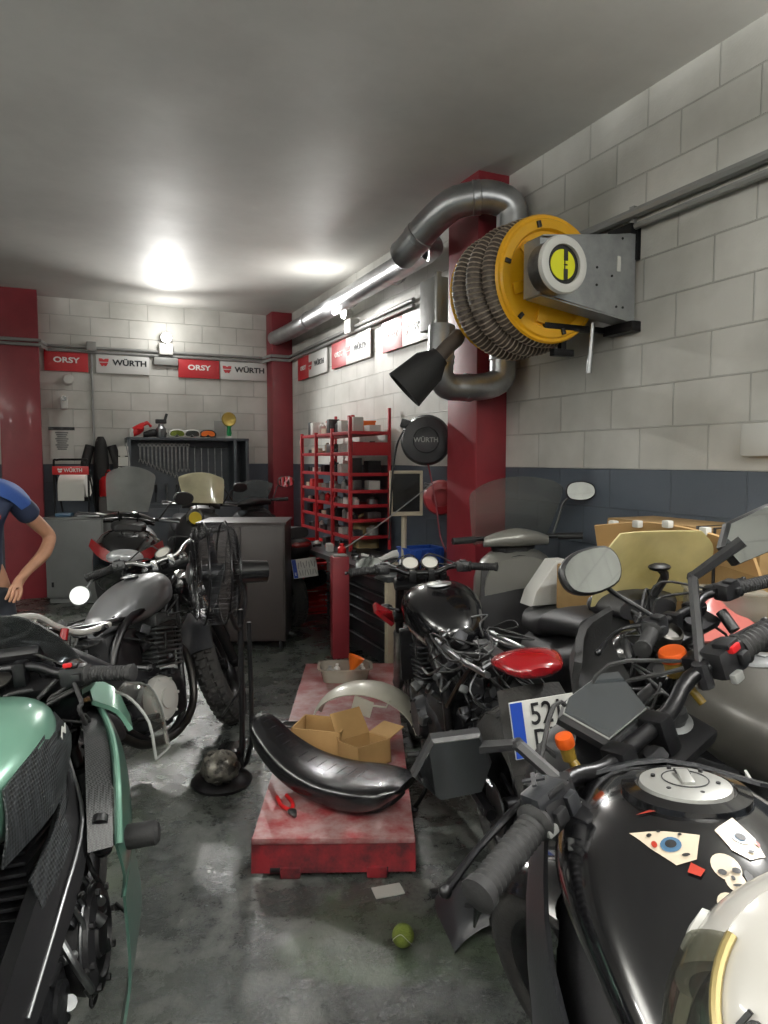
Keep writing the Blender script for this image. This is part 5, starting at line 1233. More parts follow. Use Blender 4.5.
MB(MsI).lathe([(0.03, -0.02), (0.04, 0.0), (0.04, 0.03), (0.034, 0.034), (0.03, 0.02), (0.001, 0.02)], P0I + V((0.0, 0.10, 0.01)), axI, 26).build('fork_cap', MATS['brake_steel'], I_)
MB(MsI).sheet([[(h.x + 0.08, h.y + 0.19, h.z + 0.06), (h.x + 0.12, h.y + 0.26, h.z + 0.02), (h.x + 0.08, h.y + 0.34, h.z - 0.04)], [(h.x + 0.10, h.y + 0.18, h.z - 0.04), (h.x + 0.15, h.y + 0.27, h.z - 0.07), (h.x + 0.09, h.y + 0.35, h.z - 0.12)], [(h.x + 0.06, h.y + 0.17, h.z - 0.14), (h.x + 0.11, h.y + 0.25, h.z - 0.17), (h.x + 0.05, h.y + 0.32, h.z - 0.20)]], 0.02, 3).build('hand_guard', MATS['rubber'], I_)
tangle(I_, (0.2, -0.2, 0.7), (0.5, 0.25, 1.0), 22, seed=31)
clutter(I_, (0.3, -0.14, 0.75), (0.48, 0.18, 0.98), 14, 'black_plastic', seed=32)
# ================================================================== lift and what lies on it
mat('lift_red', '#8f3a3c', 0.42, var=0.5, var_col='#a98a88', vs=9, bump=0.1, bs=40)
mat('lift_front', '#86232a', 0.4, var=0.45, var_col='#3a1518', vs=11, bump=0.05, bs=60)
LX, LY = -0.175, 2.38
lift = thing('lift_platform', 'low red motorcycle lift platform lying on the floor with a black seat on it', 'lift', (LX, LY, 0), D(1.2))
MB().box((0, 1.05, 0.128), (0.565, 2.12, 0.022), 0.004).build('deck', MATS['lift_red'], lift)
mb = MB().prism([(0.285, 0.018), (0.285, 0.139), (-0.285, 0.139), (-0.285, 0.018)], 0.006, frame((0, -0.015, 0), (0, -1, 0.12), (1, 0, 0)))
mb.v = [v for v in mb.v]
mb.build('front_plate', MATS['lift_front'], lift)
mb = MB()
for sx in (-1, 1):
    mb.box((sx * 0.265, 1.05, 0.085), (0.03, 2.08, 0.08), 0.004)
mb.box((0, 1.05, 0.03), (0.40, 1.9, 0.05), 0.006).box((-0.15, 0.10, 0.02), (0.07, 0.25, 0.038), 0.004).box((0.15, 0.10, 0.02), (0.07, 0.25, 0.038), 0.004)
mb.build('frame', MATS['lift_front'], lift)
mb = MB()
for sx in (-0.20, 0.17): mb.cyl((sx - 0.02, 0.005, 0.025), (sx + 0.02, 0.005, 0.025), 0.022)
mb.build('roller', MATS['black_metal'], lift)
ZL = 0.140
def lp(px, py, z=ZL):   # a spot on the platform seen at that pixel
    return atz(px, py, z)

# long custom seat
sc = lp(330, 800)
seat = thing('saddle', 'long black leather motorcycle seat with pale piping lying on the red platform', 'seat', (-0.235, 2.70, ZL), D(-30))
SS = [(-0.33, 0, 0.225, 0.05, 0.035, 0.05, 2.3), (-0.295, 0, 0.20, 0.08, 0.05, 0.08, 2.5), (-0.20, 0, 0.135, 0.10, 0.045, 0.08, 2.8), (-0.08, 0, 0.09, 0.12, 0.04, 0.075, 3.0), (0.06, 0, 0.075, 0.14, 0.038, 0.07, 3.2), (0.20, 0, 0.085, 0.15, 0.04, 0.075, 3.2), (0.30, 0, 0.10, 0.13, 0.035, 0.055, 2.8), (0.37, 0, 0.125, 0.07, 0.012, 0.02, 2.2)]
mat('seat_leather', '#0e0e10', 0.27, bump=0.25, bs=22, coat=0.15)
so = MB().loft(SS, 32, 6).build('cushion', MATS['seat_leather'], seat, ang=70)
S2 = cat_rom4(SS, 6)
for sd in (-1, 1):
    MB().tube([(x, y + sd * w * 0.93, z + hu * 0.42) for (x, y, z, w, hu, hd, e) in S2[16:40]] + [(0.335, sd * 0.05, 0.118)], 0.0028, 6, 1).build('piping', MATS['fixture_grey'], so)
mb = MB()
for (x, y, z, w, hu, hd, e) in S2[5:30:2]:
    mb.tube([(x, w * 0.9 * math.cos(a), z + hu * math.copysign(abs(math.sin(a)) ** (2 / e), 1) + 0.0) for a in [PI * i / 12 for i in range(1, 12)]], 0.0012, 4, 1)
mb.build('stitching', MATS['ink'], so)
MB().loft([(-0.24, 0, 0.10, 0.07, 0.02, 0.03, 2.4), (0.0, 0, 0.03, 0.09, 0.01, 0.02, 2.4), (0.25, 0, 0.035, 0.10, 0.01, 0.025, 2.4), (0.33, 0, 0.06, 0.06, 0.01, 0.01, 2.2)], 16, 3).build('base_pan', MATS['black_plastic'], seat)

# pliers
p = lp(291, 812)
t = thing('pliers', 'red-handled pliers lying on the red platform beside the black seat', 'pliers', (p.x, p.y, ZL), D(-65))
MB().tube([(0.0, 0.004, 0.008), (-0.05, 0.022, 0.008), (-0.12, 0.020, 0.008)], 0.0075, 8, 4).tube([(0.0, -0.004, 0.008), (-0.05, -0.022, 0.008), (-0.12, -0.018, 0.008)], 0.0075, 8, 4).build('grip', MATS['red_plastic'], t)
MB().loft([(0.0, 0, 0.008, 0.014, 0.007, 0.007, 2.5), (0.015, 0, 0.008, 0.017, 0.008, 0.007, 2.5), (0.055, 0, 0.008, 0.004, 0.004, 0.004, 2)], 12, 3).build('jaw', MATS['steel'], t)

# cartons (open)
def carton(name, label, loc, rz, d, flaps, m='cardboard', group=None, tilt=(0, 0)):
    t = thing(name, label, 'box', loc, rz, group, lean=tilt[0], pitch=tilt[1])
    w, l, h = d; k = 0.003
    mb = MB()
    mb.box((0, 0, k), (w, l, k * 2))
    for sx in (-1, 1): mb.box((sx * (w / 2 - k), 0, h / 2), (k * 2, l, h)); mb.box((0, sx * (l / 2 - k), h / 2), (w, k * 2, h))
    mb.build('body', MATS[m], t)
    for i, (side, ang, fl) in enumerate(flaps):
        c, s_ = math.cos(ang), math.sin(ang)
        f = MB()
        if side in ('+x', '-x'):
            q = 1 if side == '+x' else -1
            f.sheet([[(q * w / 2, -l / 2, h), (q * w / 2, l / 2, h)], [(q * (w / 2 + c * fl), -l / 2 * 0.94, h + s_ * fl), (q * (w / 2 + c * fl), l / 2 * 0.94, h + s_ * fl)]], 0.004)
        else:
            q = 1 if side == '+y' else -1
            f.sheet([[(-w / 2, q * l / 2, h), (w / 2, q * l / 2, h)], [(-w / 2 * 0.94, q * (l / 2 + c * fl), h + s_ * fl), (w / 2 * 0.94, q * (l / 2 + c * fl), h + s_ * fl)]], 0.004)
        f.build('flap', MATS[m], t)
    return t
p = lp(322, 752)
carton('cardboard_box', 'open empty cardboard box on the red platform behind the black seat', (p.x, p.y + 0.02, ZL), D(-14), (0.23, 0.18, 0.125), [])
p = lp(362, 760)
t = carton('cardboard_box', 'torn cardboard box with lifted flaps leaning beside the open box on the platform', (p.x + 0.015, p.y - 0.03, ZL), D(38), (0.17, 0.15, 0.10), [('+y', D(60), 0.12), ('+x', D(20), 0.09)], tilt=(D(-6), 0))

# white mudguard arch
mat('cream_plastic', '#c9c5b6', 0.32, coat=0.3, var=0.1, vs=8)
c0 = V((-0.085, 3.42, ZL))
t = thing('mudguard', 'cream white motorcycle mudguard standing as an arch on the red platform', 'mudguard', c0, D(-14))
rows = []
for i in range(17):
    a = D(168 - 160 * i / 16); r = 0.27
    wd = 0.075 + 0.035 * math.sin(D(160 * i / 16))
    rows.append([V((r * math.cos(a) * 1.0, q * wd, r * 0.80 * math.sin(a) - 0.03 * q * q + 0.0)) for q in (-1, -0.7, -0.35, 0, 0.35, 0.7, 1)])
mo = MB().sheet(rows, 0.005).build('shell', MATS['cream_plastic'], t)
MB().box((0.0, -0.08, 0.12), (0.10, 0.006, 0.09), 0.01, rot=(0.2, 0.3, 0)).tube([(0.02, -0.08, 0.13), (0.12, -0.09, 0.13), (0.14, -0.10, 0.17)], 0.005, 6, 1).build('mount_bracket', MATS['cream_plastic'], t)
# clear tub with orange funnel
p = lp(345, 679)
t = thing('plastic_tub', 'clear plastic tub at the far end of the red platform', 'tub', (p.x, p.y, ZL), D(4))
clear('tub_plastic', '#e8e8e2', 0.45, '#d8d4c8')
mb = MB(); w, l, h = 0.30, 0.2, 0.085
def ring_(sx, sy, z, n=28): return [V((sx * math.copysign(abs(math.cos(2 * PI * i / n)) ** 0.4, math.cos(2 * PI * i / n)), sy * math.copysign(abs(math.sin(2 * PI * i / n)) ** 0.4, math.sin(2 * PI * i / n)), z)) for i in range(n)]
mb.rings([ring_(0.13, 0.085, 0.002), ring_(0.15, 0.10, h), ring_(0.165, 0.115, h), ring_(0.165, 0.115, h - 0.006), ring_(0.148, 0.098, h - 0.004), ring_(0.127, 0.082, 0.006)], cap=False)
mb.rings([ring_(0.13, 0.085, 0.002), ring_(0.128, 0.083, 0.006)])
mb.build('body', MATS['tub_plastic'], t)
mat('orange_plastic', '#e8701c', 0.35)
t2 = solo('funnel', MB().lathe([(0.012, 0), (0.014, 0.06), (0.045, 0.12), (0.05, 0.14), (0.044, 0.135), (0.010, 0.06)], (0, 0, 0), (0.35, 0.1, 0.9), 24, closed=True), MATS['orange_plastic'], 'bright orange funnel standing in the clear plastic tub', 'funnel', (p.x + 0.02, p.y - 0.01, ZL + 0.006))
for k_, (dx, dy) in enumerate(((-0.09, 0.0), (-0.05, 0.04), (0.09, -0.02), (0.10, 0.04))):
    t3 = solo('small_bottle', MB().lathe([(0.018, 0), (0.02, 0.005), (0.02, 0.05), (0.008, 0.062), (0.009, 0.075), (0.001, 0.075)], n=16), MATS['white_plastic' if k_ % 2 else 'fixture_grey'], ['grey flask in the tub at its outer end', 'white flask in the tub behind the grey one', 'grey flask in the tub near the funnel', 'white flask in the tub behind the funnel'][k_], 'bottle', (p.x + dx, p.y + dy, ZL + 0.006), group='flasks in the clear tub')
# thin black lid next to fender
tag(MB().loft([(-0.10, 0, 0.006, 0.03, 0.004, 0.004, 3), (0.0, 0, 0.012, 0.05, 0.005, 0.005, 3), (0.12, 0, 0.006, 0.03, 0.004, 0.004, 3)], 16, 4, Matrix.Translation(lp(300, 728)) @ Matrix.Rotation(D(-25), 4, 'Z')).build('trim_panel', MATS['black_gloss']), 'glossy black trim strip on the platform under the white mudguard', 'panel')

# ------------------------------------------------------------------ floor bits
mat('tennis', '#728030', 0.9, bump=0.5, bs=250, var=0.25, vs=30)
p = atz(403, 946, 0.0)
t = thing('tennis_ball', 'worn green tennis ball on the floor in front of the red platform', 'ball', (p.x, p.y, 0.033), D(30))
MB().ball((0, 0, 0), 0.033, 28).build('felt', MATS['tennis'], t, ang=180)
MB().tube([V((0.0333 * math.cos(a) * math.sqrt(1 - 0.36 * math.sin(2 * a) ** 2), 0.0333 * math.sin(a) * math.sqrt(1 - 0.36 * math.sin(2 * a) ** 2), 0.0333 * 0.6 * math.sin(2 * a))) for a in [2 * PI * i / 48 for i in range(48)]], 0.0012, 5, 1, closed=True).build('seam', MATS['fixture_white'], t)
# black fairing shell on the floor
q = [atz(422, 912, 0.02), atz(478, 900, 0.05), atz(520, 932, 0.02)]
c = atz(470, 925, 0)
t = thing('fairing_shell', 'dark grey plastic fairing shell lying on the floor beside the tennis ball', 'panel', (c.x, c.y, 0), D(-20))
MB().sheet([[(-0.14, 0.14, 0.012), (-0.05, 0.16, 0.06), (0.06, 0.15, 0.065), (0.13, 0.10, 0.02)], [(-0.12, 0.03, 0.01), (-0.04, 0.04, 0.085), (0.07, 0.04, 0.09), (0.15, 0.02, 0.02)], [(-0.04, -0.10, 0.01), (0.0, -0.07, 0.06), (0.08, -0.04, 0.08), (0.16, -0.03, 0.03)], [(-0.01, -0.15, 0.008), (0.02, -0.10, 0.03), (0.09, -0.06, 0.06), (0.17, -0.06, 0.02)]], 0.005, 4).build('shell', MATS['shroud_grey'], t)
MB().box((-0.03, 0.10, 0.082), (0.05, 0.015, 0.006), 0.002, rot=(0, -0.1, 0.2)).cyl((-0.02, 0.01, 0.083), (-0.02, 0.01, 0.088), 0.006).box((0.02, -0.03, 0.082), (0.06, 0.015, 0.008), 0.002).build('clip', MATS['ink'], t)
tag(MB().box((0, 0, 0.012), (0.09, 0.03, 0.02), 0.005).build('black_trim', MATS['black_plastic']), 'small black plastic trim piece on the floor above the fairing shell', 'trim piece')
bpy.data.objects['black_trim'].location = tuple(atz(443, 895, 0.0)); bpy.data.objects['black_trim'].rotation_euler = (0, 0, 0.3)
o = tag(MB().box((0, 0, 0.003), (0.10, 0.06, 0.004)).build('crumpled_label', MATS['paper']), 'grey-white scrap of paper on the floor under the edge of the lift', 'paper')
pp = atz(388, 888, 0.0); o.location = (pp.x, pp.y - 0.02, 0); o.rotation_euler = (0, 0, 0.3)

# ------------------------------------------------------------------ pedestal drum fan
fb = atz(222, 783, 0)
fan = thing('pedestal_fan', 'black pedestal drum fan with wire cage turned to the left', 'fan', (fb.x, fb.y, 0), 0)
MB().lathe([(0.13, 0.0), (0.135, 0.015), (0.12, 0.03), (0.05, 0.05), (0.001, 0.05)], (0, 0, 0), (0, 0, 1), 36).build('base', MATS['black_metal'], fan)
x1 = 0.085
mb = MB().tube([(0.02, 0.03, 0.05), (0.07, 0.04, 0.10), (x1, 0.04, 0.2), (x1, 0.04, 0.78)], 0.013, 10, 3).tube([(0.06, 0.10, 0.02), (x1 + 0.035, 0.08, 0.15), (x1 + 0.035, 0.05, 0.72)], 0.011, 10, 2)
mb.tube([(x1, 0.04, 0.42), (0.0, 0.02, 0.30)], 0.006, 6, 1).tube([(x1 - 0.01, -0.12, 0.80), (x1, 0.0, 0.70), (x1, 0.16, 0.80), (x1 - 0.02, 0.2, 0.93)], 0.010, 8, 3)
mb.build('pole', MATS['frame_black'], fan)
fz = 0.945; fc_ = V((-0.03, 0.03, fz)); fdir = V((-0.93, -0.37, 0.02)).normalized()
mb = MB()
RF = 0.225
for r_, h_ in ((RF, 0.0), (RF, 0.09), (0.20, 0.12), (0.15, 0.135), (0.10, 0.142), (0.20, -0.04), (0.15, -0.055), (0.10, -0.06)):
    m_ = frame(fc_ - fdir * 0.045, fdir)
    mb.tube([m_ @ V((r_ * math.cos(2 * PI * i / 40), r_ * math.sin(2 * PI * i / 40), h_)) for i in range(40)], 0.0045 if r_ == RF else 0.002, 5, 1, closed=True)
m_ = frame(fc_ - fdir * 0.045, fdir)
for i in range(56):
    a = 2 * PI * i / 56
    mb.tube([m_ @ V((r_ * math.cos(a), r_ * math.sin(a), h_)) for r_, h_ in ((0.045, 0.143), (0.12, 0.14), (0.19, 0.125), (RF, 0.09), (RF, 0.0), (0.19, -0.045), (0.06, -0.06))], 0.0014, 4, 1)
mb.build('cage', MATS['black_metal'], fan)
mb = MB()
for i in range(3):
    a0 = 2 * PI * i / 3
    mb.sheet([[m_ @ V((r_ * math.cos(a0 + t_ * 1.3 + r_), r_ * math.sin(a0 + t_ * 1.3 + r_), 0.02 + 0.05 * (1 - t_))) for t_ in (0, 0.33, 0.66, 1)] for r_ in (0.04, 0.12, 0.2)], 0.003, 2)
mb.cyl(m_ @ V((0, 0, 0.0)), m_ @ V((0, 0, 0.1)), 0.045, 0.035, n=20).build('fan_blade', MATS['engine_dark'], fan)
mb = MB().lathe([(0.05, 0), (0.05, 0.012), (0.035, 0.02), (0.001, 0.02)], m_ @ V((0, 0, 0.138)), fdir, 24); mb.build('hub_badge', MATS['steel'], fan)
MB().cyl(fc_ - fdir * 0.09, fc_ - fdir * 0.24, 0.055, 0.05, n=20).build('motor', MATS['black_gloss'], fan)
# lump of crumpled foil-dark plastic on the base
mat('crumpled_foil', '#2d2c2a', 0.25, 0.5, bump=1.0, bs=18, var=0.8, var_col='#7f7b72', vs=22)
rnd = random.Random(4)
mb = MB().ball((0, 0, 0), (0.085, 0.075, 0.07), 22)
mb.v = [v * (1 + rnd.uniform(-0.09, 0.09)) for v in mb.v]
o = solo('crumpled_bag', mb, MATS['crumpled_foil'], 'crumpled shiny dark plastic bag heaped on the base of the fan', 'bag', (fb.x + 0.015, fb.y - 0.09, 0.115))
o = solo('cylinder_can', MB().lathe([(0.055, 0), (0.058, 0.01), (0.058, 0.09), (0.05, 0.10), (0.001, 0.10)], n=28), MATS['black_gloss'], 'glossy black can standing on the fan base behind the crumpled bag', 'can', (fb.x + 0.03, fb.y + 0.055, 0.051))

# ------------------------------------------------------------------ workbench
mat('bench_top', '#4b4e50', 0.35, 0.3, var=0.25, vs=8)
mat('drawer_dark', '#1f2124', 0.35, 0.3)
mat('bench_leg', '#b4aa94', 0.5, var=0.15, vs=6)
ZB = 0.69
bc = uw(atz(387, 577, ZB)); bu0, bw0 = bc[0], bc[1]
bu1 = 6.22
bw1 = 2.40
bench = thing('workbench', 'grey-topped workbench with black drawers and pale legs along the side wall', 'workbench', room(bu0, bw0), YAW)
BL = bu1 - bu0; BW = bw1 - bw0 - 0.0
MB().box((BW / 2, BL / 2, ZB - 0.02), (BW, BL, 0.04), 0.006).build('worktop', MATS['bench_top'], bench)
for x, y in ((0.04, 0.04), (0.04, BL - 0.04), (BW - 0.04, 0.04), (BW - 0.04, BL - 0.04)):
    MB().box((x, y, (ZB - 0.04) / 2), (0.055, 0.055, ZB - 0.04), 0.004).build('leg', MATS['bench_leg'], bench)
y0, y1 = 0.10, BL * 0.62
MB().box((BW / 2 + 0.02, (y0 + y1) / 2, 0.35), (BW - 0.1, y1 - y0, 0.60), 0.006).build('cabinet_body', MATS['drawer_dark'], bench)
zz = [0.06, 0.18, 0.30, 0.38, 0.46, 0.54, 0.64]
for i in range(6):
    o = MB().box((0.058, (y0 + y1) / 2, (zz[i] + zz[i + 1]) / 2), (0.02, y1 - y0 - 0.03, zz[i + 1] - zz[i] - 0.012), 0.003).build('drawer', MATS['drawer_dark'], bench)
    MB().box((0.043, (y0 + y1) / 2, zz[i + 1] - 0.014), (0.014, y1 - y0 - 0.05, 0.007), 0.002).build('handle', MATS['steel'], o)
# red post in front
p = atz(340, 657, 0.0)
rp = thing('red_post', 'dark red square steel post standing before the workbench drawers', 'post', (p.x, p.y, 0), D(14))
MB().box((0, 0, 0.375), (0.125, 0.11, 0.75), 0.012).build('body', MATS['column_red'], rp)
MB().box((0, 0, 0.755), (0.10, 0.09, 0.012), 0.004).build('cap', MATS['fixture_grey'], rp)
p = atz(369, 617, 0.3)
# things on the bench
mat('jug_yellow', '#a89468', 0.45, var=0.2, vs=7)
def on_bench(px, py): return atz(px, py, ZB)
p = on_bench(366, 547)
t = thing('oil_jug', 'dirty yellowish plastic oil jug on the workbench', 'jug', (p.x, p.y, ZB), D(20))
MB().loft([(0.0, 0, 0, 0.075, 0.10, 0.10, 4), (0.01, 0, 0, 0.08, 0.105, 0.105, 4), (0.17, 0, 0, 0.08, 0.105, 0.105, 4), (0.225, 0, 0, 0.07, 0.085, 0.095, 3), (0.25, 0, 0.02, 0.045, 0.05, 0.06, 2.6), (0.258, 0, 0.04, 0.03, 0.03, 0.03, 2)], 28, 3, ax='z').build('body', MATS['jug_yellow'], t)
MB().cyl((0.05, 0, 0.24), (0.06, 0, 0.285), 0.024, n=18).build('lid', MATS['jug_yellow'], t)
MB().tube([(0.02, 0, 0.25), (0.0, 0, 0.285), (-0.055, 0, 0.27), (-0.085, 0, 0.20)], 0.013, 10, 4).build('handle', MATS['jug_yellow'], t)
mat('crate_blue', '#1c4596', 0.4)
p = room(4.48, 2.33)
t = thing('storage_crate', 'blue plastic storage crate on the workbench by the pillar', 'crate', (p.x, p.y, ZB), YAW)
mb = MB(); w, l, h = 0.27, 0.20, 0.13
mb.box((0, 0, 0.004), (w * 0.9, l * 0.9, 0.008), 0.002)
for sx in (-1, 1):
    mb.box((sx * w / 2 * 0.96, 0, h / 2), (0.006, l, h), 0.002, rot=(0, sx * 0.08, 0)); mb.box((0, sx * l / 2 * 0.96, h / 2), (w, 0.006, h), 0.002, rot=(-sx * 0.08, 0, 0))
    mb.box((sx * w / 2, 0, h), (0.018, l + 0.02, 0.012), 0.003); mb.box((0, sx * l / 2, h), (w + 0.02, 0.018, 0.012), 0.003)
for i in range(5): mb.box((-w / 2 + 0.04 + i * w / 5.4, -l / 2 - 0.003, h / 2), (0.006, 0.012, h * 0.8))
mb.build('body', MATS['crate_blue'], t)
rndp = random.Random(11)
CN = {'black_plastic': 'black', 'steel': 'steel', 'white_plastic': 'white', 'engine_dark': 'dark grey', 'red_plastic': 'red', 'fixture_grey': 'grey', 'shroud_grey': 'charcoal', 'rack_red': 'dull red', 'fixture_white': 'off-white', 'decal_cream': 'cream'}
ORD = ['first', 'second', 'third', 'fourth', 'fifth', 'sixth', 'seventh', 'eighth', 'ninth', 'tenth', 'eleventh', 'twelfth', 'thirteenth']
def junk(n, area, base, mats, name, label, group, s=(0.03, 0.085), h=(0.02, 0.08), labels=None):
    for i in range(n):
        aa, bb = (i + 0.5 + rndp.uniform(-0.2, 0.2)) / n, (0.15, 0.85, 0.5)[i % 3]; q = area(aa, bb); k = i % 4
        d = [rndp.uniform(*s), rndp.uniform(*s), rndp.uniform(*h)]
        if k == 0: mb = MB().box((0, 0, d[2] / 2), d, 0.006)
        elif k == 1: mb = MB().lathe([(d[0] / 2.4, 0), (d[0] / 2.2, 0.004), (d[0] / 2.2, d[2] * 0.8), (d[0] / 4, d[2]), (d[0] / 4, d[2] * 1.25), (0.001, d[2] * 1.25)], n=18)
        elif k == 2: mb = MB().lathe([(d[0] / 3, 0), (d[0] / 2, 0.006), (d[0] / 2, d[2] * 0.5), (d[0] / 2.3, d[2] * 0.5), (d[0] / 3, 0.01), (0.001, 0.01)], n=20)
        else: mb = MB().tube([(-d[0], 0, 0.012), (0, 0.01, 0.014), (d[0], 0, 0.012)], 0.011, 8, 2).box((d[0] * 0.9, 0, 0.014), (0.03, 0.02, 0.024), 0.004)
        solo(name, mb, MATS[mats[i % len(mats)]], label, 'workshop item', (q.x, q.y, base(q) if callable(base) else base), rndp.uniform(0, 3), group)['label'] = '%s %s on the worktop %s, %s from near end' % (CN[mats[i % len(mats)]], ('block', 'pot', 'dish', 'hand tool')[k], ('at the front edge', 'at the wall side', 'along the middle')[i % 3], ORD[min(i // 3, 12)])
t = thing('wrapped_part', 'white plastic wrapped part lying on the bench left of the blue crate', 'package', room(4.62, 2.16, ZB), D(10))
MB().loft([(-0.14, 0, 0.02, 0.03, 0.015, 0.015, 2.2), (-0.05, 0.01, 0.045, 0.045, 0.02, 0.02, 2), (0.04, 0.0, 0.075, 0.05, 0.03, 0.025, 2.3), (0.14, -0.02, 0.06, 0.035, 0.02, 0.02, 2)], 18, 4).build('wrap', MATS['white_plastic'], t)
MB().cyl((-0.08, 0.0, 0.0), (-0.06, 0.005, 0.035), 0.012).cyl((0.08, 0, 0), (0.06, 0.0, 0.05), 0.012).build('foot', MATS['fixture_grey'], t)
area = lambda a, b: room(bu0 + 0.15 + a * (BL - 0.3), bw0 + 0.08 + b * (BW - 0.3))
junk(18, area, ZB, ['black_plastic', 'steel', 'white_plastic', 'engine_dark', 'red_plastic'], 'bench_item', 'small tool or part scattered on the grey worktop of the bench', 'small items on the workbench')
# ================================================================== storage at the back of the workshop
# ---- red metal rack
mat('rack_red', '#a8242b', 0.42, var=0.15, vs=8)
ru0 = 5.38; rwn = 2.15
rk_ = thing('storage_rack', 'red metal storage rack crammed with parts standing on the far end of the workbench', 'rack', room(ru0, rwn, 0.695), YAW)
RW, RL = 0.35, 1.26
ZS = [z - 0.695 for z in (0.80, 0.94, 1.06, 1.18, 1.32, 1.49, 1.66)]
mb = MB()
for y, h_ in ((0, 1.10), (RL / 3, 1.02), (RL * 2 / 3, 1.0), (RL, 1.0)):
    mb.box((0, y, h_ / 2), (0.028, 0.028, h_), 0.003)
for y in (0, RL): mb.box((RW, y, 0.59), (0.024, 0.024, 1.18), 0.003)
mb.build('upright', MATS['rack_red'], rk_)
for z in ZS:
    q = MB().box((RW / 2, RL / 2, z), (RW, RL, 0.010), 0.002).box((RW / 2, -0.012, z + 0.006), (RW, 0.01, 0.028), 0.002).box((0.0, RL / 2, z + 0.006), (0.01, RL, 0.028), 0.002)
    q.build('shelf', MATS['rack_red'], rk_)
q = MB()
q.box((RW * 0.52, -0.014, 0.845), (RW * 0.94, 0.008, 0.10), 0.003)
q.build('side_panel', MATS['rack_red'], rk_)
for y in (0.30, 0.36): MB().box((RW * 0.5, RL * y, 1.055), (0.03, 0.03, 0.17), 0.003).build('post', MATS['rack_red'], rk_)
rnd = random.Random(5)
cols_ = ['black_plastic', 'white_plastic', 'steel', 'shroud_grey', 'engine_dark', 'fixture_grey', 'white_plastic', 'black_plastic', 'fixture_white', 'decal_cream', 'red_plastic', 'steel']
def item(kind, d, m, label, p, rz, group, name):
    if kind == 0: mb = MB().box((0, 0, d[2] / 2), d, 0.005)
    elif kind == 1: mb = MB().lathe([(d[0] / 2.4, 0), (d[0] / 2.2, 0.004), (d[0] / 2.2, d[2] * 0.75), (d[0] / 5, d[2] * 0.9), (d[0] / 5, d[2]), (0.001, d[2])], n=14)
    elif kind == 2:
        mb = MB().box((0, 0, 0.004), (d[0], d[1], 0.006))
        for s_ in (-1, 1): mb.box((s_ * d[0] / 2, 0, d[2] * 0.3), (0.005, d[1], d[2] * 0.6)); mb.box((0, s_ * d[1] / 2, d[2] * 0.3), (d[0], 0.005, d[2] * 0.6))
    else: mb = MB().lathe([(d[0] / 2, 0), (d[0] / 2, d[2] * 0.4), (d[0] / 3, d[2] * 0.4), (d[0] / 3, 0)], n=18, closed=True)
    return solo(name, mb, MATS[m], label, 'workshop item', p, rz, group)
KN = ['parts_box', 'spray_bottle', 'parts_tray', 'tape_roll']
SHN = ['lowest', 'second', 'third', 'fourth', 'fifth', 'sixth', 'topmost']
for si, z in enumerate(ZS):
    top = si == len(ZS) - 1
    hmax = 0.15 if top else (ZS[si + 1] - z - 0.03)
    for xi in range(3):
        for k_ in range(3):
            x = RL * (xi + 0.2 + 0.3 * k_) / 3; kind = rnd.choice([0, 0, 1, 1, 2, 3])
            d = [rnd.uniform(0.07, 0.11), rnd.uniform(0.07, 0.11), rnd.uniform(0.6, 0.97) * hmax]
            if kind == 1: d[0] = rnd.uniform(0.05, 0.075)
            m = rnd.choice(cols_)
            p = rk_.matrix_world; q = room(ru0 + x, rwn + rnd.uniform(0.075, 0.09))
            item(kind, d, m, '%s %s on the %s rack shelf, %s from the near end' % (CN[m], {0: 'box', 1: 'bottle', 2: 'tray', 3: 'roll of tape'}[kind], SHN[si], ORD[xi * 3 + k_]), (q.x, q.y, z + 0.695 + 0.006), YAW + rnd.uniform(-0.1, 0.1), {0: 'boxes on the red rack', 1: 'bottles on the red rack', 2: 'trays on the red rack', 3: 'rolls on the red rack'}[kind], KN[kind])
    for k_ in range(1):
        kind = rnd.choice([0, 0, 1, 2]); d = [rnd.uniform(0.08, 0.12), rnd.uniform(0.09, 0.12), rnd.uniform(0.5, 0.9) * hmax]
        q = room(ru0 + 0.09, rwn + 0.235)
        m2 = rnd.choice(cols_); item(kind, d, m2, '%s %s on the %s rack shelf, wall side of near end' % (CN[m2], {0: 'box', 1: 'bottle', 2: 'tray'}[kind], SHN[si]), (q.x, q.y, z + 0.695 + 0.006), YAW, {0: 'boxes on the red rack', 1: 'bottles on the red rack', 2: 'trays on the red rack'}[kind], KN[kind])
# bright red bins up on the rack and the orange case
for (u, w, z, d, m, lab) in ((ru0 + 0.85, rwn + 0.22, 1.672, (0.15, 0.24, 0.13), 'red_plastic', 'bright red bin standing on top of the rack towards the corner'), (ru0 + 0.3, rwn + 0.24, 1.672, (0.15, 0.2, 0.10), 'orange_plastic', 'red-orange case lying on top of the rack at its near end')):
    q = room(u, w); solo('storage_bin', MB().box((0, 0, d[2] / 2), d, 0.012).box((0, 0, d[2]), (d[0] * 1.04, d[1] * 1.04, 0.012), 0.003), MATS[m], lab, 'bin', (q.x, q.y, z), YAW)
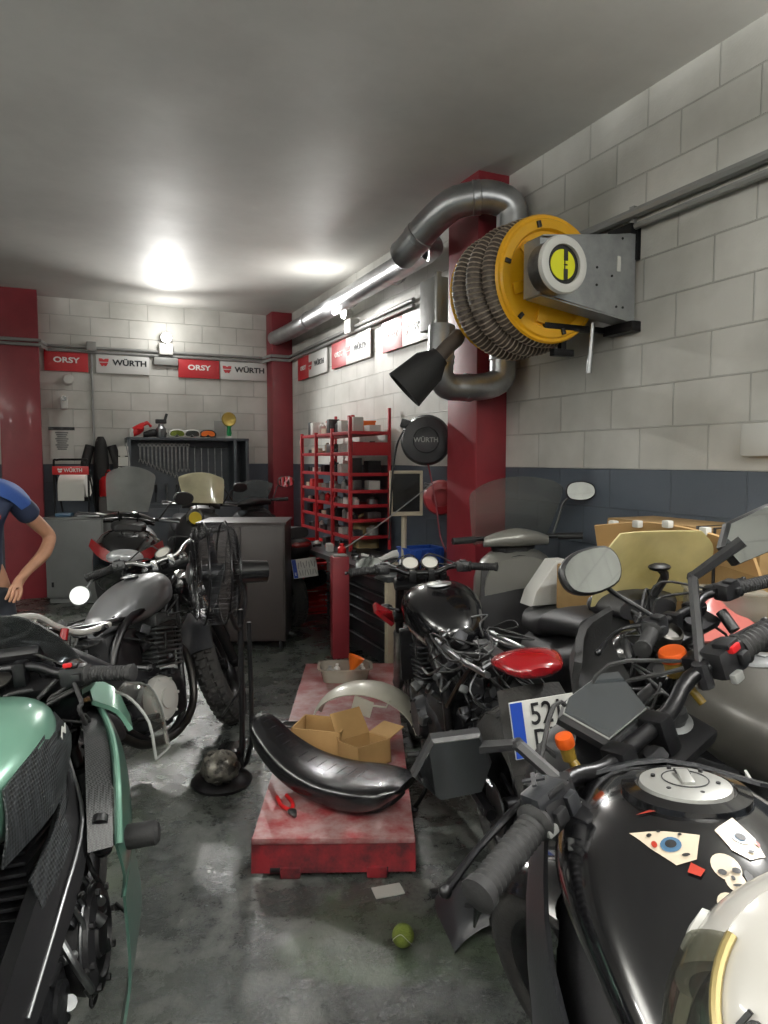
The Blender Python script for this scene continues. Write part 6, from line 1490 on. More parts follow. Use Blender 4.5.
# red tool drawers below: slatted red crates
for k_ in range(3):
    t = thing('parts_crate', ['slatted red crate on the floor in front of the rack, lowest of three', 'slatted red crate in front of the rack, middle of the stack', 'slatted red crate in front of the rack, topmost of the stack'][k_], 'crate', room(6.47, 2.16, 0.23 * k_), YAW + D(90), 'stacked red crates')
    mb = MB().box((0, 0, 0.006), (0.42, 0.34, 0.012))
    for s_ in (-1, 1):
        for z in (0.045, 0.10, 0.155, 0.20):
            mb.box((0, s_ * 0.17, z), (0.42, 0.008, 0.032), 0.002).box((s_ * 0.21, 0, z), (0.008, 0.34, 0.032), 0.002)
        for x in (-0.20, -0.07, 0.07, 0.20): mb.box((x, s_ * 0.174, 0.105), (0.012, 0.012, 0.21))
    mb.build('body', MATS['red_plastic'], t)
    MB().box((0, -0.178, 0.175), (0.1, 0.006, 0.02), 0.002).build('handle', MATS['ink'], t)

# ---- dark cabinet in the middle
mat('cabinet_dark', '#2b2422', 0.45, var=0.2, vs=4, bump=0.03, bs=60); mat('cabinet_grey', '#6b6d6c', 0.42, var=0.12, vs=5)
c0 = atz(285, 650, 0); 
t = thing('steel_cabinet', 'tall dark brown steel cabinet behind the pedestal fan', 'cabinet', (c0.x - 0.335, c0.y + 0.27, 0), D(2))
MB().box((0, 0, 0.51), (0.66, 0.5, 0.90), 0.008).box((0, 0, 0.965), (0.68, 0.52, 0.02), 0.004).build('body', MATS['cabinet_dark'], t)
for sx in (-1, 1):
    d = MB().box((sx * 0.162, -0.256, 0.51), (0.312, 0.016, 0.86), 0.003).build('door', MATS['cabinet_dark'], t)
    MB().box((sx * 0.03, -0.27, 0.55), (0.012, 0.015, 0.12), 0.003).build('handle', MATS['black_metal'], d)
for sx in (-1, 1):
    for sy in (-1, 1): MB().cyl((sx * 0.29, sy * 0.21, 0), (sx * 0.29, sy * 0.21, 0.06), 0.018).build('foot', MATS['black_metal'], t)
# ---- grey cabinet left with paper dispenser
c0 = atz(50, 603, 0)
gx = -3.10; gy = 7.30
t = thing('steel_cabinet', 'grey steel cabinet beside the wide red column under the paper dispenser', 'cabinet', (gx, gy, 0), D(2))
MB().box((0, 0, 0.46), (0.58, 0.5, 0.80), 0.008).box((0, 0, 0.865), (0.60, 0.52, 0.02), 0.004).box((0, 0, 0.035), (0.54, 0.44, 0.06)).build('body', MATS['cabinet_grey'], t)
d = MB().box((0, -0.256, 0.46), (0.55, 0.014, 0.77), 0.003).build('door', MATS['cabinet_grey'], t)
MB().box((0.22, -0.268, 0.5), (0.012, 0.014, 0.1), 0.003).build('handle', MATS['black_metal'], d)
for z in (0.2, 0.74): MB().box((-0.22, -0.268, z), (0.02, 0.01, 0.05), 0.002).build('hinge', MATS['black_metal'], d)
ZG = 0.875
t = thing('paper_dispenser', 'red-framed W\u00dcRTH paper towel dispenser standing on the grey cabinet', 'dispenser', (gx - 0.06, gy - 0.03, ZG), D(2))
mb = MB()
for sx in (-1, 1): mb.tube([(sx * 0.17, -0.10, 0.0), (sx * 0.17, -0.10, 0.52), (sx * 0.14, -0.10, 0.57), (0, -0.10, 0.575)], 0.011, 8, 3); mb.tube([(sx * 0.17, -0.10, 0.006), (sx * 0.17, 0.12, 0.006)], 0.010, 8, 1); mb.tube([(sx * 0.17, 0.10, 0.0), (sx * 0.17, -0.06, 0.42)], 0.009, 8, 1)
mb.build('frame', MATS['black_metal'], t)
h = MB().box((0, -0.115, 0.465), (0.36, 0.012, 0.085), 0.004).build('header', MATS['red_plastic'], t)
MB().text('W\u00dcRTH', 0.05, frame((0.03, -0.123, 0.465), (0, -1, 0), (1, 0, 0)), 0.001, bold=0.001).build('lettering', MATS['lettering_white'], h)
b = MB(); wurth_mark(b, frame((-0.10, -0.123, 0.465), (0, -1, 0), (1, 0, 0)), 0.045); b.build('emblem', MATS['lettering_white'], h)
mat('paper_white', '#d6d4cd', 0.8)
MB().cyl((-0.13, 0.0, 0.31), (0.13, 0.0, 0.31), 0.12, n=36).box((0, -0.118, 0.24), (0.26, 0.004, 0.16)).build('paper_roll', MATS['paper_white'], t)
for (x, y, mb_, m, lab, cat) in ((-0.12, -0.16, MB().box((0, 0, 0.02), (0.16, 0.1, 0.04), 0.015), 'decal_blue', 'folded blue cloth on the grey cabinet', 'cloth'), (0.20, -0.14, MB().loft([(-0.09, 0, 0.015, 0.03, 0.012, 0.012, 2), (0, 0, 0.02, 0.05, 0.02, 0.018, 2), (0.09, 0, 0.012, 0.02, 0.01, 0.01, 2)], 14, 3), 'white_plastic', 'white rag crumpled on the right edge of the grey cabinet', 'rag')):
    solo('cloth' if cat == 'cloth' else 'rag', mb_, MATS[m], lab, cat, (gx + x, gy + y, ZG), 0.1)
# white tool with small shelf next to it
t = thing('bench_vise', 'small pale machine clamped on a stand right of the grey cabinet', 'machine', (gx + 0.42, gy - 0.05, 0), 0)
MB().cyl((0, 0, 0), (0, 0, 1.12), 0.03).lathe([(0.15, 0), (0.15, 0.02), (0.001, 0.02)], (0, 0, 0), (0, 0, 1)).build('stand', MATS['black_metal'], t)
MB().box((0, 0, 1.14), (0.18, 0.12, 0.04), 0.01).cyl((-0.05, 0, 1.18), (-0.05, 0, 1.28), 0.05, n=18).cyl((-0.05, 0, 1.24), (0.02, -0.06, 1.26), 0.025).build('head', MATS['fixture_white'], t)
MB().tube([(0.06, 0, 1.16), (0.08, 0.02, 1.4), (0.04, 0.04, 1.62)], 0.008, 6, 3).build('hose', MATS['fixture_grey'], t)

# ---- wall tool cabinet with wrenches
wa, za = on_back(127, 437, 8.15); wb2, zb2 = on_back(249, 440, 8.15)
TW = wb2 - wa
tz0, tz1 = 0.95, za
mat('tool_panel', '#4a4f55', 0.45, 0.2, var=0.1, vs=6)
t = thing('tool_cabinet', 'dark grey open tool cabinet with wrenches on pegboard against the back wall', 'cabinet', room(8.15, wa), YAW)
mb = MB()
mb.box((TW / 2, 0.32, (tz0 + tz1) / 2), (TW, 0.03, tz1 - tz0)).box((TW / 2, 0.17, tz1 - 0.015), (TW, 0.34, 0.03), 0.004).box((TW / 2, 0.17, tz0), (TW, 0.34, 0.03), 0.004)
for x in (0.02, TW - 0.02, TW - 0.16): mb.box((x, 0.17, (tz0 + tz1) / 2), (0.035, 0.34, tz1 - tz0), 0.004)
mb.box((TW / 2, 0.17, tz0 / 2), (TW, 0.33, tz0)).build('carcass', MATS['tool_panel'], t)
for i, nx in enumerate((0.27, 0.52, 0.77)):
    d = MB().box((TW * nx, 0.0, tz0 / 2), (TW * 0.23, 0.015, tz0 - 0.08), 0.004).build('door', MATS['tool_panel'], t)
t['label'] = 'dark grey open tool cabinet with wrenches on pegboard against the back wall'
def wrench(L):
    mb = MB().box((0, 0, 0), (0.018, 0.008, L), 0.003)
    mb.lathe([(0.011, -0.005), (0.024, -0.005), (0.024, 0.005), (0.011, 0.005)], (0, 0, L / 2 + 0.012), (0, 1, 0), 14, closed=True)
    for sx in (-1, 1): mb.box((sx * 0.014, 0, -L / 2 - 0.015), (0.012, 0.010, 0.035), 0.003, rot=(0, -sx * 0.3, 0))
    return mb
n = 13
for i in range(n):
    L = 0.13 + 0.20 * (1 - abs(i - 9) / 10.0) if i < 10 else 0.26
    x = 0.16 + i * (TW - 0.42) / n * 0.62
    q = room(8.15 + 0.285, wa + x)
    solo('wrench', wrench(L), MATS['steel'], '%s steel combination wrench from the left in the row hanging on the tool cabinet' % ORD[i], 'wrench', (q.x, q.y, tz1 - 0.09 - L / 2), YAW, 'row of hanging wrenches')
for i in range(5):
    x = 0.16 + (TW - 0.42) * (0.66 + 0.085 * i); q = room(8.15 + 0.285, wa + x); L = 0.34
    solo('t_handle_wrench', MB().cyl((0, 0, -L / 2), (0, 0, L / 2), 0.006, n=8).cyl((-0.07, 0, L / 2), (0.07, 0, L / 2), 0.007, n=8).cyl((0, 0, -L / 2 - 0.04), (0, 0, -L / 2), 0.010, n=8), MATS['steel'], '%s T-handled wrench from the left on the tool cabinet pegboard' % ORD[i], 'wrench', (q.x, q.y, tz1 - 0.10 - L / 2), YAW, 'T-handled wrenches on the pegboard')
for i in range(7):
    x = 0.2 + i * (TW - 0.5) / 7; q = room(8.15 + 0.285, wa + x); L = 0.16
    solo('screwdriver', MB().cyl((0, 0, -L), (0, 0, 0), 0.005, n=8).lathe([(0.012, 0), (0.016, 0.02), (0.016, 0.09), (0.001, 0.10)], (0, 0, 0), (0, 0, 1), 12), MATS['black_plastic' if i % 2 else 'steel'], '%s screwdriver from the left in the lower row of the tool cabinet' % ORD[i], 'screwdriver', (q.x, q.y, tz1 - 0.62), YAW, 'screwdrivers on the pegboard')
# pinned photos on the cabinet side
for i in range(4):
    w_, z_ = on_back(123.5, 451 + 10.5 * i, 8.1)
    solo('pinned_card', MB().box((0, 0, 0), (0.10, 0.004, 0.10)).box((0, -0.003, 0.01), (0.07, 0.002, 0.06)), MATS['paper'], ['uppermost of the four cards in a column on the tool cabinet edge', 'second card from the top in the column on the tool cabinet edge', 'third card from the top in the column on the tool cabinet edge', 'lowest of the four cards in a column on the tool cabinet edge'][i], 'card', room(8.135, w_, z_), YAW, 'cards on the tool cabinet')
# things on top of the tool cabinet
def top(px): return on_back(px, 436, 8.28)[0]
def put(name, mb, m, label, cat, px, u=8.28, rz=0, dz=0.0):
    q = room(u, on_back(px, 436, u)[0]); return solo(name, mb, MATS[m], label, cat, (q.x, q.y, tz1 + dz), YAW + rz)
q = room(8.28, top(139)); t = thing('riding_glove', 'red and white riding glove propped on the tool cabinet', 'glove', (q.x, q.y, tz1), YAW)
mb = MB().loft([(-0.08, 0, 0.05, 0.035, 0.05, 0.05, 2.4), (0.0, 0, 0.09, 0.045, 0.06, 0.06, 2.4), (0.05, 0, 0.12, 0.045, 0.05, 0.05, 2.4)], 16, 3)
for k_ in range(4): mb.tube([(0.04, -0.035 + 0.022 * k_, 0.13), (0.09, -0.04 + 0.025 * k_, 0.15 + 0.008 * k_), (0.13, -0.04 + 0.025 * k_, 0.12)], 0.012, 8, 3)
mb.tube([(-0.02, -0.04, 0.09), (0.03, -0.075, 0.09)], 0.013, 8, 2).build('shell', MATS['red_plastic'], t)
MB().box((-0.08, 0, 0.05), (0.05, 0.08, 0.10), 0.02).build('cuff', MATS['white_plastic'], t)
put('black_glove', MB().loft([(-0.10, 0, 0.03, 0.04, 0.03, 0.03, 2.2), (0.0, 0, 0.05, 0.05, 0.045, 0.04, 2.2), (0.10, 0, 0.04, 0.04, 0.035, 0.035, 2.2)], 16, 3).tube([(0.08, -0.02, 0.04), (0.14, -0.03, 0.06)], 0.012, 8, 2).tube([(0.08, 0.01, 0.04), (0.15, 0.02, 0.05)], 0.012, 8, 2), 'rubber', 'black glove lying on the tool cabinet beside the red one', 'glove', 153)
q = room(8.26, top(161)); t = thing('spray_gun', 'black and silver spray gun standing on the tool cabinet', 'spray gun', (q.x, q.y, tz1), YAW)
MB().lathe([(0.05, 0), (0.055, 0.01), (0.055, 0.10), (0.03, 0.13), (0.03, 0.15), (0.001, 0.15)], n=20).build('cup', MATS['steel'], t)
MB().box((0.0, 0, 0.18), (0.12, 0.035, 0.05), 0.012).box((0.05, 0, 0.22), (0.03, 0.03, 0.10), 0.008, rot=(0, 0.3, 0)).build('body', MATS['black_plastic'], t)
for px_, m, c_, lab in ((176.5, 'white_plastic', 'tennis', 'green and white riding goggles on the tool cabinet, left of three'), (191.5, 'fixture_white', 'smoke_screen', 'white riding goggles on the tool cabinet, middle of three'), (207, 'black_plastic', 'orange_plastic', 'black riding goggles with orange lens on the tool cabinet, right of three')):
    q = room(8.24, top(px_)); t = thing('riding_goggles', lab, 'goggles', (q.x, q.y, tz1 + 0.005), YAW, 'riding goggles')
    o_ = [(-0.09, 0.05), (-0.05, 0.085), (0.05, 0.085), (0.09, 0.05), (0.085, 0.01), (0.03, 0.005), (0, 0.03), (-0.03, 0.005), (-0.085, 0.01)]
    o_ = rounded(o_, 3)
    MB().prism(o_, 0.05, frame((0, 0, 0), (0, -1, 0), (1, 0, 0)), 0.008).build('frame', MATS[m], t)
    MB().prism([(x * 0.82, 0.048 + (y - 0.048) * 0.74) for x, y in o_], 0.008, frame((0, -0.026, 0), (0, -1, 0), (1, 0, 0)), 0.002).build('lens', MATS[c_], t)
    MB().tube([(-0.09, 0.0, 0.045), (-0.07, 0.07, 0.03), (0.0, 0.09, 0.02), (0.07, 0.07, 0.03), (0.09, 0.0, 0.045)], 0.010, 8, 4).build('strap', MATS['ink'], t)
put('award_plaque', MB().box((0, 0, 0.01), (0.12, 0.05, 0.02), 0.004).box((0, 0, 0.11), (0.13, 0.012, 0.19), 0.003, rot=(0.1, 0, 0)), 'fixture_grey', 'grey glass award plaque standing beside the trophy', 'plaque', 220)
q = room(8.27, top(229)); t = thing('trophy', 'round gold and green trophy at the right end of the tool cabinet', 'trophy', (q.x, q.y, tz1), YAW)
mat('trophy_gold', '#b09a50', 0.35, 0.6); mat('trophy_green', '#1f8f54', 0.35)
MB().lathe([(0.045, 0), (0.045, 0.02), (0.02, 0.03), (0.001, 0.03)], n=20).build('base', MATS['white_plastic'], t)
MB().lathe([(0.02, 0.03), (0.03, 0.06), (0.02, 0.12), (0.03, 0.14), (0.001, 0.14)], n=18).build('stem', MATS['trophy_green'], t)
MB().lathe([(0.001, -0.012), (0.05, -0.012), (0.075, -0.02), (0.085, 0), (0.075, 0.02), (0.05, 0.012), (0.001, 0.012)], (0, 0, 0.22), (0, 1, 0), 30).build('disc', MATS['trophy_gold'], t)
# dark jacket on the wall, fire extinguisher/flask
w_, z_ = on_back(101, 455, 8.42)
q = room(8.40, w_); t = thing('hanging_jacket', 'dark jacket hanging on the back wall left of the tool cabinet', 'jacket', (q.x, q.y, 0), YAW)
MB().loft([(0.85, 0, 0, 0.15, 0.07, 0.07, 2.4), (1.1, 0.0, 0, 0.16, 0.08, 0.08, 2.4), (1.4, 0, 0, 0.15, 0.08, 0.08, 2.4), (1.62, 0, 0, 0.13, 0.06, 0.06, 2.2), (1.70, 0, 0, 0.05, 0.03, 0.03, 2)], 22, 4, ax='z').build('body', MATS['rubber'], t)
for sx in (-1, 1): MB().tube([(sx * 0.11, -0.02, 1.6), (sx * 0.17, -0.05, 1.35), (sx * 0.16, -0.06, 1.0)], [0.05, 0.05, 0.04], 12, 4).build('sleeve', MATS['rubber'], t)
MB().tube([(-0.04, -0.07, 1.66), (-0.02, -0.1, 1.3), (-0.04, -0.1, 1.0)], 0.006, 6, 3).build('zip', MATS['steel'], t)
q = at(109, 484, 7.72); solo('red_canister', MB().lathe([(0.10, 0), (0.105, 0.02), (0.10, 0.17), (0.07, 0.21), (0.04, 0.22), (0.04, 0.25), (0.001, 0.25)], n=28).tube([(-0.04, 0, 0.24), (0, 0, 0.28), (0.04, 0, 0.24)], 0.008, 8, 3), MATS['red_plastic'], 'glossy red canister standing left of the tool cabinet', 'canister', (q.x, q.y, q.z - 0.13))
mb = MB().box((0, 0, (q.z - 0.13) / 2), (0.22, 0.20, q.z - 0.13), 0.01)
solo('low_cupboard', mb, MATS['cabinet_dark'], 'dark narrow cupboard under the red canister beside the tool cabinet', 'cupboard', (q.x, q.y, 0), YAW)
# ================================================================== scooters and the row at the back
def scooter(label, loc, rz, lean=-4, steer=0, body='tank_black', apron=None, screen='clear_screen', sw=(0.16, 0.20), sz=(1.02, 1.36), plate=None, mirrors=(1, -1), accent=None, badge=None, msc=1.0, mz=0.16, cover=''):
    R = thing('scooter', label, 'scooter', loc, rz, None, lean=D(lean)); apron = apron or body
    P0 = V((0.42, 0, 0.95)); ax = V((-0.42, 0, 0.9)).normalized()
    Ms = Matrix.Translation(P0) @ Matrix.Rotation(D(steer), 4, ax) @ Matrix.Translation(-P0)
    A = V((0.66, 0, 0.24))
    wheel(R, A, 0.24, 0.055, Ms, 'cast', 'steel', 0.10, (1,)); wheel(R, V((-0.62, 0, 0.24)), 0.24, 0.06, None, 'cast', 'steel', 0.10, (1,))
    q = MB(Ms)
    for y in (-0.075, 0.075): q.cyl(A + V((0, y, 0)), P0 + V((-0.0, y, -0.3)), 0.018)
    q.cyl(P0 + V((0, 0, -0.3)), P0, 0.022).build('fork', MATS['black_metal'], R)
    rows = [[A + V((0.27 * math.cos(a), y, 0.27 * math.sin(a) - abs(y) * 0.3)) for y in (-0.07, -0.035, 0, 0.035, 0.07)] for a in [D(150 - 15 * i) for i in range(9)]]
    MB(Ms).sheet(rows, 0.006).build('mudguard', MATS[body], R)
    # nose, leg shield
    MB().loft([(0.30, 0, 0.70, 0.20, 0.24, 0.26, 2.8), (0.42, 0, 0.74, 0.23, 0.24, 0.24, 2.6), (0.54, 0, 0.76, 0.19, 0.20, 0.18, 2.4), (0.66, 0, 0.74, 0.10, 0.12, 0.10, 2.2), (0.71, 0, 0.72, 0.03, 0.03, 0.03, 2)], 24, 4).build('front_apron', MATS[apron], R)
    MB().sheet([[(0.33, y, 0.95 - abs(y) * 0.3) for y in (-0.2, -0.1, 0, 0.1, 0.2)], [(0.30, y * 1.15, 0.62) for y in (-0.2, -0.1, 0, 0.1, 0.2)], [(0.26, y * 0.9, 0.34) for y in (-0.2, -0.1, 0, 0.1, 0.2)]], 0.03, 3).build('leg_shield', MATS['matt_black'], R)
    MB().box((0.06, 0, 0.29), (0.48, 0.30, 0.10), 0.04).build('footboard', MATS['matt_black'], R)
    MB().loft([(-0.10, 0, 0.50, 0.14, 0.17, 0.22, 3), (-0.30, 0, 0.52, 0.18, 0.20, 0.16, 2.8), (-0.60, 0, 0.62, 0.17, 0.13, 0.14, 2.6), (-0.84, 0, 0.72, 0.11, 0.07, 0.08, 2.3), (-0.90, 0, 0.74, 0.04, 0.03, 0.03, 2)], 22, 4).build('tail_fairing', MATS[body], R)
    MB().loft([(-0.06, 0, 0.72, 0.10, 0.05, 0.05, 2.5), (-0.22, 0, 0.73, 0.15, 0.06, 0.05, 2.8), (-0.44, 0, 0.76, 0.16, 0.06, 0.05, 2.8), (-0.54, 0, 0.80, 0.15, 0.06, 0.06, 2.6), (-0.80, 0, 0.83, 0.10, 0.05, 0.05, 2.4)], 22, 5).build('seat', MATS['vinyl'], R)
    MB().loft([(-0.55, -0.17, 0.34, 0.05, 0.06, 0.06, 2.4), (-0.80, -0.18, 0.42, 0.06, 0.07, 0.07, 2.4), (-0.88, -0.18, 0.44, 0.04, 0.05, 0.05, 2.4)], 16, 3).build('silencer', MATS['black_metal'], R)
    MB().box((-0.42, 0.02, 0.28), (0.42, 0.18, 0.16), 0.04).build('engine', MATS['engine_dark'], R)
    MB().ball((-0.88, 0, 0.74), (0.03, 0.09, 0.03), 14).build('tail_light', MATS['red_lens'], R)
    # bars
    hb = P0 + V((-0.06, 0, 0.07)); q = MB(Ms)
    q.tube([hb + V((-0.06, -0.34, 0.02)), hb + V((0, -0.18, 0.02)), hb, hb + V((0, 0.18, 0.02)), hb + V((-0.06, 0.34, 0.02))], 0.013, 10, 3)
    bo = q.build('handlebar', MATS['black_metal'], R)
    if cover is not None: MB(Ms).loft([(-0.17, 0, 0, 0.03, 0.025, 0.025, 2.2), (-0.10, 0.01, 0.012, 0.05, 0.04, 0.035, 2.2), (0, 0.02, 0.02, 0.07, 0.05, 0.045, 2.2), (0.10, 0.01, 0.012, 0.05, 0.04, 0.035, 2.2), (0.17, 0, 0, 0.03, 0.025, 0.025, 2.2)], 18, 3, Matrix.Translation(hb) @ Matrix.Rotation(PI / 2, 4, 'Z')).build('handlebar_cover', MATS[cover or body], bo)
    for sd in (-1, 1):
        e0, e1 = hb + V((-0.025, sd * 0.22, 0.02)), hb + V((-0.06, sd * 0.34, 0.02))
        MB(Ms).cyl(e0, e1, 0.018, n=16).build('grip', MATS['rubber'], bo)
        MB(Ms).tube([e0 + V((0.03, -sd * 0.02, 0)), e0 + V((0.06, sd * 0.02, 0)), e1 + V((0.04, 0, -0.01))], 0.006, 6, 3).build('lever', MATS['alu'], bo)
        if sd in mirrors:
            a_ = hb + V((0.0, sd * 0.2, 0.03)); mirror(R, Ms, a_, a_ + V((0.03, sd * 0.07, mz * 0.75)), a_ + V((0.0, sd * 0.15, mz)), OVAL, (-1, -sd * 0.15, 0.1), sd, msc, 'black_plastic')
    MB().loft([(0.36, 0, 0.97, 0.06, 0.03, 0.03, 2.2), (0.42, 0, 0.985, 0.12, 0.05, 0.05, 2.5), (0.50, 0, 0.98, 0.09, 0.03, 0.04, 2.2)], 18, 3).build('dash', MATS['matt_black'], R)
    ho = MB().ball((0.645, 0, 0.80), (0.06, 0.12, 0.06), 18).build('headlight', MATS['headlight_glass'], R)
    if accent:
        for sd in (-1, 1):
            MB().sheet([[(0.66, sd * 0.03, 0.80), (0.60, sd * 0.14, 0.86), (0.50, sd * 0.22, 0.90)], [(0.68, sd * 0.02, 0.75), (0.62, sd * 0.14, 0.78), (0.52, sd * 0.235, 0.85)]], 0.03, 3).build('trim_panel', MATS[accent], R)
    if badge:
        MB().lathe([(0.075, -0.03), (0.085, 0.0), (0.08, 0.012), (0.001, 0.016)], (0.66, -0.10, 0.93), (1, 0, 0.1), 26).build('lamp_cover', MATS['black_gloss'], R)
        MB().lathe([(0.055, 0.016), (0.05, 0.02), (0.001, 0.02)], (0.66, -0.10, 0.93), (1, 0, 0.1), 26).build('badge', MATS[badge], R)
    if screen:
        rows = []
        wb_, wt = sw
        for i in range(6):
            t_ = i / 5; z = sz[0] + (sz[1] - sz[0]) * t_
            w_ = wb_ + (wt - wb_) * math.sin(t_ * PI * 0.5) if t_ < 0.7 else (wb_ + (wt - wb_)) * math.sqrt(max(0.05, 1 - ((t_ - 0.7) / 0.33) ** 2 * 0.55))
            rows.append([(0.56 - 0.22 * t_ - 1.6 * (w_ * q_) ** 2, w_ * q_, z - (0.03 * q_ * q_ if i == 5 else 0)) for q_ in (-1, -0.6, -0.2, 0.2, 0.6, 1)])
        so = MB().sheet(rows, 0.005, 3).build('windscreen', MATS[screen], R)
        MB().cyl((0.50, -0.07, sz[0] + 0.03), (0.42, -0.05, 0.96), 0.006).cyl((0.50, 0.07, sz[0] + 0.03), (0.42, 0.05, 0.96), 0.006).build('screen_bracket', MATS['black_metal'], R)
    if plate: number_plate(R, (-0.93, 0, 0.55), (-1, 0, 0.3), *plate)
    return R, Ms, hb
mat('pearl_silver', '#8f8e88', 0.3, 0.3, coat=0.5)
mat('badge_yellow', '#dfc21e', 0.4)
clear('yellowed_screen', '#e6dfae', 0.85, '#e8dfae', 0.2)
clear('screen_dusty', '#c9ccca', 0.42, '#b5b7b4', 0.12)
# G: silver scooter with tall clear screen by the pillar
scooter('silver and black scooter with tall clear windscreen parked in front of the red pillar', (0.80, 3.38, 0), D(95), -4, -4, 'matt_black', 'pearl_silver', 'clear_screen', (0.20, 0.25), (1.0, 1.36), mirrors=(-1,), mz=0.22, msc=0.9, cover='pearl_silver')
# loose yellowed windscreen lying on its tail
t = thing('scooter_cowl', 'loose yellowed scooter windscreen with dark cowl lying on the silver scooter behind the handlebars', 'windscreen', (0.96, 2.58, 0.86), D(106))
rows = []
for i in range(7):
    q_ = i / 6; w_ = (0.20 + 0.03 * math.sin(q_ * PI * 0.6)) * (1.0 if i < 5 else (0.93 if i == 5 else 0.74))
    rows.append([(0.10 - 0.14 * q_ - 1.5 * (w_ * k_) ** 2, w_ * k_, 0.05 + 0.28 * q_) for k_ in (-1, -0.66, -0.33, 0, 0.33, 0.66, 1)])
MB().sheet(rows, 0.005, 3).build('windscreen', MATS['yellowed_screen'], t)
MB().loft([(-0.02, 0, 0.04, 0.12, 0.04, 0.04, 2.6), (0.08, 0, 0.05, 0.19, 0.05, 0.05, 2.6), (0.16, 0, 0.04, 0.12, 0.03, 0.04, 2.4)], 20, 3).build('cowl', MATS['matt_black'], t)
MB().tube([(0.02, -0.04, 0.07), (-0.04, -0.05, 0.16), (-0.05, -0.02, 0.20)], 0.016, 8, 3).ball((-0.05, -0.02, 0.20), (0.03, 0.045, 0.016), 12).build('bracket', MATS['matt_black'], t)
# row at the back
scooter('black scooter with red nose trim and grey screen facing the camera at the back', (-1.93, 5.30, 0), D(285), -3, 6, 'tank_black', 'tank_black', 'screen_dusty', (0.13, 0.165), (1.10, 1.40), mirrors=(1,), accent='red_lens', msc=0.8)
scooter('black scooter with round yellow badge and beige screen behind the dark cabinet', (-1.89, 6.87, 0), D(294), -3, 0, 'matt_black', 'matt_black', 'beige_screen', (0.17, 0.21), (1.06, 1.33), mirrors=(1,), badge='badge_yellow', msc=0.8)
# K: bike between cabinet and bench seen from behind
scooter('dark scooter seen from behind between the dark cabinet and the workbench', (-1.07, 6.70, 0), D(118), -3, 0, 'matt_black', 'matt_black', 'smoke_screen', (0.16, 0.20), (1.00, 1.25), plate=(None, None))

# ------------------------------------------------------------------ boxes against the side wall
mat('cardboard_old', '#9a7c50', 0.88, bump=0.06, bs=60, var=0.2, vs=5)
def boxed(label, loc, rz, d, m='cardboard_old', tape=True, tilt=(0, 0)):
    t = thing('carton', label, 'box', loc, rz, 'cartons by the side wall', lean=tilt[0], pitch=tilt[1])
    MB().box((0, 0, d[2] / 2), d, 0.004).build('body', MATS[m], t)
    mb = MB()
    for sx in (-1, 1): mb.box((0, sx * d[1] / 4, d[2] + 0.003), (d[0] * 0.99, d[1] / 2 - 0.004, 0.004))
    mb.build('flap', MATS[m], t)
    if tape: MB().box((0, 0, d[2] + 0.006), (d[0], 0.05, 0.002)).box((d[0] / 2 + 0.001, 0, d[2] - 0.05), (0.002, 0.05, 0.1)).build('tape', MATS['jug_yellow'], t)
    return t
bx = room(2.12, 2.40)
boxed('large brown carton by the side wall under the long flat one', (*bx.xy, 0), YAW, (0.28, 0.76, 0.77))
t = boxed('long brown carton with black straps lying on top by the side wall', (*room(2.12, 2.40).xy, 0.778), YAW, (0.28, 0.78, 0.40), 'cardboard_old', False)
mb = MB()
for y in (-0.12, -0.20): mb.tube([(-0.145, y, 0.0), (-0.146, y, 0.408), (0.14, y, 0.41), (0.142, y, 0.0)], 0.006, 6, 1)
mb.build('strap', MATS['rubber'], t)
boxed('small brown carton with tape on the silver scooter seat beside the foam block', (0.875, 3.02, 0.80), D(28), (0.17, 0.20, 0.19), 'cardboard_old')
mat('foam', '#b8b7b2', 0.8, bump=0.2, bs=60)
p = V((0.735, 3.22, 0.79))
solo('foam_block', MB().prism([(-0.10, 0), (0.10, 0), (0.10, 0.20), (0.03, 0.20), (-0.08, 0.06)], 0.10, frame((0, 0, 0), (0, -1, 0), (1, 0, 0)), 0.006), MATS['foam'], 'white foam block on the silver scooter seat beside the taped brown carton', 'foam block', (p.x, p.y, p.z), D(20))
# pale bumper trim with white tabs along the long carton
t = thing('bumper_trim', 'brown curved bumper trim with white clips resting along the long carton', 'trim', (*room(2.05, 2.17).xy, 1.13), YAW + D(90))
MB().sheet([[(-0.40, 0.06, 0.02), (-0.15, 0.0, 0.05), (0.15, -0.02, 0.06), (0.38, 0.05, 0.03)], [(-0.42, 0.03, -0.08), (-0.15, -0.05, -0.07), (0.15, -0.07, -0.07), (0.40, 0.01, -0.08)]], 0.01, 4).build('shell', MATS['cardboard_inner'], t)
for x in (-0.32, -0.16, 0.02, 0.18, 0.32): MB().box((x, 0.0, 0.065 - abs(x) * 0.08), (0.035, 0.03, 0.03), 0.006).build('clip', MATS['white_plastic'], t)
# pink panel, clear case
mat('pink_plastic', '#a35750', 0.35, coat=0.3)
p = at(715, 628, 2.34)
t = thing('pink_fairing', 'faded pink fairing piece resting behind the right-hand handlebar', 'panel', (p.x, p.y, p.z - 0.02), D(12))
MB().sheet([[(-0.16, -0.08, 0.0), (0.0, -0.10, 0.0), (0.14, -0.08, 0.0)], [(-0.14, 0.0, 0.03), (0.0, 0.0, 0.05), (0.13, 0.0, 0.04)], [(-0.04, 0.07, 0.05), (0.03, 0.06, 0.14), (0.10, 0.06, 0.06)]], 0.008, 4).build('shell', MATS['pink_plastic'], t)
MB().ball((0.12, 0.05, 0.09), (0.035, 0.02, 0.045), 12).build('tail_lens', MATS['red_lens'], t)
p = at(724, 600, 2.46)
t = thing('clear_case', 'clear plastic case lying behind the pink fairing piece', 'case', (p.x, p.y, p.z - 0.06), D(-10))
